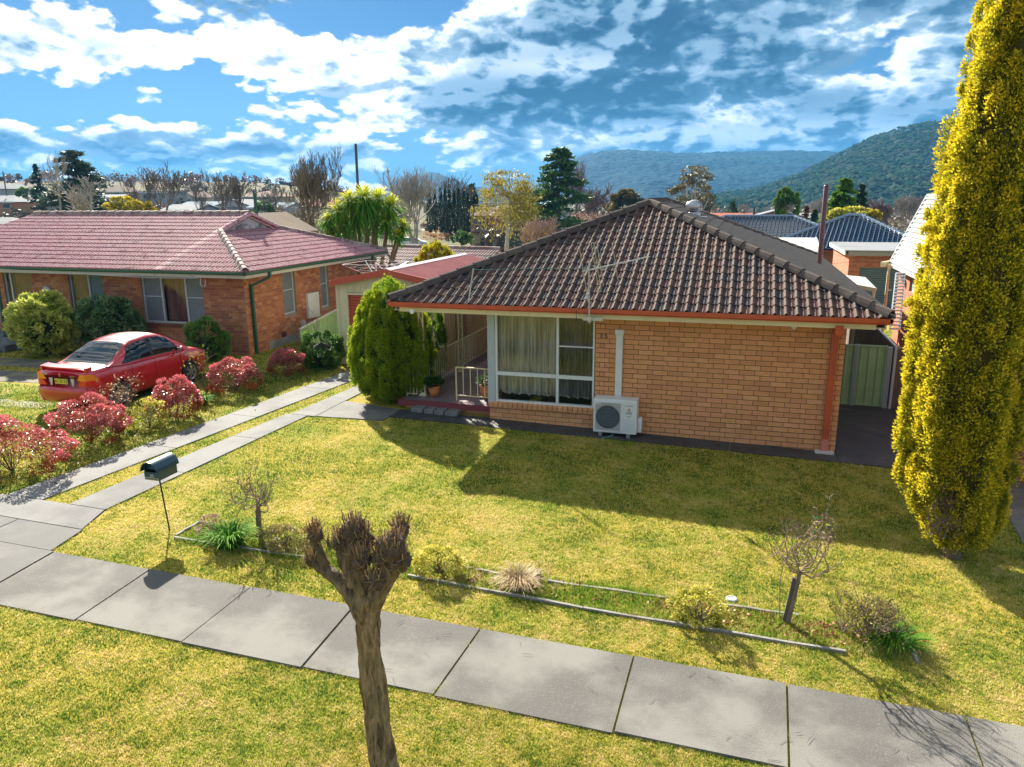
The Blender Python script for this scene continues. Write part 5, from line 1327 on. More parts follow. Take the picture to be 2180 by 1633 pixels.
sp.smooth = False; sp.add(V, [(4 * i + j, 4 * i + (j + 1) % 4, 4 * i + 4 + (j + 1) % 4, 4 * i + 4 + j) for i in range(12) for j in range(4)] + [(0, 1, 2, 3), (48, 49, 50, 51)])
sp.box((-.68, .06, 1.0), (-.62, .24, 1.1)); sp.box((.62, .06, 1.0), (.68, .24, 1.1)); sp.build('spoiler', M_paint, car)
M_plate = mat('yellow_plate', (.75, .62, .06), .5)
box_obj('number_plate', (-.19, -.03, .71), (.19, -.018, .83), M_plate, car); box_obj('plate_border', (-.20, -.019, .70), (.20, -.008, .84), M_ink, car)
text_obj('plate_text', 'AC 03 ZZ', .105, (0, -.034, .77), (math.pi / 2, 0, 0), M_ink, car, .001, sx=.86)
for s in (-1, 1):
    m_ = MB(); m_.add([(s * .26, -.014, .845), (s * .38, -.014, .845), (s * .345, -.014, .66), (s * .30, -.014, .66)], [(0, 1, 2, 3)] if s > 0 else [(3, 2, 1, 0)]); m_.build('reflector', mat('clear_lens', (.5, .5, .5), .3) if s < 0 else bpy.data.materials['clear_lens'], car)
text_obj('badge', 'SUZUKI', .05, (-.50, -.02, .925), (math.pi / 2, 0, 0), M_rim, car, .002); text_obj('badge', 'LIANA', .05, (.33, -.02, .90), (math.pi / 2, 0, 0), M_rim, car, .002); text_obj('emblem', 'S', .11, (-.03, -.02, .92), (math.pi / 2, 0, 0), M_rim, car, .004)
for s in (-1, 1):
    m_ = MB(); m_.smooth = True; m_.lathe((s * .93, 2.98, 1.03), [(.001, -.07), (.06, -.06), (.075, 0), (.05, .06), (.001, .075)], 12, 'y'); m_.build('mirror', M_paint, car)
    box_obj('mirror_glass', (s * .93 - .055, 2.905, .985), (s * .93 + .055, 2.91, 1.075), M_rim, car); MB().bar((s * .80, 2.99, 1.0), (s * .90, 2.98, 1.02), .05, .03).build('mirror_arm', M_blackp, car)
    for yy in (1.55, 2.32): box_obj('door_handle', (s * .838 - .02, yy, .83), (s * .838 + .022, yy + .16, .855), M_paint, car, bevel=.006)
    m_ = MB()
    for yy in (1.30, 2.08, 3.02): m_.box((s * .846 - .006, yy, .42), (s * .846 + .002, yy + .008, .93))
    m_.build('door_gap', M_blackp, car)
    box_obj('side_repeater', (s * .845 - .01, 3.2, .80), (s * .845 + .006, 3.27, .825), M_white, car)
MB().tube([(0, 2.3, 1.54), (0, 2.15, 1.75)], .006, 5).build('aerial', M_blackp, car)
# ------------------------------------------------------------------ branches
from mathutils import noise as mnoise
M_bark = mat('grey_brown_bark', (.16, .12, .085), .9, vary=((.26, .21, .16), 9, 5, .45, .7), bump=(30, .01, 4))
M_twig = mat('twig', (.17, .115, .085), .85, pal=[(.17, .115, .085), (.24, .17, .12), (.12, .08, .065)])
def branch_mesh(mb, p, d, ln, rad, depth, r_, spread=.6, curl=.25, nseg=4, kids=(2, 3), sides=5, shrink=.7, upw=.15, minr=.002, rshrink=.6):
    """recursive bare branching"""
    pts = [p]; rads = [rad]; q = p.copy(); dd = d.copy()
    for i in range(nseg):
        dd = dd + r_.normal(0, curl, 3); dd[2] += upw; dd /= np.linalg.norm(dd)
        q = q + dd * ln / nseg; pts.append(q); rads.append(max(minr, rad * (1 - (1 - rshrink) * (i + 1) / nseg)))
    mb.rnd = r_.rand() * .99 + .001
    mb.tube(pts, rads, sides if depth > 1 else 3, cap=False)
    if depth <= 0: return
    for k in range(r_.randint(kids[0], kids[1] + 1)):
        j = nseg if k == 0 else r_.randint(max(1, nseg // 2), nseg + 1)
        nd = dd + r_.normal(0, spread, 3); nd /= np.linalg.norm(nd)
        branch_mesh(mb, pts[j], nd, ln * shrink * r_.uniform(.75, 1.15), max(minr, rads[j] * (.85 if k == 0 else .7)), depth - 1, r_, spread, curl, nseg, kids, sides, shrink, upw, minr, rshrink)
def bare_shrub(name, base, h, stems, label, cat='shrub', group=None, mat_=None, seed=0, depth=3, rad=.012, spread=.45, curl=.18, tilt=.5, leaf=None):
    r_ = np.random.RandomState(seed); root = thing(name, label, cat, base, group); mb = MB()
    for s in range(stems):
        d = np.array([r_.normal(0, tilt), r_.normal(0, tilt), 1.0]); d /= np.linalg.norm(d)
        branch_mesh(mb, np.array(base, float), d, h * .42, rad, depth, r_, spread, curl, 4, (2, 3), 5, .68, .1, .0022)
    o = mb.build('branches', mat_ or M_twig, root)
    if leaf:
        V = np.array(mb.v); k = r_.choice(len(V), leaf[0]); k = k[V[k][:, 2] > base[2] + h * .25]
        leaves('leaf_cluster', root, V[k] + r_.normal(0, .02, (len(k), 3)), r_.normal(0, 1, (len(k), 3)), leaf[1], .5, leaf[2], None, seed)['kind'] = 'stuff'
    return root

# ------------------------------------------------------------------ mailbox
mbx = thing('mailbox', 'dark teal arched mailbox on a thin leaning pole beside the footpath', 'mailbox', (-9.84, -6.97, gz(-9.84)))
M_teal = mat('dark_teal_enamel', (.015, .06, .085), .3, coat=.3)
X0, X1, Y0, Y1, ZA, ZB = -10.085, -9.835, -7.0, -6.62, .985, 1.15
m_ = MB(); m_.box((X0, Y0, ZA), (X1, Y0 + .008, ZB - .045)); m_.box((X0, Y1 - .008, ZA), (X1, Y1, ZB)); m_.box((X0, Y0 + .008, ZA), (X0 + .008, Y1 - .008, ZB)); m_.box((X1 - .008, Y0 + .008, ZA), (X1, Y1 - .008, ZB)); m_.box((X0 + .008, Y0 + .008, ZA), (X1 - .008, Y1 - .008, ZA + .008))
m_.build('box', M_teal, mbx)
m_ = MB(); V = []; n = 16
for yy in (Y0 - .05, Y1 + .03):
    for R_ in (.145, .138):
        for k in range(n + 1):
            a = math.pi * k / n; V.append(((X0 + X1) / 2 + R_ * math.cos(a), yy, ZB - .03 + R_ * 1.05 * math.sin(a)))
k = n + 1; F = []
for i in range(n): F += [(i, i + 1, 2 * k + i + 1, 2 * k + i), (k + i + 1, k + i, 3 * k + i, 3 * k + i + 1), (i + 1, i, k + i, k + i + 1), (2 * k + i, 2 * k + i + 1, 3 * k + i + 1, 3 * k + i)]
m_.smooth = False; m_.add(V, F); m_.build('lid', M_teal, mbx)
m_ = MB(); V = [((X0 + X1) / 2 + .137 * math.cos(math.pi * k / n), Y0 + .06, ZB - .03 + .143 * math.sin(math.pi * k / n)) for k in range(n + 1)]; m_.add(V, [tuple(range(n + 1))])
V = [((X0 + X1) / 2 + .137 * math.cos(math.pi * k / n), Y1, ZB - .03 + .143 * math.sin(math.pi * k / n)) for k in range(n + 1)]; m_.add(V, [tuple(range(n + 1))]); m_.build('end_plate', M_teal, mbx)
m_ = MB(); m_.tube([(-9.80, -6.95, gz(-9.8) - .05), (-9.855, -6.97, .99)], .011, 8); m_.build('pole', M_ink, mbx)
box_obj('sticker', (X0 + .005, Y0 - .004, ZA + .004), (X1 - .01, Y0 - .001, ZA + .042), mat('gold_sticker', (.42, .38, .22), .5), mbx)
text_obj('lettering', 'NO JUNK MAIL', .030, ((X0 + X1) / 2, Y0 - .006, ZA + .022), (math.pi / 2, 0, 0), M_ink, mbx, .001)
text_obj('house_number', '35', .065, ((X0 + X1) / 2 + .01, Y0 - .004, ZA + .068), (math.pi / 2, 0, 0), M_white, mbx, .001)
MB().lathe((X1 + .002, Y0 - .02, ZB - .01), [(.001, -.012), (.008, -.01), (.008, 0), (.001, 0)], 8, 'y').build('screw', M_white, mbx)

# ------------------------------------------------------------------ garden bed in the front lawn
M_timber = mat('weathered_timber_edging', (.27, .25, .22), .9, vary=((.16, .145, .13), 6, 6, .45, .7), stain=((.42, .40, .36), 14, .6, .75), bump=(30, .006, 4), coords='W')
def edging(px0, px1, label):
    a = on_g(*px0); b = on_g(*px1); m_ = MB(); n = 5
    for i in range(n):
        p = a + (b - a) * i / n; q = a + (b - a) * (i + 1) / n
        p[2] = gz(p[0]) + .006 + .006 * math.sin(i * 2.1 + a[0]); q[2] = gz(q[0]) + .006 + .006 * math.sin((i + 1) * 2.1 + a[0]); m_.bar(p, q, .036, .06)
    tag(solo(m_.build('timber_edging', M_timber), label, 'garden edging', 'weathered timber edging round the garden bed'))
edging((372, 1147), (660, 1191), 'weathered timber edging along the front of the bed, left part')
edging((868, 1228), (1240, 1297), 'weathered timber edging along the front of the bed, middle part')
edging((1242, 1298), (1800, 1391), 'weathered timber edging along the front of the bed, right part')
edging((374, 1143), (424, 1114), 'short timber edging across the left end of the garden bed')
edging((427, 1113), (445, 1118), 'tiny timber edging stub at the back left corner of the bed')
edging((985, 1210), (1060, 1224), 'timber edging at the back of the bed right of the pollarded tree')
edging((1165, 1240), (1418, 1276), 'timber edging at the back of the bed in its middle')
edging((1530, 1289), (1700, 1314), 'timber edging at the back of the bed left of the leaning rose tree')
edging((1922, 1343), (1953, 1413), 'short timber edging across the right end of the garden bed')
lid = MB(); lc = on_g(1557, 1278); lid.lathe((lc[0], lc[1], gz(lc[0]) + .02), [(.001, .012), (.02, .014), (.022, .008), (.045, .008), (.048, .014), (.062, .014), (.07, 0)], 20)
tag(solo(lid.build('drain_cover', M_offwhite), 'round white plastic drain cap in the lawn behind the garden bed', 'drain cover'))

M_rtwig = mat('rose_twig', (.25, .18, .11), .8, pal=[(.25, .18, .11), (.33, .25, .15), (.18, .12, .075)])
def std_rose(base_px, top_px, h_tr, crown_r, seed, label, group='bare standard rose trees', leafn=0, stake=True):
    b = on_g(*base_px); top = on_y(top_px[0], top_px[1], b[1]); r_ = np.random.RandomState(seed)
    root = thing('rose_tree', label, 'rose tree', b, group)
    m_ = MB(); m_.rnd = .4; m_.tube([b - [0, 0, .03], b + (top - b) * .5 + [.01, 0, 0], top], [.030, .026, .026], 9); m_.build('trunk', M_bark, root)
    if stake: m_ = MB(); m_.bar(b + [-.035, .02, -.02], b + (top - b) * .86 + [-.035, .02, 0], .045, .03); m_.build('stake', M_oldwood, root)
    m_ = MB()
    for s in range(11):
        a = 2 * math.pi * s / 11 + r_.uniform(-.3, .3); d = np.array([math.cos(a), math.sin(a), .45 + .4 * r_.rand()]); d /= np.linalg.norm(d)
        branch_mesh(m_, top - [0, 0, .01], d, crown_r * .55, .010, 4, r_, .5, .42, 5, (2, 2), 5, .74, .22, .0034, .85)
    m_.build('branches', M_rtwig, root)
    if leafn:
        V = np.array(m_.v); k = r_.choice(len(V), leafn * 3); k = k[V[k][:, 2] > top[2] + crown_r * .9][:leafn]
        leaves('leaf_cluster', root, V[k] + r_.normal(0, .015, (len(k), 3)), r_.normal(0, 1, (len(k), 3)), .055, .6, foliage('rose_leaf', [(.03, .16, .06), (.05, .22, .05), (.6, .42, .02)]), None, seed)['kind'] = 'stuff'
std_rose((553, 1142), (550, 1076), .45, .46, 5, 'small bare rose tree with curling twigs left of the pollarded tree')
std_rose((1675, 1330), (1703, 1216), .66, .66, 6, 'bare leaning rose tree with a few green leaves at the right of the bed', leafn=26)
m_ = MB(); a = on_g(1660, 1322); m_.tube([a, on_y(1660, 1250, a[1]), on_y(1668, 1180, a[1])], [.008, .006, .003], 5); tag(solo(m_.build('garden_stake', M_twig), 'thin bare stick standing left of the leaning rose tree', 'stick'))

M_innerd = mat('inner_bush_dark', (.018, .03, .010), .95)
def bush(name, base, rad, n, size, fm, label, cat='shrub', group=None, seed=0, lump=.3, lumps=50, aspect=.5, zoff=.9, twigs=True, inner=.25, tips=True, ub=0.0, twig_m=None):
    root = thing(name, label, cat, base, group)
    c = (base[0], base[1], base[2] + rad[2] * zoff)
    P_, N_, tp = shell(n, c, rad, lump, lumps, seed, inner, flip=False)
    k = P_[:, 2] > base[2] + .01
    o = leaves('foliage', root, P_[k], N_[k], size, aspect, fm, tp[k] if tips else None, seed, upbias=ub)
    if rad[0] > .5:
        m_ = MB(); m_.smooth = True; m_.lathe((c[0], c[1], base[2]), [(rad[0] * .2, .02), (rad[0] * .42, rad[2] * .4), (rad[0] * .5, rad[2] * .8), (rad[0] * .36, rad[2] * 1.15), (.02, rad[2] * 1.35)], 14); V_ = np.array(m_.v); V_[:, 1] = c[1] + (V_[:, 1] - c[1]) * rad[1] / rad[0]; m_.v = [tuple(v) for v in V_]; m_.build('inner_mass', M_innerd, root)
    if twigs:
        r_ = np.random.RandomState(seed + 9); mb = MB()
        for s in range(7):
            d = np.array([r_.normal(0, .5), r_.normal(0, .5), 1]); d /= np.linalg.norm(d)
            branch_mesh(mb, np.array(base, float), d, rad[2] * .7, .012, 2, r_, .5, .15, 3, (2, 3), 4, .7, .1, .003)
        mb.build('stems', twig_m or M_bark, root)
    return root
F_dry = foliage('dry_olive_leaf', [(.10, .06, .03), (.25, .16, .07), (.30, .24, .07), (.20, .22, .04)], (.45, .38, .14))
F_yel = foliage('yellow_green_leaf', [(.12, .18, .015), (.30, .34, .02), (.55, .48, .04), (.22, .26, .03)], (.7, .6, .12), trans=.4)
F_tan = foliage('tan_dry_grass', [(.30, .20, .10), (.42, .30, .16), (.5, .40, .24)], (.6, .46, .28))
F_purp = foliage('purple_brown_leaf', [(.16, .06, .05), (.28, .12, .09), (.2, .1, .06)], (.5, .34, .26))
F_lush = foliage('lush_strap_leaf', [(.02, .10, .01), (.05, .18, .012), (.09, .24, .02)], (.16, .32, .03), rough=.8, spec=.1)
def tuft(name, base, h, r, n, fm, label, cat='plant', seed=0, w=.012, parent=None):
    """clump of arching blades"""
    r_ = np.random.RandomState(seed); V = []; F = []; rn = []; cr = []
    for i in range(n):
        a = r_.uniform(0, 2 * math.pi); q = r * math.sqrt(r_.rand()) * .5; hh = h * r_.uniform(.5, 1.1); out = r * r_.uniform(.2, 1.2)
        b = np.array(base, float) + [q * math.cos(a), q * math.sin(a), 0]; sd_ = np.array([-math.sin(a), math.cos(a), 0]) * w * r_.uniform(.6, 1.2); dr_ = np.array([math.cos(a), math.sin(a), 0])
        o = len(V); v = r_.rand()
        for t_, wd in ((0, .7), (.4, 1), (.75, .8), (1, .05)):
            p = b + dr_ * out * t_ ** 1.6 + np.array([0, 0, hh * (1 - (1 - t_) ** 1.7) - hh * .35 * t_ ** 3]); V += [p - sd_ * wd, p + sd_ * wd]; rn += [v, v]; cr += [t_ ** 2, t_ ** 2]
        F += [(o, o + 1, o + 3, o + 2), (o + 2, o + 3, o + 5, o + 4), (o + 4, o + 5, o + 7, o + 6)]
    if parent is None:
        o = np_obj(name, V, F, fm, None, {'rnd': rn, 'crest': cr}); return tag(solo(o, label, cat))
    return np_obj(name, V, F, fm, parent, {'rnd': rn, 'crest': cr})
g = on_g
tuft('leafy_clump', g(490, 1162), .36, .34, 260, F_lush, 'bright green strap-leaved clump at the left end of the garden bed', seed=1, w=.011)
bush('low_shrub', g(452, 1140), (.22, .16, .16), 900, .03, F_purp, 'small purple-brown shrub behind the green strap-leaved clump', seed=2)
bush('low_shrub', g(612, 1168), (.42, .2, .17), 3200, .034, F_dry, 'low brownish shrub spreading under the small bare rose tree', seed=3, lump=.35, lumps=70)
bush('low_shrub', g(700, 1165), (.25, .2, .2), 900, .026, F_yel, 'yellowish shrub behind the left arm of the pollarded tree', seed=4, lump=.4)
bush('low_shrub', g(932, 1225), (.32, .22, .20), 2800, .038, F_yel, 'yellow-green leafy shrub right of the pollarded tree', seed=5, lump=.33, lumps=60)
tuft('dry_grass_clump', g(1105, 1252), .30, .28, 420, F_tan, 'clump of dry tan grass in the middle of the garden bed', seed=6, w=.004)
bush('low_shrub', g(1150, 1238), (.14, .1, .14), 260, .02, F_purp, 'sparse reddish twiggy plant beside the dry tan grass', seed=7)
for px, la in ((1218, 'left of two thin upright twigs in the garden bed'), (1232, 'right of two thin upright twigs in the garden bed')):
    b = g(px, 1262); tag(solo(MB().tube([b, b + [.01, 0, .12], b + [.0, .01, .26]], [.005, .004, .002], 5).build('twig', M_twig), la, 'twig', 'thin upright twigs'))
bush('low_shrub', g(1485, 1330), (.30, .22, .24), 3000, .036, F_yel, 'yellowish green shrub over brown leaf litter behind the front edging', seed=8, lump=.3)
bare_shrub('twiggy_shrub', g(1850, 1362), .62, 26, 'wide tangled twiggy brown shrub at the right end of the bed', seed=9, depth=3, rad=.007, spread=.5, tilt=.8, leaf=(900, .03, F_dry))
bare_shrub('twiggy_shrub', g(1790, 1345), .55, 9, 'olive twiggy branches leaning left out of the tangled brown shrub', seed=10, depth=3, rad=.007, spread=.4, tilt=.7, leaf=(500, .026, F_yel))
tuft('leafy_clump', g(1905, 1372), .22, .3, 200, F_lush, 'green clump in the shadow at the right end of the bed', seed=12, w=.008)
# fallen leaves and litter in the bed and sticks on the path
r_ = np.random.RandomState(5); n = 900
lx = np.concatenate([r_.uniform(-9.4, 0, n // 3), r_.normal(-2.3, .35, n // 4), r_.normal(-.9, .5, n // 4), r_.normal(-5.2, .4, n - n // 3 - 2 * (n // 4))]); ly = r_.uniform(-7.12, -6.65, len(lx))
P_ = np.stack([lx, ly, ground_z(lx, ly) + .03], -1)
o = leaves('fallen_leaves', None, P_, r_.normal(0, 1, (len(P_), 3)) * [1, 1, .3], .055, .6, foliage('brown_fallen_leaf', [(.20, .07, .03), (.35, .14, .06), (.45, .26, .13)], None, .1), None, 3); tag(o, kind='stuff')
n = 46; a = r_.uniform(0, math.pi, n); sx = r_.uniform(-6, 1.5, n); sy = r_.uniform(-9.7, -8.1, n); m_ = MB()
for i in range(n):
    L_ = r_.uniform(.02, .08); z = gz(sx[i]) + .034; q = np.array([math.cos(a[i]), math.sin(a[i]), 0]) * L_; p = np.array([sx[i], sy[i], z]); m_.rnd = r_.rand() * .9 + .01
    m_.tube([p - q, p + [0, 0, .002] + r_.normal(0, .008, 3) * [1, 1, 0], p + q], [.0015, .002, .0015], 4)
tag(m_.build('fallen_sticks', M_twig), kind='stuff')

# ------------------------------------------------------------------ pollarded street tree
M_wbark = bpy.data.materials.new('furrowed_bark'); M_wbark.use_nodes = True; M_wbark.node_tree.nodes.clear(); t = NT(M_wbark.node_tree)
oc = t.n('ShaderNodeTexCoord').outputs['Object']; mp = t.n('ShaderNodeMapping', inp={0: oc}); mp.inputs['Scale'].default_value = (1, 1, .22)
nz = t.noise(mp.outputs[0], 26, 6, .65, .6); n2 = t.noise(oc, 7, 5, .6)
cr_ = t.n('ShaderNodeAttribute', attribute_name='crest').outputs['Fac']
c = t.ramp(nz, [(.34, (.035, .022, .012)), (.48, (.20, .135, .07)), (.68, (.42, .30, .17))])
c = t.mix(t.smooth(n2, .45, .7, 0, .6), c, (.20, .17, .09)); c = t.mix(t.math('MULTIPLY', cr_, .75), c, (.055, .036, .032))
b = t.n('ShaderNodeBsdfPrincipled', inp={'Base Color': c, 'Roughness': .9}); bp = t.n('ShaderNodeBump', inp={'Height': nz, 'Distance': .03}); t.link(bp.outputs[0], b.inputs['Normal']); t.link(b.outputs[0], t.n('ShaderNodeOutputMaterial').inputs[0])
wil = thing('pollarded_tree', 'knobbly pollarded tree trunk with cut shoots in the front verge', 'tree', (-4.62, -10.4, gz(-4.6)))
def bark_tube(pts, rads, name, crest0=0, crest1=0, n=36, rings=46, amp=.07, seed=0, lump=0.0, k_=None):
    pts = np.array(pts, float); m = len(pts) - 1; V = []; C = []
    for i in range(rings + 1):
        s = i / rings * m; j = min(int(s), m - 1); f = s - j
        p0 = pts[max(j - 1, 0)]; p1 = pts[j]; p2 = pts[j + 1]; p3 = pts[min(j + 2, m)]
        c = .5 * ((2 * p1) + (-p0 + p2) * f + (2 * p0 - 5 * p1 + 4 * p2 - p3) * f * f + (-p0 + 3 * p1 - 3 * p2 + p3) * f ** 3)
        r = rads[j] + (rads[j + 1] - rads[j]) * (f * f * (3 - 2 * f)); d = p2 - p1; d /= np.linalg.norm(d)
        a = np.cross(d, (0, 1.0, .1)); a /= np.linalg.norm(a); b_ = np.cross(d, a)
        for q in range(n):
            th = 2 * math.pi * q / n; e = math.cos(th) * a + math.sin(th) * b_
            v = mnoise.noise(Vector((math.cos(th) * 3.3 + seed, math.sin(th) * 3.3, i * .13 * 46 / rings))) ; v2 = mnoise.noise(Vector((math.cos(th) * 7 + seed, math.sin(th) * 7, i * .22)))
            v3 = mnoise.noise(Vector(tuple((c + e * r) * 14)))
            V.append(c + e * r * (1 + amp * (abs(v) * 2.2 - .5 + v2 * .7) + lump * v3)); C.append(crest0 + (crest1 - crest0) * i / rings)
    F = [(i * n + q, i * n + (q + 1) % n, (i + 1) * n + (q + 1) % n, (i + 1) * n + q) for i in range(rings) for q in range(n)] + [tuple(range(rings * n, rings * n + n))]
    m_ = MB(); m_.smooth = True; m_.add(V, F, C); return m_.build(name, M_wbark, wil)
Yw = -10.4
W3 = lambda px, py, dy=0: on_y(px, py, Yw + dy)
bark_tube([W3(846, 1720), W3(812, 1600), W3(800, 1500), W3(788, 1400), W3(782, 1330), W3(778, 1278), W3(778, 1252)], [.135, .108, .100, .092, .098, .098, .05], 'trunk', amp=.2, seed=1, rings=90)
def arm(px, rads, name, seed, c0=.2, c1=.9):
    return bark_tube([W3(*p) for p in px], rads, name, c0, c1, amp=.14, seed=seed, rings=30, n=28, lump=.16)
arm([(775, 1300), (745, 1262), (712, 1228), (683, 1206), (668, 1186)], [.10, .068, .052, .048, .035], 'limb', 2)
arm([(690, 1205), (682, 1180), (672, 1158), (672, 1133)], [.045, .036, .042, .025], 'limb', 3, .6)
arm([(780, 1310), (772, 1250), (760, 1210), (752, 1170), (752, 1122)], [.10, .078, .068, .08, .04], 'limb', 4)
arm([(765, 1240), (742, 1200), (730, 1165), (725, 1148)], [.09, .07, .06, .035], 'limb', 5, .5)
arm([(783, 1312), (806, 1258), (830, 1215), (838, 1180), (832, 1150)], [.082, .082, .08, .08, .04], 'limb', 6)
arm([(830, 1210, .15), (845, 1170, .2), (850, 1135, .22), (856, 1122, .22)], [.08, .06, .062, .03], 'limb', 7, .5)
r_ = np.random.RandomState(3); knk = []
for (px, py, dy, R_) in ((668, 1190, 0, .055), (672, 1140, 0, .05), (752, 1128, 0, .08), (728, 1155, -.03, .065), (775, 1150, .03, .07), (835, 1165, -.03, .09), (850, 1192, 0, .08), (815, 1185, -.04, .07), (852, 1128, .22, .06), (800, 1235, -.08, .07), (770, 1190, -.06, .07)):
    c = W3(px, py, dy); bm = bmesh.new(); bmesh.ops.create_icosphere(bm, subdivisions=4, radius=1)
    for v in bm.verts:
        nn = v.co.normalized(); q = nn * 2.2 + Vector((px * .1, py * .1, 0)); s = 1 + .35 * mnoise.noise(q) + .55 * abs(mnoise.noise(q * 2.6)) + .25 * mnoise.noise(q * 6) + .15 * mnoise.noise(q * 13)
        v.co = Vector(c) + nn * R_ * s
    V = [tuple(v.co) for v in bm.verts]; F = [tuple(v.index for v in f.verts) for f in bm.faces]; bm.free()
    m_ = MB(); m_.smooth = True; m_.add(V, F, [.9] * len(V)); m_.build('knuckle', M_wbark, wil); knk.append((c, R_))
M_shoot = mat('cut_shoot', (.3, .18, .08), .75, pal=[(.26, .14, .07), (.36, .22, .10), (.17, .10, .06), (.42, .30, .16)])
m_ = MB()
for c, R_ in knk:
    for i in range(80):
        d = r_.normal(0, 1, 3); d[2] = abs(d[2]) * 1.6 + .1; d /= np.linalg.norm(d); p = c + d * R_ * .9; u_ = d * .4 + np.array([0, 0, 1.0]) + r_.normal(0, .18, 3); u_ /= np.linalg.norm(u_); L_ = r_.uniform(.02, .12)
        m_.rnd = r_.rand() * .98 + .01; w_ = r_.uniform(.0025, .005); m_.tube([p, p + u_ * L_], [w_, w_ * .85], 5)
    for i in range(26):
        d = r_.normal(0, 1, 3); d /= np.linalg.norm(d); p = c + d * R_; u_ = np.cross(d, r_.normal(0, 1, 3)); u_ /= np.linalg.norm(u_); m_.rnd = r_.rand() * .98 + .01; m_.tube([p, p + d * .02 + u_ * .05, p + u_ * .09 + d * .015], [.0022, .002, .001], 3)
m_.build('shoots', M_shoot, wil)

# ------------------------------------------------------------------ golden conifer at the right
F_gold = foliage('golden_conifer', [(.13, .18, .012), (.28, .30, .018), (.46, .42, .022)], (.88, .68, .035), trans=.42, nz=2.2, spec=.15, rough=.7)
th_ = thing('golden_conifer', 'tall columnar golden conifer at the right side of the front lawn', 'tree', (1.1, -4.25, gz(1.1)))
def column_leaves(cx, cy, prof, nl, per, leaf, lump_r, seed, lean=0.0, bumps=None):
    r_ = np.random.RandomState(seed); zs = [p[0] for p in prof]; z = np.interp(r_.rand(nl), np.cumsum([0] + [(zs[i + 1] - zs[i]) * (prof[i][1] + prof[i + 1][1]) for i in range(len(zs) - 1)]) / sum((zs[i + 1] - zs[i]) * (prof[i][1] + prof[i + 1][1]) for i in range(len(zs) - 1)), zs)
    R_ = np.interp(z, zs, [p[1] for p in prof]); a = r_.uniform(0, 2 * math.pi, nl)
    fold = 1 + .14 * np.sin(a * 6 + z * .35 + seed) + .07 * np.sin(a * 13 - z * .5)
    rr = R_ * fold * r_.uniform(.84, 1.0, nl)
    L = np.stack([(cx + lean * z if not callable(cx) else cx(z)) + rr * np.cos(a), cy + rr * np.sin(a), z], -1)
    lr = lump_r * r_.uniform(.6, 1.4, nl)
    k = np.repeat(np.arange(nl), per); n = len(k); d = r_.normal(0, 1, (n, 3)); out = np.stack([np.cos(a[k]), np.sin(a[k]), np.full(n, .35)], -1); d = d + out * 1.1; d /= np.linalg.norm(d, axis=1)[:, None]
    q = r_.uniform(.35, 1, n); P_ = L[k] + d * (lr[k] * q)[:, None] * [1, 1, 1.7]
    tip = np.clip((q - .55) / .45, 0, 1) * np.clip((d * out).sum(1) * .8 + .2, 0, 1)
    return P_, d * .7 + out * .5 + [0, 0, .5], tip, r_
profT = [(.16, .10), (.35, .30), (.7, .47), (1.15, .58), (2.0, .62), (3.0, .64), (4.2, .62), (5.5, .56), (7.0, .46), (8.2, .32), (9.0, .16), (9.5, .03)]
cenT = lambda z: np.interp(z, [.2, .6, 1.1, 3, 5.5, 7.2, 9], [1.16, 1.08, .98, .98, 1.04, 1.11, 1.16])
P_, N_, tp, r_ = column_leaves(cenT, -4.25, profT, 1700, 175, .035, .125, 21, .018)
P2, N2, t2, r_ = column_leaves(.58, -4.40, [(.75, .10), (1.1, .18), (2.2, .22), (3.6, .22), (5, .18), (6.3, .12), (7.1, .03)], 360, 140, .035, .09, 22, .035)
P_ = np.concatenate([P_, P2]); N_ = np.concatenate([N_, N2]); tp = np.concatenate([tp, t2])
bare = (np.abs(P_[:, 0] - .78 - .12 * (P_[:, 2] - .8)) < .12) & (P_[:, 2] > .42) & (P_[:, 2] < 1.15) & (P_[:, 1] < -4.3)
k = ~bare | (np.random.RandomState(1).rand(len(P_)) < .12)
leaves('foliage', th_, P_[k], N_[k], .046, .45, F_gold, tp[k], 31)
for (px, py, s, dz_) in ((1925, 650, 1, .02), (1930, 720, 2, -.05), (1960, 495, 3, .0), (1935, 830, 4, 0)):      # stray side branches
    e = on_y(px, py, -4.35); b_ = np.array([.55, -4.3, e[2] - .1 + dz_]); r_ = np.random.RandomState(s); tt = r_.rand(900)[:, None]
    Q = b_ + (e - b_) * tt + np.array([0, 0, .10]) * np.sin(tt * 3.0) + r_.normal(0, .03, (900, 3)); leaves('side_spray', th_, Q, np.tile((e - b_), (900, 1)) * 2 + [0, 0, .3], .04, .4, F_gold, r_.rand(900), s)
m_ = MB(); m_.smooth = True; m_.tube([(1.1, -4.25, -.1), (1.08, -4.25, .3), (1.05, -4.25, 2), (1.1, -4.25, 6)], [.13, .10, .09, .03], 12); m_.build('trunk', M_bark, th_)
r_ = np.random.RandomState(8); m_ = MB()
for i in range(160):
    p = np.array([r_.uniform(.66, .98), r_.uniform(-4.72, -4.5), r_.uniform(.4, 1.15)]); d = r_.normal(0, .5, 3) + [0, 0, .6]; d /= np.linalg.norm(d); m_.rnd = r_.rand() * .9 + .01; m_.tube([p, p + d * .12, p + d * .2 + r_.normal(0, .03, 3)], [.006, .004, .002], 4)
m_.build('dead_twigs', M_twig, th_)
MB().lathe((1.05, -4.2, .3), [(.05, .1), (.28, .6), (.42, 1.2), (.48, 3), (.38, 5.5), (.15, 8), (.02, 8.6)], 14).build('inner_mass', mat('inner_dead_foliage', (.10, .08, .02), .95), th_)

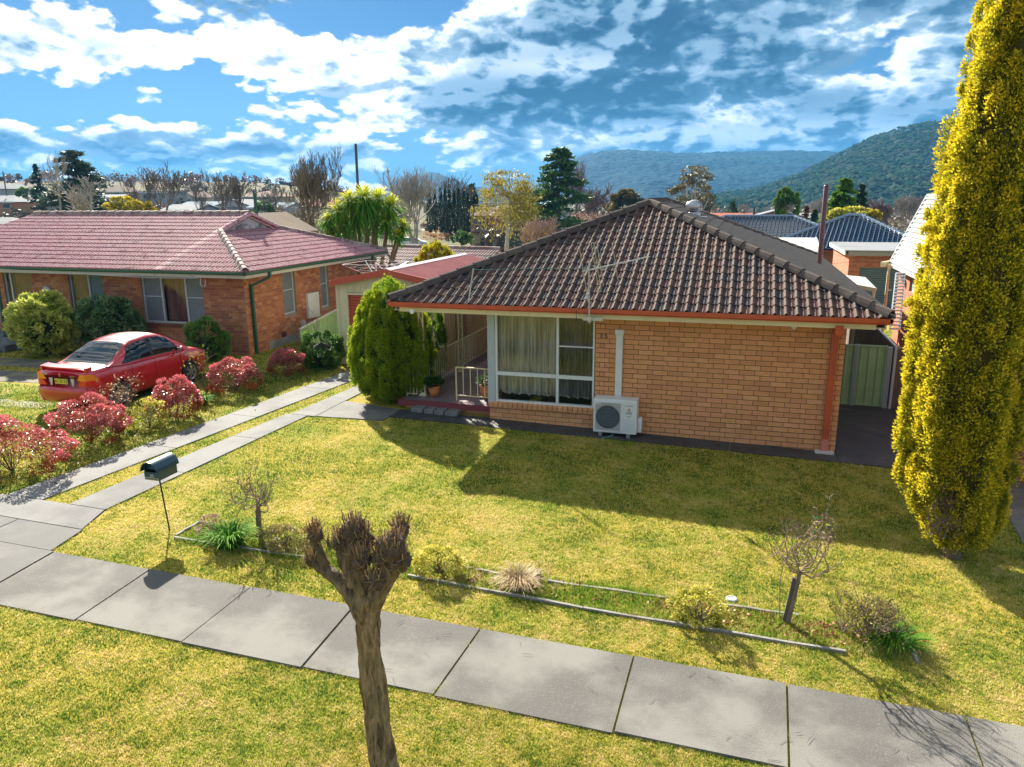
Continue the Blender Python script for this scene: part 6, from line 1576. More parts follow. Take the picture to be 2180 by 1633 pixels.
# ------------------------------------------------------------------ rounded cypress by the porch
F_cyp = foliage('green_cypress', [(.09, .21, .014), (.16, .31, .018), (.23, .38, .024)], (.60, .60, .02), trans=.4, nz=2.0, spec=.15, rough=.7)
cyp = thing('cypress_shrub', 'big egg shaped green cypress between the garage and the porch', 'shrub', (-10.05, .75, .2))
P_, N_, tp, r_ = column_leaves(-9.88, .82, [(.24, .35), (.5, .68), (.9, .86), (1.35, .9), (1.9, .8), (2.4, .59), (2.8, .33), (3.02, .06)], 1300, 125, .04, .10, 41)
leaves('foliage', cyp, P_, N_, .048, .36, F_cyp, tp * .8, 42)
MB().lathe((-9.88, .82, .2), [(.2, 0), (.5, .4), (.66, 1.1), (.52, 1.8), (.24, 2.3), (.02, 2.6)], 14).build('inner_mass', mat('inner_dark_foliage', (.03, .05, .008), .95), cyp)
MB().tube([(-9.88, .82, .05), (-9.88, .82, .5)], .07, 8).build('trunk', M_bark, cyp)
cyp2 = thing('cypress_shrub', 'darker slim cypress behind the porch post', 'shrub', (-9.55, 2.35, .2))
P_, N_, tp, r_ = column_leaves(-9.52, 2.3, [(.24, .2), (.8, .34), (1.6, .36), (2.2, .26), (2.6, .05)], 260, 110, .04, .08, 43)
leaves('foliage', cyp2, P_, N_, .045, .36, F_cyp, tp * .3, 44); MB().tube([(-9.52, 2.3, .05), (-9.52, 2.3, 1.8)], .05, 8).build('trunk', M_bark, cyp2)

# ------------------------------------------------------------------ red bushes along the boundary
F_nan = foliage('red_nandina', [(.26, .05, .02), (.42, .05, .06), (.34, .04, .05), (.52, .20, .12), (.66, .38, .34)], (.66, .16, .18), trans=.35, rough=.3, spec=.9, nz=3.0)
F_nan_low = foliage('nandina_low', [(.10, .10, .012), (.28, .14, .02), (.32, .06, .02)], (.45, .08, .03), trans=.3, nz=4)
def nandina(px, rad, label, seed, n=6500):
    b = np.array(g(*px)); root = thing('red_bush', label, 'bush', b, 'red leaved bushes along the boundary')
    P_, N_, tp = shell(n, (b[0], b[1], b[2] + rad[2] * .80), rad, .27, 46, seed, .3)
    k = (P_[:, 2] > b[2] + rad[2] * .72 + .12 * rad[2] * np.sin(P_[:, 0] * 9) )
    leaves('red_foliage', root, P_[k], N_[k], .055, .42, F_nan, tp[k], seed, upbias=-.2)
    k = ~k & (P_[:, 2] > b[2] + .02)
    leaves('lower_foliage', root, P_[k], N_[k], .05, .42, F_nan_low, tp[k], seed)
    r_ = np.random.RandomState(seed); mb = MB()
    for s in range(14):
        d = np.array([r_.normal(0, .5), r_.normal(0, .5), 1]); d /= np.linalg.norm(d); branch_mesh(mb, b, d, rad[2] * .9, .008, 1, r_, .4, .1, 3, (2, 2), 4, .7, .1, .003)
    mb.build('stems', M_twig, root)
nandina((28, 1005), (.95, .85, .50), 'largest red bush at the left edge of the picture', 51, 9000)
nandina((195, 938), (.70, .62, .50), 'red bush in front of the rear bumper of the red car', 52, 7500)
nandina((375, 888), (.56, .5, .46), 'red bush in front of the front door of the red car', 53, 6500)
nandina((505, 832), (.68, .6, .45), 'red bush in front of the corner downpipe of the left house', 54, 7000)
nandina((612, 797), (.52, .45, .38), 'smallest red bush next to the dark green bush by the garage', 55, 5000)
F_dk = foliage('dark_green_leaf', [(.025, .08, .015), (.045, .13, .02), (.08, .18, .03)], (.16, .28, .05))
F_rh = foliage('rhododendron_leaf', [(.16, .26, .02), (.32, .40, .04), (.48, .52, .08)], (.66, .66, .16), rough=.4, spec=.5)
F_rh2 = foliage('dark_rhododendron', [(.03, .11, .03), (.05, .16, .04), (.09, .22, .07)], (.2, .3, .13), rough=.4, spec=.5)
bush('dark_green_bush', g(688, 783), (.62, .5, .55), 7000, .075, F_dk, 'dark green bush against the left corner of the garage', 'bush', seed=61, lump=.25, lumps=60)
bush('rhododendron', np.array([-22.3, 2.5, .28]), (1.02, .85, .98), 13000, .14, F_rh, 'big round light green leafy bush beside the porch steps', 'bush', seed=62, lump=.2, lumps=170, aspect=.38, zoff=.98)
bush('rhododendron', np.array([-20.55, 3.15, .28]), (1.12, .75, .92), 12000, .125, F_rh2, 'wide dark green leafy bush behind the roof of the red car', 'bush', seed=63, lump=.2, lumps=170, aspect=.36, zoff=.95)
bush('laurel_bush', np.array([-17.0, 3.2, .28]), (.68, .55, .60), 5600, .09, foliage('laurel_leaf', [(.02, .09, .01), (.05, .17, .015), (.12, .26, .03)], (.2, .34, .06)), 'upright bright green bush at the front corner of the left house', 'bush', seed=64, lump=.28, lumps=60, zoff=1.0)
bush('yellow_green_shrub', g(318, 915), (.42, .36, .34), 2600, .04, F_yel, 'yellow-green shrub between two red bushes beside the car', 'shrub', seed=65)
F_wh = foliage('pale_bud', [(.5, .3, .12), (.6, .45, .3), (.4, .15, .12)])
bare_shrub('bare_shrub', g(262, 905), 1.25, 10, 'bare twiggy shrub with pale buds in front of the rear wheel of the car', seed=66, depth=3, rad=.012, tilt=.35, leaf=(260, .05, F_wh))
bare_shrub('bare_shrub', g(440, 838), 1.35, 5, 'thin bare shrub standing left of the red bush by the house corner', seed=67, depth=3, rad=.014, tilt=.3, leaf=(90, .05, F_yel))
bare_shrub('bare_shrub', g(655, 770), 1.5, 6, 'leaning bare rose bush in front of the side wall of the left house', seed=68, depth=4, rad=.02, spread=.5, tilt=.55, leaf=(60, .05, F_yel))
tuft('leafy_clump', g(428, 862), .32, .28, 120, F_lush, 'small strap-leaved clump at the foot of a red bush', seed=69, w=.018)
r_ = np.random.RandomState(15); n = 900; lx = r_.normal(-14.0, .55, n); ly = r_.uniform(-6.2, 3.6, n)
o = leaves('leaf_litter', None, np.stack([lx, ly, ground_z(lx, ly) + .03], -1), r_.normal(0, 1, (n, 3)) * [1, 1, .3], .05, .6, foliage('litter_leaf', [(.12, .05, .03), (.2, .1, .05), (.1, .09, .03)], None, .1), None, 3); tag(o, kind='stuff')
# green sheet fence between the left house and the garage
a = on_y(637, 701, 5.1); b_ = on_y(716, 659, 7.6)

lf = thing('boundary_fence', 'pale green steel fence between the left house and the garage', 'fence', (a[0], a[1], .28))
m_ = MB(); u_ = b_ - a; n = 14
for i in range(n):
    for (p, q, e) in ((0, .12, 0), (.12, .3, 1), (.3, .42, 0), (.42, 1, 0)):
        A_, B_ = a + u_ * ((i + p) / n), a + u_ * ((i + q) / n); o1 = .02 * e; nn = np.array([u_[1], -u_[0], 0]) / np.hypot(u_[0], u_[1])
        A_ = A_ + nn * o1; B_ = B_ + nn * o1; m_.quad((A_[0], A_[1], .2), (B_[0], B_[1], .2), B_, A_)
m_.build('fence_sheet', M_green, lf); m_ = MB(); m_.bar(a, b_, .05, .05); m_.build('top_rail', mat('fence_rail', (.42, .47, .47), .5), lf)
# ------------------------------------------------------------------ hills and far land
def hill_mat(name, c1, c2, c3, sc_):
    m = bpy.data.materials.new(name); m.use_nodes = True; m.node_tree.nodes.clear(); t = NT(m.node_tree)
    pos = t.n('ShaderNodeNewGeometry').outputs['Position']
    a = t.noise(pos, sc_, 8, .7); b_ = t.noise(pos, sc_ * .12, 4, .6)
    vo = t.n('ShaderNodeTexVoronoi', inp={'Vector': pos, 'Scale': sc_ * 1.4}).outputs['Distance']
    c = t.ramp(t.math('ADD', t.math('MULTIPLY', a, .7), t.math('MULTIPLY', vo, .3)), [(.25, c1), (.5, c2), (.75, c3)])
    c = t.mix(t.smooth(b_, .5, .7, 0, .5), c, c3)
    bp = t.n('ShaderNodeBump', inp={'Height': t.math('SUBTRACT', a, t.math('MULTIPLY', vo, .8)), 'Distance': 9.0})
    b = t.n('ShaderNodeBsdfPrincipled', inp={'Base Color': c, 'Roughness': .95}); b.inputs['Specular IOR Level'].default_value = .05
    t.link(bp.outputs[0], b.inputs['Normal']); t.link(b.outputs[0], t.n('ShaderNodeOutputMaterial').inputs[0]); return m
def hill(name, crest, D0, D1, m_, rough=6.0, ncol=260, nrow=40, seed=0, back=1.35):
    xs = np.linspace(crest[0][0], crest[-1][0], ncol); ys = np.interp(xs, [c[0] for c in crest], [c[1] for c in crest]); V = []
    for i, (px, py) in enumerate(zip(xs, ys)):
        top = at(px, py, D1); lo = at(px, 440, D0); lo[2] = -8
        for j in range(nrow + 1):
            s = j / nrow; e = s * s * (3 - 2 * s) * .5 + s * .5
            p = lo + (top - lo) * s; p[2] = lo[2] + (top[2] - lo[2]) * e
            nz_ = mnoise.noise(Vector((p[0] * .008 + seed, p[1] * .008, 0))) * rough * 2.2 * (1 - s * .9) + mnoise.noise(Vector((p[0] * .06, p[1] * .06, seed))) * rough * .5
            p[2] += nz_; V.append(p)
        bk = at(px, py, D1 * back); bk[2] = -8; V.append(bk)
    k = nrow + 2; F = [(i * k + j, (i + 1) * k + j, (i + 1) * k + j + 1, i * k + j + 1) for i in range(ncol - 1) for j in range(k - 1)]
    return tag(np_obj(name, np.array(V), F, m_, smooth=True), kind='structure'), np.array(V).reshape(ncol, k, 3)
M_h1 = hill_mat('forest_hill', (.012, .028, .022), (.025, .048, .034), (.05, .068, .05), .07)
M_h2 = hill_mat('far_forest_hill', (.004, .022, .035), (.007, .035, .05), (.018, .06, .07), .045)  # blue of the distant haze is worked into these hill colours
h1, HV = hill('near_hill', [(1440, 428), (1520, 424), (1590, 415), (1640, 400), (1700, 378), (1750, 353), (1800, 327), (1850, 304), (1900, 287), (1950, 273), (2030, 262), (2120, 254), (2250, 250), (2500, 262)], 480, 1050, M_h1, 7, seed=1)
hill('far_hill', [(1020, 412), (1080, 408), (1130, 400), (1165, 380), (1200, 352), (1230, 335), (1280, 323), (1340, 318), (1400, 322), (1440, 326), (1500, 326), (1600, 323), (1700, 321), (1810, 323), (1900, 326), (2100, 320), (2400, 330)], 1300, 2300, M_h2, 12, seed=2)
hill('far_hill', [(640, 421), (700, 412), (760, 408), (800, 408), (830, 402), (850, 391), (880, 375), (905, 367), (930, 368), (960, 378), (1000, 396), (1030, 402), (1080, 406), (1200, 412), (1400, 421)], 1500, 2500, M_h2, 10, seed=3)
hill('far_hill', [(-500, 405), (-100, 395), (100, 385), (160, 379), (205, 377), (230, 377), (290, 379), (330, 385), (370, 400), (420, 408), (470, 410), (500, 401), (520, 395), (540, 396), (565, 410), (640, 414), (800, 419)], 900, 1600, M_h2, 9, seed=4)
r_ = np.random.RandomState(77); ico = bmesh.new(); bmesh.ops.create_icosphere(ico, subdivisions=1, radius=1); bmesh.ops.delete(ico, geom=[v for v in ico.verts if v.co.z < -.3], context='VERTS'); IV = np.array([tuple(v.co) for v in ico.verts]); IF = np.array([[v.index for v in f.verts] for f in ico.faces]); ico.free()
NB = 11000; ci = r_.uniform(0, HV.shape[0] - 1.01, NB); cj = r_.uniform(1, HV.shape[1] - 2.3, NB); i0 = ci.astype(int); j0 = cj.astype(int); fi = (ci - i0)[:, None]; fj = (cj - j0)[:, None]
P0 = (HV[i0, j0] * (1 - fi) + HV[i0 + 1, j0] * fi) * (1 - fj) + (HV[i0, j0 + 1] * (1 - fi) + HV[i0 + 1, j0 + 1] * fi) * fj
R0 = r_.uniform(1.8, 4.0, NB); VV = P0[:, None, :] + IV[None] * R0[:, None, None] * [1, 1, 1.05] * r_.uniform(.7, 1.3, (NB, len(IV), 1)) + [0, 0, 3.0]
FF = (IF[None] + (np.arange(NB) * len(IV))[:, None, None]).reshape(-1, 3)
F_for = foliage('forest_crown', [(.012, .035, .024), (.022, .052, .032), (.04, .07, .04), (.07, .075, .05)], None, trans=.1, nz=.02, spec=.0)
tag(np_obj('forest', VV.reshape(-1, 3), FF, F_for, attrs={'rnd': np.repeat(r_.rand(NB), len(IV))}), kind='stuff')

# ------------------------------------------------------------------ distant trees
def base_at(px, d, py=None):
    p = at(px, 430, d); p[2] = gz(p[0], p[1]); return p
def bg_tree(name, px, d, top_py, wpx, fm, label, seed, leaf=.35, n=2600, cat='tree', lumps=34, lump=.26, trunk=.25, fbase=.25, group=None, tm=None, asp=.6, base_py=None, w2=1.0):
    b = base_at(px, d)
    if base_py is not None: b[2] = at(px, base_py, d)[2]
    top = at(px, top_py, d)[2]; h = top - b[2]; w = wpx / FPX * d / 2; root = thing(name, label, cat, b, group)
    zc = b[2] + h * (fbase + (1 - fbase) / 2); P_, N_, tp = shell(n, (b[0], b[1], zc), (w, w * .9, h * (1 - fbase) / 2), lump, lumps, seed, .25)
    leaves('crown', root, P_, N_, leaf, asp, fm, tp, seed)
    mb = MB(); mb.tube([b - [0, 0, .3], b + [0, 0, h * .5], b + [.1, 0, h * .8]], [trunk, trunk * .7, trunk * .25], 7)
    r_ = np.random.RandomState(seed)
    for s in range(6):
        a = r_.uniform(0, 6.28); z = b[2] + h * r_.uniform(.3, .6); mb.tube([(b[0], b[1], z), (b[0] + w * .6 * math.cos(a), b[1] + w * .6 * math.sin(a), z + h * .25)], [trunk * .4, trunk * .12], 5)
    mb.build('trunk', tm or M_bark, root); return root
def cone_tree(name, px, d, top_py, wpx, fm, label, seed, tiers=12, n=3600, leaf=.4, group=None, power=.8, base_py=None, droop=.25, gap=.0, asp=.4, cat='tree'):
    b = base_at(px, d)
    if base_py is not None: b[2] = at(px, base_py, d)[2]
    top = at(px, top_py, d)[2]; h = top - b[2]; w = wpx / FPX * d / 2; r_ = np.random.RandomState(seed); root = thing(name, label, cat, b, group)
    nb = tiers * 9; k = r_.randint(0, nb, n); zt = (np.arange(nb) // 9 + r_.uniform(0, .8, nb)) / tiers * .93 + .06; az = r_.uniform(0, 6.28, nb); bl = w * (1 - zt) ** power * r_.uniform(.7, 1.12, nb) + w * .04
    s = np.sqrt(r_.uniform(.02, 1, n)); rr = bl[k] * s; spread = (.10 + .16 * s) * w * (1 - zt[k] * .7)
    P_ = np.stack([b[0] + rr * np.cos(az[k]) + r_.normal(0, 1, n) * spread * .5, b[1] + rr * np.sin(az[k]) + r_.normal(0, 1, n) * spread * .5, b[2] + h * zt[k] - droop * rr * s + r_.normal(0, .010 * h, n) + h * .02 * s], -1)
    N_ = np.stack([np.cos(az[k]), np.sin(az[k]), np.full(n, .1)], -1); leaves('crown', root, P_, N_, leaf, asp, fm, s * r_.rand(n), seed)
    mb = MB(); mb.tube([b - [0, 0, .3], (b[0], b[1], b[2] + h * .97)], [h * .02, .03], 7)
    for i in range(0, nb, 2): mb.tube([(b[0], b[1], b[2] + h * zt[i]), (b[0] + bl[i] * .8 * math.cos(az[i]), b[1] + bl[i] * .8 * math.sin(az[i]), b[2] + h * zt[i] - droop * bl[i] * .5)], [h * .006, .02], 4)
    mb.build('trunk', M_bark, root); return root
M_bare = mat('grey_bare_wood', (.17, .14, .12), .9, pal=[(.17, .14, .12), (.23, .19, .16), (.13, .105, .09)])
M_bare2 = mat('pale_bare_wood', (.34, .30, .27), .9, pal=[(.34, .30, .27), (.26, .23, .21), (.4, .36, .33)])
M_bareP = mat('purple_bare_wood', (.22, .14, .14), .9, pal=[(.22, .14, .14), (.28, .18, .17), (.17, .12, .12)])
def bare_tree(px, d, top_py, wpx, label, seed, m_=None, stems=1, depth=5, group=None, base_py=None, minr=.018, rad=None, spread=.42, name='bare_tree', haze=0, upw=.12):
    b = base_at(px, d)
    if base_py is not None: b[2] = at(px, base_py, d)[2]
    h = at(px, top_py, d)[2] - b[2]; w = wpx / FPX * d / 2; r_ = np.random.RandomState(seed); root = thing(name, label, 'tree', b, group); mb = MB()
    for s in range(stems):
        tl = .0 if stems == 1 else .35 * w / h * 2
        dd = np.array([r_.normal(0, tl), r_.normal(0, tl), 1.0]); dd /= np.linalg.norm(dd)
        branch_mesh(mb, b + np.array([r_.normal(0, .2), r_.normal(0, .2), -.2]) * (stems > 1), dd, h * .30, rad or h * .014, depth, r_, spread, .10, 4, (3, 4) if depth > 3 else (4, 6), 4, .74, upw + .10, minr * .65, .62)
    V = np.array(mb.v); zt = np.percentile(V[:, 2], 99.8) - b[2]; ww = np.percentile(np.abs(V[:, 0] - b[0]), 98)
    V[:, 2] = b[2] + (V[:, 2] - b[2]) * h / zt; V[:, 0] = b[0] + (V[:, 0] - b[0]) * w / ww; V[:, 1] = b[1] + (V[:, 1] - b[1]) * w / ww; mb.v = [tuple(v) for v in V]
    mb.build('branches', m_ or M_bare, root); return root
F_cedar = foliage('blue_green_cedar', [(.02, .055, .03), (.04, .085, .045), (.07, .115, .06)], (.10, .15, .08), trans=.15, nz=.3)
F_dcon = foliage('dark_conifer', [(.012, .035, .02), (.02, .055, .03), (.035, .075, .035)], (.05, .10, .04), trans=.12, nz=.3)
F_fir = foliage('green_fir', [(.012, .06, .02), (.025, .10, .03), (.05, .14, .035)], (.11, .2, .035), trans=.2, nz=.4)
F_gum = foliage('yellow_gum', [(.12, .13, .015), (.25, .22, .02), (.38, .30, .03), (.2, .17, .02)], (.45, .34, .05), trans=.35, nz=.3)
F_euc = foliage('olive_gum', [(.045, .06, .025), (.08, .10, .035), (.13, .13, .05)], (.24, .17, .07), trans=.2, nz=.3)
F_bright = foliage('bright_green_conifer', [(.025, .10, .01), (.05, .17, .012), (.09, .22, .02)], (.18, .3, .03), trans=.25, nz=.4)
F_yb = foliage('yellow_bush', [(.22, .22, .02), (.42, .36, .02), (.55, .42, .03)], (.65, .5, .04), trans=.3, nz=.5)
F_or = foliage('orange_dry', [(.35, .17, .05), (.45, .25, .09), (.3, .14, .05)], (.5, .3, .12), trans=.3, nz=.5)
cone_tree('cedar_tree', 168, 110, 322, 150, F_cedar, 'tall layered cedar behind the left end of the red tiled roof', 101, 11, 7000, .75, base_py=470, power=.55, droop=.05, asp=.3)
cone_tree('dark_conifer', 86, 150, 350, 48, F_dcon, 'small dark conifer left of the tall layered cedar', 102, 9, 1600, .7, base_py=450, asp=.35)
bare_tree(125, 80, 322, 90, 'bare tree rising left of the layered cedar', 103, M_bare2, 1, 4, base_py=475, rad=.16)
bare_tree(205, 75, 375, 150, 'pale bare tree spreading in front of the layered cedar', 104, M_bare2, 2, 4, base_py=478, spread=.5, rad=.12)
bg_tree('yellow_bush', 262, 82, 418, 75, F_yb, 'bright yellow bush behind the ridge of the red tiled roof', 105, .35, 1500, 'bush', base_py=470, fbase=.05)
bg_tree('yellow_bush', 312, 84, 430, 50, F_yb, 'smaller yellow bush to the right of the bright yellow one', 106, .35, 900, 'bush', base_py=470, fbase=.05)
for i, (px, d, ty, w, sd, la) in enumerate(((350, 90, 345, 110, 107, 'bare tree with two tall forks behind the middle of the red roof'), (420, 110, 382, 60, 108, 'slender bare tree in front of the hillside houses'), (462, 95, 362, 80, 109, 'bare tree behind the ridge left of the green flue'), (512, 100, 368, 70, 110, 'bare tree just left of the green flue pipe'), (290, 120, 372, 70, 111, 'thin bare tree above the bright yellow bush'), (575, 120, 395, 60, 112, 'bare tree between the green flue and the big bare tree'))):
    bare_tree(px, d, ty, w, la, sd, M_bare, 2, 4, base_py=478, minr=.025)
bare_tree(645, 62, 322, 120, 'big dense bare tree left of the cordyline', 113, M_bare, 5, 5, base_py=520, minr=.02, spread=.38, upw=.2)
bg_tree('brown_tree', 640, 64, 420, 115, foliage('bare_brown_mass', [(.13, .10, .075), (.19, .15, .11), (.1, .085, .06)], None, .2, nz=.4), 'brown twiggy thicket around the foot of the big bare tree', 114, .22, 3800, base_py=525, fbase=.02, cat='thicket', asp=.15)
bare_tree(880, 88, 358, 120, 'grey bare tree right of the cordyline', 115, M_bare2, 4, 5, base_py=515, minr=.022)
bare_tree(985, 125, 372, 70, 'bare tree standing behind the row of narrow cypresses', 116, M_bare, 3, 4, base_py=480, minr=.03)
bare_tree(690, 90, 378, 60, 'thin bare tree just behind the left of the cordyline', 117, M_bare, 2, 4, base_py=500, minr=.025)
for i, (px, ty, w) in enumerate(((914, 404, 15), (926, 404, 13), (938, 400, 14), (948, 401, 13), (957, 404, 13), (967, 407, 12), (977, 401, 14), (988, 405, 13), (996, 412, 12))):
    d = 112 + (i % 3); b = base_at(px, d); b[2] = at(px, 495, d)[2]; h = at(px, ty, d)[2] - b[2]; w_ = w / FPX * d / 2 * .9
    root = thing('column_cypress', ['leftmost of the row of dark column cypresses', 'second dark column cypress from the left in the row', 'third dark column cypress from the left in the row', 'fourth dark column cypress from the left in the row', 'middle one of the row of nine dark column cypresses', 'fourth dark column cypress from the right in the row', 'third dark column cypress from the right in the row', 'second dark column cypress from the right in the row', 'rightmost of the row of dark column cypresses'][i], 'tree', b, 'row of dark column cypresses')
    r_ = np.random.RandomState(200 + i); n = 900; z = r_.rand(n) ** 1.0; a = r_.uniform(0, 6.28, n); R_ = w_ * np.sin(np.clip(z * 1.02, 0, 1) ** .55 * math.pi) ** .6 * r_.uniform(.6, 1, n) + .05
    P_ = np.stack([b[0] + R_ * np.cos(a), b[1] + R_ * np.sin(a), b[2] + h * z], -1); leaves('crown', root, P_, np.stack([np.cos(a) * .4, np.sin(a) * .4, np.ones(n)], -1), .38, .3, F_dcon, r_.rand(n) * .5, i)
    MB().tube([b, b + [0, 0, h * .9]], [.15, .05], 6).build('trunk', M_bark, root)
bg_tree('dark_conifer', 1006, 128, 392, 22, F_dcon, 'dark broad conifer right of the row of column cypresses', 118, .5, 900, base_py=480, fbase=.1)
# gum tree with pale trunk
gt = thing('gum_tree', 'yellowing gum tree with slim white trunk in front of the two storey house', 'tree', base_at(1075, 78)); b = np.array(gt.location); h = at(1075, 348, 78)[2] - b[2]
M_wtrunk = mat('white_gum_bark', (.50, .46, .40), .8, vary=((.3, .26, .22), 2, 4, .5, .7)); mb = MB(); mb.tube([b, b + [.3, 0, h * .35], b + [.5, 0, h * .6], b + [.5, 0, h * .9]], [.26, .2, .13, .04], 8); tips = []
r_ = np.random.RandomState(9)
for s in range(17):
    a = r_.uniform(0, 6.28); z0 = r_.uniform(.3, .72); p = b + [.45, 0, h * z0]; L_ = (1.0 - abs(z0 - .5)) * 4.0; q = p + [L_ * .65 * math.cos(a), L_ * .65 * math.sin(a), h * r_.uniform(.06, .22)]; mb.tube([p, (p + q) / 2 + [0, 0, .3], q], [.08, .05, .02], 5); tips.append(q)
mb.build('trunk', M_wtrunk, gt)
tips += [b + [np.clip(r_.normal(.4, 1.6), -2.6, 3.2), r_.normal(0, 1.4), h * (.50 + .45 * r_.rand() ** 1.2)] for _ in range(44)]
PP = []; 
for q in tips:
    m = 115; dd = r_.normal(0, 1, (m, 3)) * [.55, .55, .75]; dd[:, 2] -= np.abs(dd[:, 2]) * .6; sc_ = np.clip(1.15 - (q[2] - b[2]) / h * .6, .4, 1); PP.append(q + dd * sc_ * [1, 1, 1.1])
PP = np.concatenate(PP); leaves('crown', gt, PP, np.tile([0, 0, -1.0], (len(PP), 1)), .30, .30, F_gum, r_.rand(len(PP)) * .6, 10)
cone_tree('fir_tree', 1190, 98, 318, 175, F_fir, 'tall broad green fir behind the two storey house', 119, 15, 9000, .55, base_py=495, power=.6, droop=.12, asp=.5)
for px, d, ty, w, sd, la in ((1228, 140, 345, 60, 120, 'bare purplish tree just right of the green fir'), (1268, 130, 395, 70, 121, 'bare purplish tree between the green fir and the brown roof'), (1300, 150, 420, 50, 122, 'small bare purplish tree above the brown roof edge')):
    bare_tree(px, d, ty, w, la, sd, M_bareP, 4, 4, base_py=480, minr=.04)
bg_tree('reddish_bush', 1262, 100, 448, 90, foliage('reddish_twigs', [(.35, .16, .10), (.42, .22, .15), (.28, .13, .09)], None, .2, nz=.4), 'reddish brown bare bush behind the sloping edge of the brown roof', 123, .25, 1900, 'bush', base_py=500, fbase=.02, asp=.15)
bare_tree(1160, 62, 462, 95, 'pinkish bare shrub in front of the brown roof edge', 124, mat('pink_bare_wood', (.36, .24, .22), .9, pal=[(.36, .24, .22), (.3, .2, .18), (.42, .3, .27)]), 7, 4, base_py=545, minr=.018, spread=.5)
bg_tree('green_tree', 1343, 115, 407, 82, F_euc, 'rounded green tree left of the ridge of the brown roof', 125, .6, 2200, base_py=470, lump=.3, lumps=16, fbase=.1)
# clumpy gum
b = base_at(1478, 105); root = thing('gum_tree', 'big open clumpy gum tree behind the turbine vent', 'tree', b); mb = MB(); PP = []; r_ = np.random.RandomState(12)
for (px, py, R_) in ((1470, 370, 22), (1490, 366, 20), (1508, 376, 14), (1462, 385, 18), (1482, 392, 18), (1500, 400, 14), (1455, 398, 12), (1430, 408, 13), (1442, 402, 10), (1465, 425, 30), (1490, 420, 26), (1510, 420, 15), (1450, 435, 24), (1512, 440, 16), (1480, 446, 34)):
    c = at(px, py, 105 + r_.uniform(-2, 2)); R2 = R_ / FPX * 105; m = int(70 * R_ / 8); dd = r_.normal(0, 1, (m, 3)); dd /= np.linalg.norm(dd, axis=1)[:, None]; PP.append(c + dd * R2 * (r_.rand(m)[:, None] ** .4) * [1, 1, .75]); mb.tube([b + [0, 0, 1.5], (b + c) / 2 + [r_.normal(0, .4), 0, .6], c], [.28, .16, .05], 5)
PP = np.concatenate(PP); leaves('crown', root, PP, r_.normal(0, 1, (len(PP), 3)), .42, .5, F_euc, np.clip((PP[:, 2] - b[2]) / 10, 0, 1) * r_.rand(len(PP)), 13); mb.build('trunk', M_wtrunk, root)
cone_tree('small_conifer', 1560, 120, 428, 38, F_fir, 'small pale green conifer beyond the blue tiled roof', 126, 8, 900, .5, base_py=470)
bg_tree('green_tree', 1675, 80, 398, 50, F_bright, 'dense egg shaped green tree above the blue tiled roof', 127, .32, 3200, base_py=475, lump=.2, lumps=40, fbase=.02)
cone_tree('bright_conifer', 1795, 62, 380, 82, F_bright, 'bright green cone shaped conifer behind the blue tiled roof', 128, 13, 5200, .38, base_py=475, power=.6, asp=.5)
cone_tree('dark_conifer', 1832, 75, 392, 40, F_dcon, 'dark conifer just right of the bright green cone shaped one', 129, 9, 1500, .45, base_py=470)
bg_tree('yellow_bush', 1812, 57, 442, 95, F_yel, 'wide yellow green bush above the peak of the blue tiled roof', 130, .2, 2400, 'bush', base_py=478, fbase=.02)
bg_tree('yellow_bush', 1863, 56, 447, 32, F_yb, 'small round yellow bush above the blue roof slope', 131, .16, 800, 'bush', base_py=478, fbase=.02)
cone_tree('small_conifer', 1718, 70, 438, 14, foliage('rusty_conifer', [(.12, .05, .025), (.2, .08, .035)], None, .15), 'rusty brown little conifer above the blue roof valley', 132, 7, 600, .3, base_py=475, power=.4)
cone_tree('small_conifer', 1737, 70, 446, 18, F_dcon, 'dark little conifer beside the rusty brown one', 133, 7, 600, .3, base_py=475, power=.4)
r_ = np.random.RandomState(31)
for i, (px, d, ty, w, la) in enumerate(((1755, 110, 418, 60, 'pale bare tree left of the maroon flue'), (1890, 95, 425, 75, 'bare grey tree above the right slope of the blue roof'), (1935, 100, 415, 80, 'bare grey tree nearest the white metal gable'), (1975, 120, 420, 70, 'bare grey tree behind the white metal gable'), (1865, 130, 425, 60, 'distant bare tree beside the small yellow bush'))):
    bare_tree(px, d, ty, w, la, 140 + i, M_bareP if i % 2 else M_bare2, 5, 4, base_py=478, minr=.03)
b = base_at(925, 27); root = thing('golden_shrub', 'round golden conifer top showing behind the garage roof', 'shrub', b); P_, N_, tp, r_ = column_leaves(b[0], b[1], [(.1, .8), (1.5, .95), (2.4, .82), (2.9, .55), (3.2, .25), (3.34, .03)], 520, 90, .06, .13, 91); leaves('foliage', root, P_, N_, .08, .4, foliage('golden_round', [(.14, .16, .015), (.30, .30, .02)], (.65, .55, .03), trans=.4, rough=.8, spec=.1), tp, 92); MB().tube([b, b + [0, 0, 2.4]], [.1, .05], 7).build('trunk', M_bark, root); MB().lathe(b, [(.5, .1), (.7, 1.4), (.55, 2.3), (.02, 2.9)], 12).build('inner_mass', bpy.data.materials['inner_dark_foliage'], root)
bg_tree('dry_bush', 925, 105, 492, 60, F_or, 'orange dry bush beside the white car across the street', 135, .25, 1500, 'bush', base_py=517, fbase=.0, asp=.2)
bg_tree('green_shrub', 982, 96, 494, 50, F_dk, 'green shrub left of the two storey house garage', 136, .3, 1300, 'shrub', base_py=524, fbase=.0)
bg_tree('dark_bush', 560, 120, 430, 50, F_dk, 'dark green bush beneath the hillside houses', 137, .4, 900, 'bush', base_py=465, fbase=.0)
bg_tree('dark_bush', 60, 190, 398, 40, F_dk, 'dark green round bush between the hillside cottages', 138, .6, 700, 'bush', base_py=425, fbase=.0)
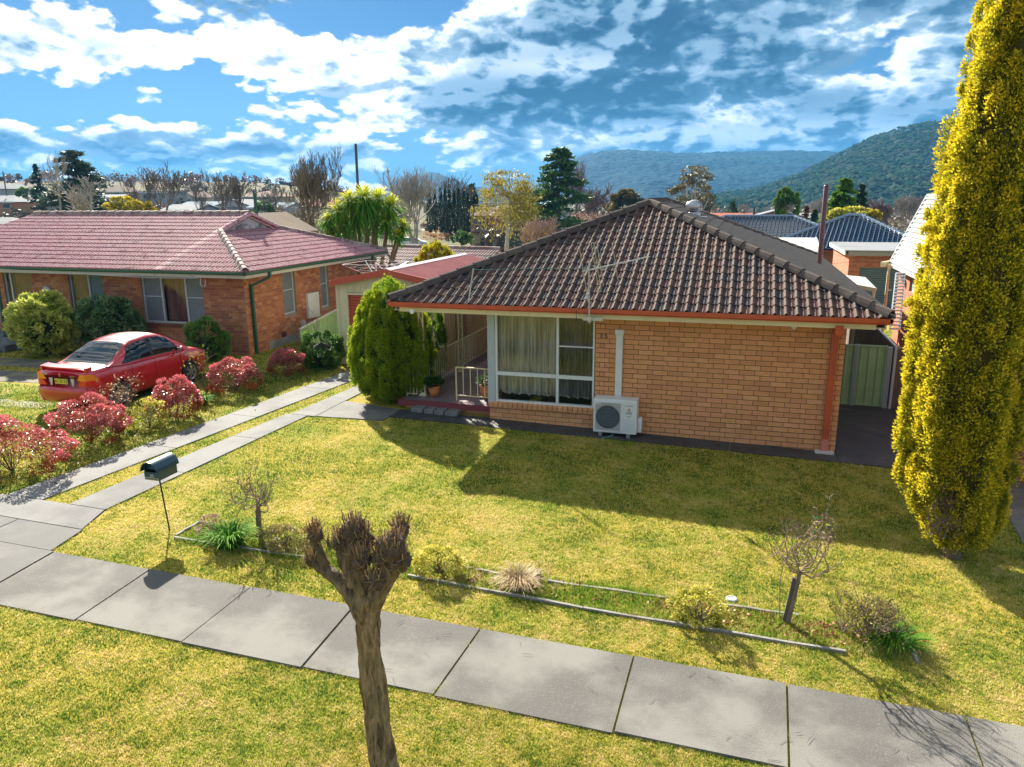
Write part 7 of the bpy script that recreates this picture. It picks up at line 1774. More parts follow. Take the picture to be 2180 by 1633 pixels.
# brown winter scrub and small trees of the valley, too many to count
r_ = np.random.RandomState(66); PP = []; TT = []
for i in range(760):
    px = r_.uniform(-150, 2330); d = math.exp(r_.uniform(math.log(130), math.log(560)));
    if i > 560: px = r_.uniform(-150, 760)
    if px < 760: d = math.exp(r_.uniform(math.log(120), math.log(620)))
    b = base_at(px, d); hh = r_.uniform(2.0, 6.5) * (1.2 if px > 1100 else .8); m = 70; dd = r_.normal(0, 1, (m, 3)); dd /= np.linalg.norm(dd, axis=1)[:, None]; ty = r_.choice(4, p=[.45, .25, .2, .1])
    PP.append(b + [0, 0, hh * .55] + dd * r_.rand(m)[:, None] ** .4 * [hh * .6, hh * .6, hh * .5]); TT.append(np.full(m, (ty + r_.uniform(.1, .9)) / 4))
PP = np.concatenate(PP); TT = np.concatenate(TT)
o = leaves('valley_scrub', None, PP, r_.normal(0, 1, (len(PP), 3)), 1.3, .5, foliage('valley_scrub', [(.17, .11, .09), (.22, .16, .12), (.10, .10, .05), (.04, .08, .03), (.25, .20, .06)], None, .15, nz=.02), None, 5, rnd=TT); tag(o, kind='stuff')

# ------------------------------------------------------------------ cordyline
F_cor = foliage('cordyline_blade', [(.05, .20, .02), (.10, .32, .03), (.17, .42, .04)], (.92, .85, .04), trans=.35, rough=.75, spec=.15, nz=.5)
cd = thing('cordyline_tree', 'large cordyline with mop heads of strap leaves behind the left house', 'tree', base_at(775, 31)); cb = np.array(cd.location); r_ = np.random.RandomState(17)
heads = [(720, 452, 32), (745, 430, 34), (775, 420, 36), (805, 424, 36), (832, 440, 32), (760, 455, 38), (795, 460, 40), (735, 480, 30), (825, 470, 32), (700, 470, 22), (708, 500, 20), (858, 482, 20), (845, 500, 16), (780, 440, 30)]
V = []; rn = []; cr = []; F = []; mb = MB()
for (px, py, R_) in heads:
    c = at(px, py, 31 + r_.uniform(-.5, .5)); R2 = R_ / FPX * 31 * 1.45
    for k in range(240):
        d = r_.normal(0, 1, 3); d[2] = d[2] * .9 + .45; d /= np.linalg.norm(d); L_ = R2 * r_.uniform(.8, 1.15); sd_ = np.cross(d, (0, 0, 1.0)); sd_ /= np.linalg.norm(sd_) + 1e-6; sd_ *= .021 * r_.uniform(.7, 1.2); v = r_.rand(); o = len(V)
        for t_, wd in ((.08, .6), (.4, 1), (.75, .8), (1, .05)):
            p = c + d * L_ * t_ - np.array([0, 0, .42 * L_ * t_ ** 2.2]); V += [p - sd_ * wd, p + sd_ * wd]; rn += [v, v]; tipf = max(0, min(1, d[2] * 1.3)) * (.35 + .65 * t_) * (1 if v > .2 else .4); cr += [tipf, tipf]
        F += [(o, o + 1, o + 3, o + 2), (o + 2, o + 3, o + 5, o + 4), (o + 4, o + 5, o + 7, o + 6)]
    q = cb + (np.array([c[0], c[1], 0]) - [cb[0], cb[1], 0]) * .12; q[2] = cb[2]; mid = q + (c - q) * .5 + [0, 0, -.2]; mb.tube([q, mid, c - [0, 0, .1]], [.09, .07, .06], 7)
np_obj('strap_leaves', V, F, F_cor, cd, {'rnd': rn, 'crest': cr}); mb.build('stems', mat('cordyline_stem', (.24, .18, .11), .9), cd)
m_ = MB(); a = at(757, 306, 36); m_.tube([(a[0], a[1], .0), (a[0], a[1], a[2] - 1.9)], .10, 10); m_.tube([(a[0], a[1], a[2] - 2.4), (a[0], a[1], a[2])], .065, 10); m_.tube([(a[0], a[1], a[2] - 2.5), (a[0], a[1], a[2] - 2.1)], .12, 10)
tag(solo(m_.build('steel_pole', mat('dark_steel_pole', (.05, .075, .09), .4, .3)), 'very tall dark steel pole rising behind the cordyline', 'pole'))

# ------------------------------------------------------------------ buildings
M_bgwall = {k: mat('wall_' + k, c, .85, vary=(tuple(v * .85 for v in c), .6, 4, .4, .7)) for k, c in dict(cream=(.40, .34, .24), white=(.42, .42, .38), brick=(.36, .14, .09), grey=(.35, .37, .38), teal=(.20, .30, .28), pinkbrick=(.52, .20, .12), blue=(.30, .38, .42), orange=(.48, .22, .10)).items()}
M_bgroof = {k: mat('roof_' + k, c, .9, spec=.1, vary=(tuple(v * .8 for v in c), .5, 4, .4, .7)) for k, c in dict(white=(.24, .25, .26), tan=(.22, .165, .12), brown=(.17, .11, .10), grey=(.22, .23, .24), red=(.34, .10, .07), pink=(.26, .15, .12), blue=(.16, .22, .27)).items()}
M_win = mat('far_window', (.05, .07, .09), .15, spec=.8)
def house_bg(px, d, w, dep, base_py, eave_py, ridge_py, wall, roof, label, kind='gable', rz=0.0, wins=3, name='house', cat='house', chim=False, group=None):
    """simple dwelling: front face toward -Y after rotation rz, centred at px"""
    b = at(px, base_py, d); ez = at(px, eave_py, d)[2] - b[2]; rh = at(px, ridge_py, d)[2] - b[2]
    root = thing(name, label, cat, b, group, rz=rz); ORG[root.name] = np.zeros(3); W2, D2 = w / 2, dep / 2; o = .45
    wb = MB()
    if kind == 'gablefront':
        wb.add([(-W2, -D2, -1), (W2, -D2, -1), (W2, -D2, ez), (0, -D2, rh - .1), (-W2, -D2, ez), (-W2, D2, -1), (W2, D2, -1), (W2, D2, ez), (0, D2, rh - .1), (-W2, D2, ez)], [(0, 1, 2, 3, 4), (5, 9, 8, 7, 6), (1, 6, 7, 2), (5, 0, 4, 9)])
    elif kind == 'gable':
        wb.add([(-W2, -D2, -1), (-W2, D2, -1), (-W2, D2, ez), (-W2, 0, rh - .1), (-W2, -D2, ez), (W2, -D2, -1), (W2, D2, -1), (W2, D2, ez), (W2, 0, rh - .1), (W2, -D2, ez)], [(0, 4, 3, 2, 1), (5, 6, 7, 8, 9), (0, 5, 9, 4), (1, 2, 7, 6)])
    else: wb.box((-W2, -D2, -1), (W2, D2, ez))
    wb.build('wall', M_bgwall[wall], root); rb = MB(); th = .12
    if kind == 'gablefront':
        sl_ = (rh - ez) / W2
        for s in (-1, 1): rb.hexa([(s * (W2 + o), -D2 - o, ez - sl_ * o), (0, -D2 - o, rh), (0, D2 + o, rh), (s * (W2 + o), D2 + o, ez - sl_ * o), (s * (W2 + o), -D2 - o, ez - sl_ * o + th), (0, -D2 - o, rh + th), (0, D2 + o, rh + th), (s * (W2 + o), D2 + o, ez - sl_ * o + th)])
    elif kind == 'gable':
        sl_ = (rh - ez) / D2
        for s in (-1, 1): rb.hexa([(-W2 - o, s * (D2 + o), ez - sl_ * o), (W2 + o, s * (D2 + o), ez - sl_ * o), (W2 + o, 0, rh), (-W2 - o, 0, rh), (-W2 - o, s * (D2 + o), ez - sl_ * o + th), (W2 + o, s * (D2 + o), ez - sl_ * o + th), (W2 + o, 0, rh + th), (-W2 - o, 0, rh + th)])
    elif kind == 'hip':
        k = min(W2, D2); rb.add([(-W2 - o, -D2 - o, ez - .1), (W2 + o, -D2 - o, ez - .1), (W2 + o, D2 + o, ez - .1), (-W2 - o, D2 + o, ez - .1), (-W2 + k, 0 if W2 >= D2 else -D2 + k, rh), (W2 - k, 0 if W2 >= D2 else D2 - k, rh)], [(0, 1, 5, 4), (1, 2, 5), (2, 3, 4, 5), (3, 0, 4), (0, 3, 2, 1)])
    else: rb.box((-W2 - o, -D2 - o, ez), (W2 + o, D2 + o, ez + .25))
    rb.build('roof', M_bgroof[roof], root)
    if kind != 'flatshed':
        MB().box((-W2 - o, -D2 - o - .04, ez - .28), (W2 + o, -D2 - o, ez - .02)).build('fascia', M_white, root) if kind != 'gablefront' else None
    for i in range(wins):
        x = -W2 + w * (i + .5) / wins; ww = w / wins * .22
        f = MB(); f.box((x - ww - .1, -D2 - .05, ez * .38), (x + ww + .1, -D2 - .001, ez * .84)); fo = f.build('window', M_white, root); MB().box((x - ww, -D2 - .08, ez * .41), (x + ww, -D2 - .051, ez * .81)).build('pane', M_win, fo)
    if chim: MB().box((W2 * .3, -.3, ez), (W2 * .3 + .6, .3, rh + .8)).build('chimney', M_bgwall['brick'], root)
    return root
house_bg(10, 250, 8, 12, 413, 402, 391, 'white', 'grey', 'pale gabled cottage highest up at the far left', 'gablefront', wins=2)
house_bg(50, 275, 12, 10, 408, 399, 386, 'cream', 'tan', 'tan hip roofed house beside the pale gabled cottage', 'hip', wins=2, chim=True)
house_bg(18, 205, 17, 10, 452, 429, 416, 'orange', 'white', 'white roofed orange brick cottage at the left edge of the hillside', 'hip', wins=3)
house_bg(92, 215, 9, 9, 446, 432, 417, 'grey', 'white', 'small white roofed house behind the power pole', 'gablefront', wins=1)
house_bg(258, 250, 11, 9, 424, 408, 394, 'cream', 'tan', 'cream house with tan roof right of the layered cedar', 'hip', wins=2)
house_bg(250, 235, 9, 8, 432, 421, 415, 'white', 'white', 'low white roofed shed just below the cream house', 'gable', wins=1, name='shed', cat='shed')
house_bg(352, 240, 10, 9, 432, 409, 405, 'grey', 'white', 'grey flat topped house with white edge among bare trees', 'flat', wins=3)
house_bg(418, 250, 7, 9, 434, 420, 409, 'white', 'brown', 'small white gabled house between two bare trees', 'gablefront', wins=1)
house_bg(508, 250, 13, 8, 426, 418, 415, 'cream', 'white', 'long low pale house left of the green flue', 'flat', wins=3)
house_bg(572, 225, 12, 10, 428, 418, 407, 'cream', 'pink', 'cream house with pinkish tan hip roof right of the green flue', 'hip', wins=2)
house_bg(455, 190, 14, 8, 452, 438, 430, 'blue', 'blue', 'bluish roofed long shed below the long low pale house', 'gable', wins=3, name='shed', cat='shed')
house_bg(520, 185, 9, 8, 450, 437, 425, 'white', 'grey', 'small grey gabled house just left of the green flue foot', 'gablefront', wins=1)
house_bg(590, 180, 10, 8, 452, 441, 432, 'white', 'blue', 'pale blue roofed house beside the big bare tree', 'gable', wins=2)
house_bg(408, 175, 9, 8, 458, 446, 436, 'grey', 'white', 'white roofed grey house above the middle of the red roof', 'gable', wins=2)
house_bg(690, 200, 10, 8, 452, 438, 426, 'cream', 'red', 'small cream house with red roof behind the big bare tree', 'gable', wins=2)
house_bg(1000, 230, 26, 10, 446, 434, 430, 'cream', 'blue', 'long pale building beyond the row of cypresses', 'flat', wins=5, name='building', cat='building')
house_bg(566, 45, 3.4, 4, 520, 489, 457, 'teal', 'tan', 'dull teal gabled shed behind the dutch gable of the red roof', 'gablefront', wins=0, name='shed', cat='shed', rz=.0)
house_bg(1510, 120, 12, 8, 480, 461, 455, 'brick', 'red', 'low red roofed house beyond the left blue tiled roof', 'gable', wins=2)
house_bg(1652, 105, 6.5, 8, 482, 461, 447, 'brick', 'grey', 'brick gabled house with white barge boards between the flues and the egg shaped tree', 'gablefront', wins=0)
house_bg(1712, 110, 7, 8, 478, 463, 455, 'white', 'white', 'white roofed shed right of the brick gabled house', 'gable', wins=1, name='shed', cat='shed')
house_bg(1925, 62, 6, 5, 545, 527, 519, 'white', 'white', 'white shed roof between the blue tiled roof and white gable', 'gable', wins=1, name='shed', cat='shed')
house_bg(1120, 190, 14, 8, 458, 447, 438, 'white', 'grey', 'pale grey roofed house behind the gum tree', 'gable', wins=3)
house_bg(-40, 48, 16, 10, 540, 512, 462, 'brick', 'grey', 'grey tiled house roof at the far left behind the red roof', 'hip', wins=2)
for i, (px, d, y0, y1, la) in enumerate(((6, 200, 392, 365, 'power pole at the far left on the hillside'), (78, 150, 450, 380, 'pale power pole in front of the dark conifer'), (570, 240, 410, 398, 'power pole above the pinkish tan roof'), (416, 210, 430, 393, 'power pole among the bare trees left of the green flue'))):
    a = at(px, y1, d); m_ = MB(); m_.tube([(a[0], a[1], at(px, y0, d)[2] - 3), tuple(a)], .17, 6); m_.bar(a + RIGHT * -1.1 - [0, 0, .6], a + RIGHT * 1.1 - [0, 0, .6], .12)
    solo(m_.build('power_pole', M_bark if i != 1 else M_bare2), la, 'power pole')
for px, y0, y1, d, la in ((1606, 470, 441, 72, 'short dark flue above the left blue tiled roof'), (1652, 470, 430, 72, 'taller dark flue above the left blue tiled roof')):
    a = at(px, y1, d); solo(MB().tube([(a[0], a[1], at(px, y0, d)[2]), tuple(a)], .09, 8).build('flue_pipe', M_ink), la, 'flue pipe')
# two storey brick house across the street
D_ = 138; s_ = FPX / D_; b = at(1075, 527, D_); th2 = thing('two_storey_house', 'two storey brown brick house with twin cream garage doors across the street', 'house', b)
def X_(px): return (px - 1075) / s_ * 1.0
ex = RIGHT.copy(); ex[2] = 0; ex /= np.linalg.norm(ex); ey = np.array([-ex[1], ex[0], 0])
def local_box(mb, x0, x1, y0, y1, z0, z1): 
    P_ = [b + ex * x + ey * y + np.array([0, 0, 1.0]) * z for z in (z0, z1) for x, y in ((x0, y0), (x1, y0), (x1, y1), (x0, y1))]; return mb.hexa(P_)
def local_hip(mb, x0, x1, y0, y1, z0, z1, k):
    P_ = [b + ex * x + ey * y + np.array([0, 0, 1.0]) * z for x, y, z in ((x0, y0, z0), (x1, y0, z0), (x1, y1, z0), (x0, y1, z0), (x0 + k, (y0 + y1) / 2, z1), (x1 - k, (y0 + y1) / 2, z1))]
    return mb.add(P_, [(0, 1, 5, 4), (1, 2, 5), (2, 3, 4, 5), (3, 0, 4), (0, 3, 2, 1)])
M_b2 = M_bgwall['brick']; mb = MB(); local_box(mb, X_(1002), X_(1145), 0, 9, -.5, 5.9); local_box(mb, X_(1145), X_(1200), 2, 9, -.5, 3.0); mb.build('wall', M_b2, th2)
mb = MB(); local_hip(mb, X_(995), X_(1152), -.7, 9.7, 5.7, 7.1, 4); mb.build('roof', M_bgroof['brown'], th2)
mb = MB(); mb.add([b + ex * x + ey * y + np.array([0, 0, z]) for x, y, z in ((X_(992), -1.6, 3.0), (X_(1150), -1.6, 3.0), (X_(1145), -.01, 3.9), (X_(998), -.01, 3.9), (X_(992), -1.6, 2.85), (X_(1150), -1.6, 2.85))], [(0, 1, 2, 3), (4, 5, 1, 0)]); mb.build('porch_roof', M_bgroof['brown'], th2)
mb = MB(); mb.add([b + ex * x + ey * y + np.array([0, 0, z]) for x, y, z in ((X_(1138), 1.2, 3.0), (X_(1206), 1.2, 3.0), (X_(1196), 5.5, 5.6), (X_(1143), 5.5, 5.6), (X_(1206), 9.8, 3.0), (X_(1138), 9.8, 3.0))], [(0, 1, 2, 3), (3, 2, 4, 5)]); mb.build('wing_roof', M_bgroof['brown'], th2)
mb = MB(); mb.add([b + ex * x + ey * y + np.array([0, 0, z]) for x, y, z in ((X_(1180), 1.1, 3.0), (X_(1206), 1.1, 3.0), (X_(1193), 1.1, 5.4))], [(0, 1, 2)]); mb.build('gable', M_bgwall['teal'], th2)
for x0, x1 in ((1004, 1030), (1033, 1058)): mb = MB(); local_box(mb, X_(x0), X_(x1), -.1, -.01, 0, 2.6); mb.build('garage_door', M_bgwall['cream'], th2)
mb = MB(); local_box(mb, X_(1062), X_(1112), -.08, -.01, .2, 2.6); mb.build('entry', M_win, th2)
for x0, x1 in ((1010, 1034), (1068, 1096)):
    mb = MB(); local_box(mb, X_(x0) - .12, X_(x1) + .12, -.08, -.01, 4.1, 5.6); fo = mb.build('window', M_cream, th2)
    for k in range(3): xa = X_(x0) + (X_(x1) - X_(x0)) * k / 3; mb = MB(); local_box(mb, xa + .05, xa + (X_(x1) - X_(x0)) / 3 - .05, -.12, -.081, 4.2, 5.5); mb.build('pane', M_win, fo)
a = at(1198, 455, 135); solo(MB().lathe(a, [(.001, 0), (.7, -.1), (1.1, -.35), (1.15, -.35), (.7, -.05), (.001, .1)], 16, 'y').tube([a, a - [0, 0, 3.2]], .08, 6).build('satellite_dish', M_steel), 'grey satellite dish right of the two storey house', 'satellite dish')
# cream street wall and road
m_ = MB()
for p0, p1 in (((560, 500, 120), (1000, 500, 125)),):
    A_ = at(*p0); B_ = at(*p1)
    for i in range(16):
        q0 = A_ + (B_ - A_) * i / 16; q1 = A_ + (B_ - A_) * (i + .97) / 16; m_.bar((q0[0], q0[1], -4.2), (q1[0], q1[1], -4.2), .15, 3.6 * .62)
tag(solo(m_.build('street_wall', M_bgwall['cream']), 'long low cream wall across the street behind the white car', 'wall'))
M_road = mat('asphalt', (.055, .057, .06), .85, vary=((.08, .08, .08), .4, 4, .4, .7), coords='W')
A_ = at(400, 530, 100); m_ = MB(); u_ = ex; V = []
for i in range(41):
    for k, off in enumerate((0, 7.0)):
        p = A_ + ex * (i * 3.4) + ey * off; V.append((p[0], p[1], gz(p[0], p[1]) + .12))
tag(MB().add(V, [(2 * i, 2 * i + 2, 2 * i + 3, 2 * i + 1) for i in range(40)]).build('road', mat('pale_road', (.26, .26, .26), .85)), kind='structure')
# white car across the street
b = at(880, 527, 122); wc = thing('parked_car', 'white wagon parked across the street beside the orange dry bush', 'car', (b[0], b[1], b[2]), rz=YAW)
V = []; prof = [(-2.25, .35), (-2.25, .95), (-2.1, 1.1), (-1.75, 1.6), (.1, 1.66), (.55, 1.58), (1.35, 1.08), (2.1, .95), (2.3, .75), (2.3, .35)]
for y, k in ((-.85, 0), (-.9, 1), (.9, 1), (.85, 0)): V += [(x, y * (1 if z < 1.1 else .82), z) for x, z in prof]
n = len(prof); MB().add(V, [(j * n + i, j * n + (i + 1) % n, (j + 1) * n + (i + 1) % n, (j + 1) * n + i) for j in range(3) for i in range(n)] + [tuple(range(n)), tuple(range(3 * n, 4 * n))[::-1]]).build('body', M_white, wc)
MB().add([(-1.8, -.79, 1.08), (-.75, -.79, 1.08), (-.75, -.76, 1.52), (-1.65, -.76, 1.52)], [(0, 1, 2, 3)]).build('side_window', M_win, wc); MB().add([(-.65, -.79, 1.08), (1.15, -.79, 1.08), (.5, -.76, 1.52), (-.65, -.76, 1.52)], [(0, 1, 2, 3)]).build('side_window', M_win, wc)
for x in (-1.4, 1.45): MB().lathe((x, -.84, .34), [(.001, -.05), (.2, -.06), (.34, -.04), (.34, .15), (.001, .15)], 16, 'y').build('wheel', M_tyre, wc)
# red tiled outbuilding behind the garage
D3 = 31; ob = at(930, 600, D3); og = thing('outbuilding', 'small brick outbuilding with weathered red tiled roof behind the garage', 'outbuilding', (ob[0], ob[1], 0))
pL, pR = at(842, 529, D3 + 2.2), at(1064, 529, D3 - .0); pL[2] = pR[2] = (pL[2] + pR[2]) / 2
ux = pR - pL; ux[2] = 0; WD = np.linalg.norm(ux); ux /= WD; uy = np.array([-ux[1], ux[0], 0]); RUN = 2.2
e0_ = pL - uy * RUN - [0, 0, .78] - ux * .5; e1_ = pR - uy * RUN - [0, 0, .78]; f0 = pL + uy * RUN - [0, 0, .78] - ux * .5; f1 = pR + uy * RUN - [0, 0, .78]
MB().quad(e0_ - k_, e1_ - k_, pR - k_, pL - k_ - ux * .5).quad(f1, f0, pL - k_ - ux * .5, pR - k_).build('roof', M_ltile, og)
pt = Pieces(og, 'roof_tile', mat('weathered_red_tile', (.24, .09, .08), .6, pal=[(.24, .09, .085), (.30, .12, .11), (.18, .08, .08), (.22, .12, .11)], crest=(.45, .34, .33), stain=((.16, .14, .12), 1.4, .5, .65), coords='W'), 300)
tile_face(pt, e0_, e1_, uy, math.atan2(.78, RUN), RUN, .26, .335, 'double', [], rollh=1.2, lift=.03); pt.finish('roof_tiles')
pcap = Pieces(og, 'ridge_tile', M_lcap, 60); ridge_caps(pcap, pL - ux * .5 + [0, 0, .05], pR + [0, 0, .05], .1, .36, .07); pcap.finish()
mb = MB(); w0 = e0_ + ux * .5 + uy * .5; w1 = e1_ - ux * .15 + uy * .5; w2 = f1 - ux * .15 - uy * .5; w3 = f0 + ux * .5 - uy * .5
mb.add([(w[0], w[1], z) for z in (-.5, w0[2] - .05) for w in (w0, w1, w2, w3)], [(0, 1, 5, 4), (1, 2, 6, 5), (2, 3, 7, 6), (3, 0, 4, 7)]); mb.build('wall', M_bgwall['brick'], og)
mb = MB(); mb.quad(e1_ - k_ * 2 + ux * .02, f1 - k_ * 2 + ux * .02, pR - k_ * 2 + ux * .02); mb.build('gable', M_bgwall['cream'], og)
mb = MB(); mb.bar(e0_ + [0, 0, -.03], e1_ + [0, 0, -.03], .1); mb.build('gutter', M_dgreen, og)
# rotary clothes line
hc = at(800, 560, 22); ch = thing('clothes_line', 'rotary clothes line with pale steel arms between the left house and the garage', 'clothes line', (hc[0], hc[1], .3)); mb = MB(); mb.tube([(hc[0], hc[1], .2), (hc[0], hc[1], hc[2])], .03, 8); mb.build('mast', M_steel, ch)
for k in range(4):
    a = math.pi / 4 + k * math.pi / 2; tip_ = np.array([hc[0] + 1.0 * math.cos(a), hc[1] + 1.0 * math.sin(a), hc[2] + .0]); MB().bar((hc[0], hc[1], hc[2] - .45), tip_, .02).build('arm', M_steel, ch)
    a2 = a + math.pi / 2; mb = MB()
    for q in (.4, .6, .8, 1.0): mb.bar((hc[0] + q * math.cos(a), hc[1] + q * math.sin(a), hc[2] - .45 + .45 * q), (hc[0] + q * math.cos(a2), hc[1] + q * math.sin(a2), hc[2] - .45 + .45 * q), .004 if q < 1 else .012)
    mb.build('line_wire', M_steel, ch)

# ------------------------------------------------------------------ right hand neighbours
M_btile = mat('blue_glazed_tile', (.02, .06, .14), .2, pal=[(.008, .028, .07), (.01, .034, .08), (.007, .024, .06)], crest=(.16, .24, .33), coords='W', spec=.9, coat=1.0)  # paler crest colour paints sky reflections on the glazed rolls
def tiled_roof(name, label, ridge0, ridge1, eave_drop, run, hipL, hipR, ground=-2.5, wallm='cream'):
    r0 = np.array(ridge0, float); r1 = np.array(ridge1, float); r1[2] = r0[2]; u = r1 - r0; u[2] = 0; L_ = np.linalg.norm(u); u /= L_; v = np.array([-u[1], u[0], 0]); dn = np.array([0, 0, eave_drop])
    root = thing(name, label, 'house', ((r0[0] + r1[0]) / 2, (r0[1] + r1[1]) / 2, ground)); hl = run * hipL; hr = run * hipR
    A_ = r0 - v * run - u * hl - dn; B_ = r1 - v * run + u * hr - dn; C_ = r1 + v * run + u * hr - dn; D4 = r0 + v * run - u * hl - dn
    kk = np.array([0, 0, .03]); MB().quad(A_ - kk, B_ - kk, r1 - kk, r0 - kk).quad(B_ - kk, C_ - kk, r1 - kk).quad(C_ - kk, D4 - kk, r0 - kk, r1 - kk).quad(D4 - kk, A_ - kk, r0 - kk).build('roof', M_btile, root)
    pit = math.atan2(eave_drop, run)
    def nrm(p, q, inward):  # vertical clip plane through p,q facing away from inward
        d = (q - p); d[2] = 0; d /= np.linalg.norm(d); n = np.array([d[1], -d[0], 0]); return n if (inward - p) @ n < 0 else -n
    cen = (A_ + B_ + r0 + r1) / 4; pt = Pieces(root, 'roof_tile', M_btile, 0)
    tile_face(pt, A_, B_, v, pit, run, .30, .34, 'roman', [(A_, nrm(A_, r0, cen)), (B_, nrm(B_, r1, cen))], rollh=1.5, lift=.05)
    cen = (D4 + A_ + r0) / 3; tile_face(pt, D4, A_, u, pit, run, .30, .34, 'roman', [(A_, nrm(A_, r0, cen)), (D4, nrm(D4, r0, cen))], rollh=1.5, lift=.05) if hipL else None
    pt.finish('roof_tiles'); pcap = Pieces(root, 'ridge_tile', M_btile, 60)
    for p, q in ((A_, r0), (B_, r1), (r0, r1)): ridge_caps(pcap, p + [0, 0, .08], q + [0, 0, .08], .13, .5, .08)
    pcap.finish(); mb = MB(); i_ = .5; w = [A_ + u * i_ + v * i_, B_ - u * i_ + v * i_, C_ - u * i_ - v * i_, D4 + u * i_ - v * i_]
    mb.add([(q[0], q[1], z) for z in (ground - .5, A_[2] - .05) for q in w], [(0, 1, 5, 4), (1, 2, 6, 5), (2, 3, 7, 6), (3, 0, 4, 7)]); mb.build('wall', M_bgwall[wallm], root)
    MB().bar(A_ - [0, 0, .12], B_ - [0, 0, .12], .16).build('gutter', mat('dark_red_gutter', (.18, .03, .03), .5), root); return root
tiled_roof('blue_roof_house', 'long blue glazed tile roof just right of the turbine vent', at(1545, 461, 66), at(1690, 461, 64), 1.6, 4.6, 1, 1)
tiled_roof('blue_roof_house', 'peaked blue glazed tile roof right of the maroon flue', at(1806, 459, 54), at(1834, 459, 53.6), 2.1, 5.0, 1, 1, wallm='brick')
# white corrugated patio roof between the blue roofs
pr = thing('patio_roof', 'ribbed white metal patio roof between the brown roof and the maroon flue', 'patio roof', at(1700, 545, 44) * [1, 1, 0] + [0, 0, -1.5])
a0, a1, b0_, b1_ = at(1590, 507, 49), at(1735, 507, 47), at(1640, 545, 43), at(1748, 547, 41.5); m_ = MB(); n = 44
for i in range(n):
    for p, q, e0x, e1x in ((0, .3, 0, .05), (.3, .5, .05, .05), (.5, .8, .05, 0), (.8, 1, 0, 0)):
        A_ = a0 + (a1 - a0) * ((i + p) / n) + [0, 0, e0x]; B_ = a0 + (a1 - a0) * ((i + q) / n) + [0, 0, e1x]; C_ = b0_ + (b1_ - b0_) * ((i + q) / n) + [0, 0, e1x]; D4 = b0_ + (b1_ - b0_) * ((i + p) / n) + [0, 0, e0x]; m_.quad(D4, C_, B_, A_)
m_.build('roof_sheet', mat('pale_corrugated', (.40, .40, .39), .6, vary=((.30, .30, .30), 1, 4, .4, .7)), pr)
for q in (b0_, b1_, a1): MB().tube([(q[0], q[1], -2.5), (q[0], q[1], q[2] - .02)], .05, 6).build('post', M_offwhite, pr)
MB().bar(a1 + [.05, 0, 0], b1_ + [.05, 0, 0], .08, .14).build('edge_flashing', M_white, pr)
# brick garage with grey roller door
gb = at(1797, 668, 35); rg = thing('brick_garage', 'flat roofed red brick garage with dark grey roller door on the right', 'garage', (gb[0] + 2, gb[1] + 3, gb[2]))
gx0, gy0 = gb[0], gb[1]; zt = at(1797, 541, 35)[2]; gx1 = gx0 + 4.6; gy1 = gy0 + 6.5; z_b = gb[2] - .3
M_rbrick = mat('neighbour_red_brick', (.44, .15, .085), .88, pal=[(.46, .155, .085), (.40, .13, .075), (.50, .19, .10), (.36, .12, .07)], vary=((.36, .12, .07), 6, 4, .45, .8), coords='W')
M_rmort = mat('neighbour_mortar', (.33, .20, .15), .95); dx0, dx1, dzt = gx0 + .48, gx0 + 3.6, at(1797, 567, 35)[2]
mb = MB(); wall_with_holes(mb, (gx0, gy0, 0), (1, 0), gx1 - gx0, z_b, zt, .2, [(dx0 - gx0, dx1 - gx0, z_b - .01, dzt)]); mb.box((gx0, gy0 + .2, z_b), (gx0 + .2, gy1, zt)); mb.box((gx1 - .2, gy0 + .2, z_b), (gx1, gy1, zt)); mb.build('wall', M_rmort, rg)
pc = Pieces(rg, 'brick', M_rbrick, 0); nr = int((zt - gb[2]) / .086); lay_bricks(pc, (gx0, gy0, 0), (1, 0), gx1 - gx0, [zt - .086 * (k + 1) for k in range(nr)], .24, .086, .012, [(dx0 - gx0, dx1 - gx0, z_b, dzt)], depth=.012); lay_bricks(pc, (gx0, gy1, 0), (0, -1), gy1 - gy0, [zt - .086 * (k + 1) for k in range(nr)], .24, .086, .012, depth=.012); pc.finish('brick_courses')
M_rol = mat('grey_roller', (.12, .17, .19), .5); n = 22; mb = MB()
for k in range(n):
    z0 = gb[2] + (dzt - gb[2]) * k / n; hh = (dzt - gb[2]) / n; o = MB().add([(dx0, gy0 + .1, z0), (dx1, gy0 + .1, z0), (dx0, gy0 + .06, z0 + hh * .3), (dx1, gy0 + .06, z0 + hh * .3), (dx0, gy0 + .06, z0 + hh * .75), (dx1, gy0 + .06, z0 + hh * .75), (dx0, gy0 + .1, z0 + hh), (dx1, gy0 + .1, z0 + hh)], [(0, 1, 3, 2), (2, 3, 5, 4), (4, 5, 7, 6)]); o.build('door_slat', M_rol, rg)
box_obj('roof', (gx0 - .25, gy0 - .35, zt + .19), (gx1 + .2, gy1, zt + .24), M_bgroof['white'], rg); box_obj('fascia_board', (gx0 - .1, gy0 - .3, zt), (gx1 + .2, gy0 - .25, zt + .19), mat('weathered_fascia', (.3, .29, .27), .85), rg); box_obj('eave_board', (gx0 - .25, gy0 - .25, zt + .02), (gx0 - .2, gy1, zt + .19), M_white, rg)
box_obj('door_handle', (dx0 + 1.2, gy0 + .03, gb[2] + 1.1), (dx0 + 1.4, gy0 + .058, gb[2] + 1.16), M_white, rg)
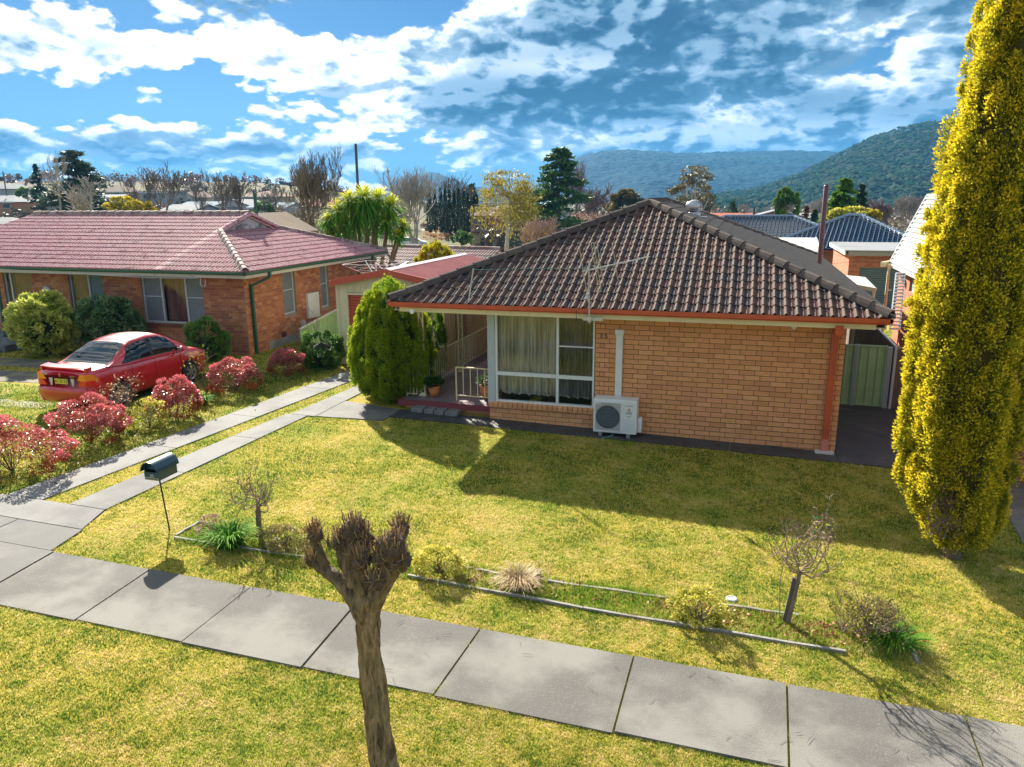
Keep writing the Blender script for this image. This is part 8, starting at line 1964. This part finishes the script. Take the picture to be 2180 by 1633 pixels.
# little awning
aw = thing('awning', 'small flat white awning on cream posts in front of the roller door', 'awning', at(1850, 640, 23) * [1, 1, 0]); q0, q1, q2, q3 = at(1822, 606, 23), at(1866, 614, 22.6), at(1842, 590, 25.5), at(1800, 586, 26)
MB().hexa([p - np.array([0, 0, .09]) for p in (q0, q1, q2, q3)] + [q0, q1, q2, q3]).build('awning_roof', mat('pale_awning', (.62, .60, .55), .5), aw)
MB().bar(q0 - [0, 0, .05], q1 - [0, 0, .05], .04, .12).build('front_beam', M_cream, aw)
for q in (q0 + (q1 - q0) * .12, q1 - (q1 - q0) * .1): MB().tube([(q[0], q[1], -.3), (q[0], q[1], q[2] - .1)], .045, 6).build('post', M_cream, aw)
# right neighbour with steep white roof
rn = thing('red_brick_house', 'red brick house with steep white metal roof behind the golden conifer', 'house', (4, 7, -.1)); E1 = at(1897, 560, 25); R1 = on_y(1977, 417, E1[1]); yN = -2.0; slp = (R1[2] - E1[2]) / (R1[0] - E1[0]); wx = E1[0] + .28
M_wr = mat('white_metal_tiles', (.42, .44, .45), .6, vary=((.35, .37, .39), 1, 4, .4, .7)); n = 15
for k in range(n):
    x0 = E1[0] + (R1[0] - E1[0]) * k / n; x1 = E1[0] + (R1[0] - E1[0]) * (k + 1) / n; z0 = E1[2] + (R1[2] - E1[2]) * k / n; z1 = E1[2] + (R1[2] - E1[2]) * (k + 1) / n
    MB().add([(x0 - .05, E1[1], z0 + .06), (x0 - .05, yN, z0 + .06), (x1, yN, z1), (x1, E1[1], z1), (x0 - .0, E1[1], z0), (x0 - .0, yN, z0)], [(0, 1, 2, 3), (4, 5, 1, 0)]).build('roof_strip', M_wr, rn)
MB().quad((R1[0], E1[1], R1[2]), (R1[0], yN, R1[2]), (R1[0] * 2 - E1[0], yN, E1[2]), (R1[0] * 2 - E1[0], E1[1], E1[2])).build('far_roof', M_wr, rn)
MB().bar((E1[0], E1[1] + .02, E1[2]), (R1[0], E1[1] + .02, R1[2]), .05, .14).bar((R1[0], E1[1], R1[2] + .03), (R1[0], yN, R1[2] + .03), .12, .06).build('barge_board', M_white, rn)
MB().box((E1[0] - .06, yN, E1[2] - .1), (E1[0] + .04, E1[1], E1[2] - .005)).build('gutter', M_offwhite, rn)
wn0 = on_x(1938, 600, wx); wn1 = on_x(1962, 600, wx); y_a, y_b = min(wn0[1], wn1[1]), max(wn0[1], wn1[1]); zt_, zb2 = on_x(1950, 592, wx)[2], on_x(1950, 628, wx)[2]
mb = MB(); wall_with_holes(mb, (wx, E1[1] - .1, 0), (0, -1), E1[1] - .1 - yN, -.2, E1[2] - .1, .2, [(E1[1] - .1 - y_b, E1[1] - .1 - y_a, zb2, zt_)]); mb.box((wx, E1[1] - .1, -.2), (wx + 4.5, E1[1], E1[2] + .1)); mb.build('wall', M_rmort, rn)
pc = Pieces(rn, 'brick', M_rbrick, 0); lay_bricks(pc, (wx, E1[1] - .1, 0), (0, -1), E1[1] - .1 - yN, [E1[2] - .1 - .086 * (k + 1) for k in range(33)], .24, .086, .012, [(E1[1] - .1 - y_b, E1[1] - .1 - y_a, zb2, zt_)], depth=.012); pc.finish('brick_courses')
wd = MB().box((wx + .06, y_a, zb2), (wx + .1, y_b, zt_)).build('window', M_white, rn); MB().box((wx + .05, y_a + .06, zb2 + .05), (wx + .059, y_b - .06, zt_ - .05)).build('pane', mat('pale_pane', (.35, .45, .45), .2), wd)
# trellis, cream carport post and beam
tr_ = thing('trellis', 'white slatted trellis panel leaning beside the red brick house', 'trellis', at(1912, 690, 20) * [1, 1, 0]); t0, t1 = at(1917, 582, 21.5), at(1905, 700, 19.5); wv_ = np.array([0, .9, 0.0])
for k in range(17):
    c = t0 + (t1 - t0) * k / 16; MB().bar(c - ex * .12, c + ex * .12, .035, .05).build('slat', M_white, tr_)
for s in (-1, 1): MB().bar(t0 + ex * s * .13, t1 + ex * s * .13, .03).build('side_rail', M_offwhite, tr_)
cp = thing('carport_post', 'slim cream post with short beam in front of the dark grey roller door', 'post', at(1888, 650, 24) * [1, 1, 0]); p0 = at(1894, 562, 24.5); MB().tube([(p0[0], p0[1], -.3), tuple(p0)], .05, 6).build('post', M_cream, cp); MB().bar(at(1878, 563, 24.5), at(1912, 557, 26), .1, .16).build('beam', M_cream, cp)

# ------------------------------------------------------------------ air
hz_m = bpy.data.materials.new('haze'); hz_m.use_nodes = True; hz_m.node_tree.nodes.clear(); t = NT(hz_m.node_tree)
vp = t.n('ShaderNodeVolumePrincipled'); vp.inputs['Color'].default_value = (.14, .50, 1.0, 1); vp.inputs['Density'].default_value = .00015; vp.inputs['Anisotropy'].default_value = .0
t.link(vp.outputs[0], t.n('ShaderNodeOutputMaterial').inputs['Volume'])
hb = MB().box((-4500, -4500, -14), (4500, 4500, 215)).build('haze', hz_m); tag(hb, kind='stuff')
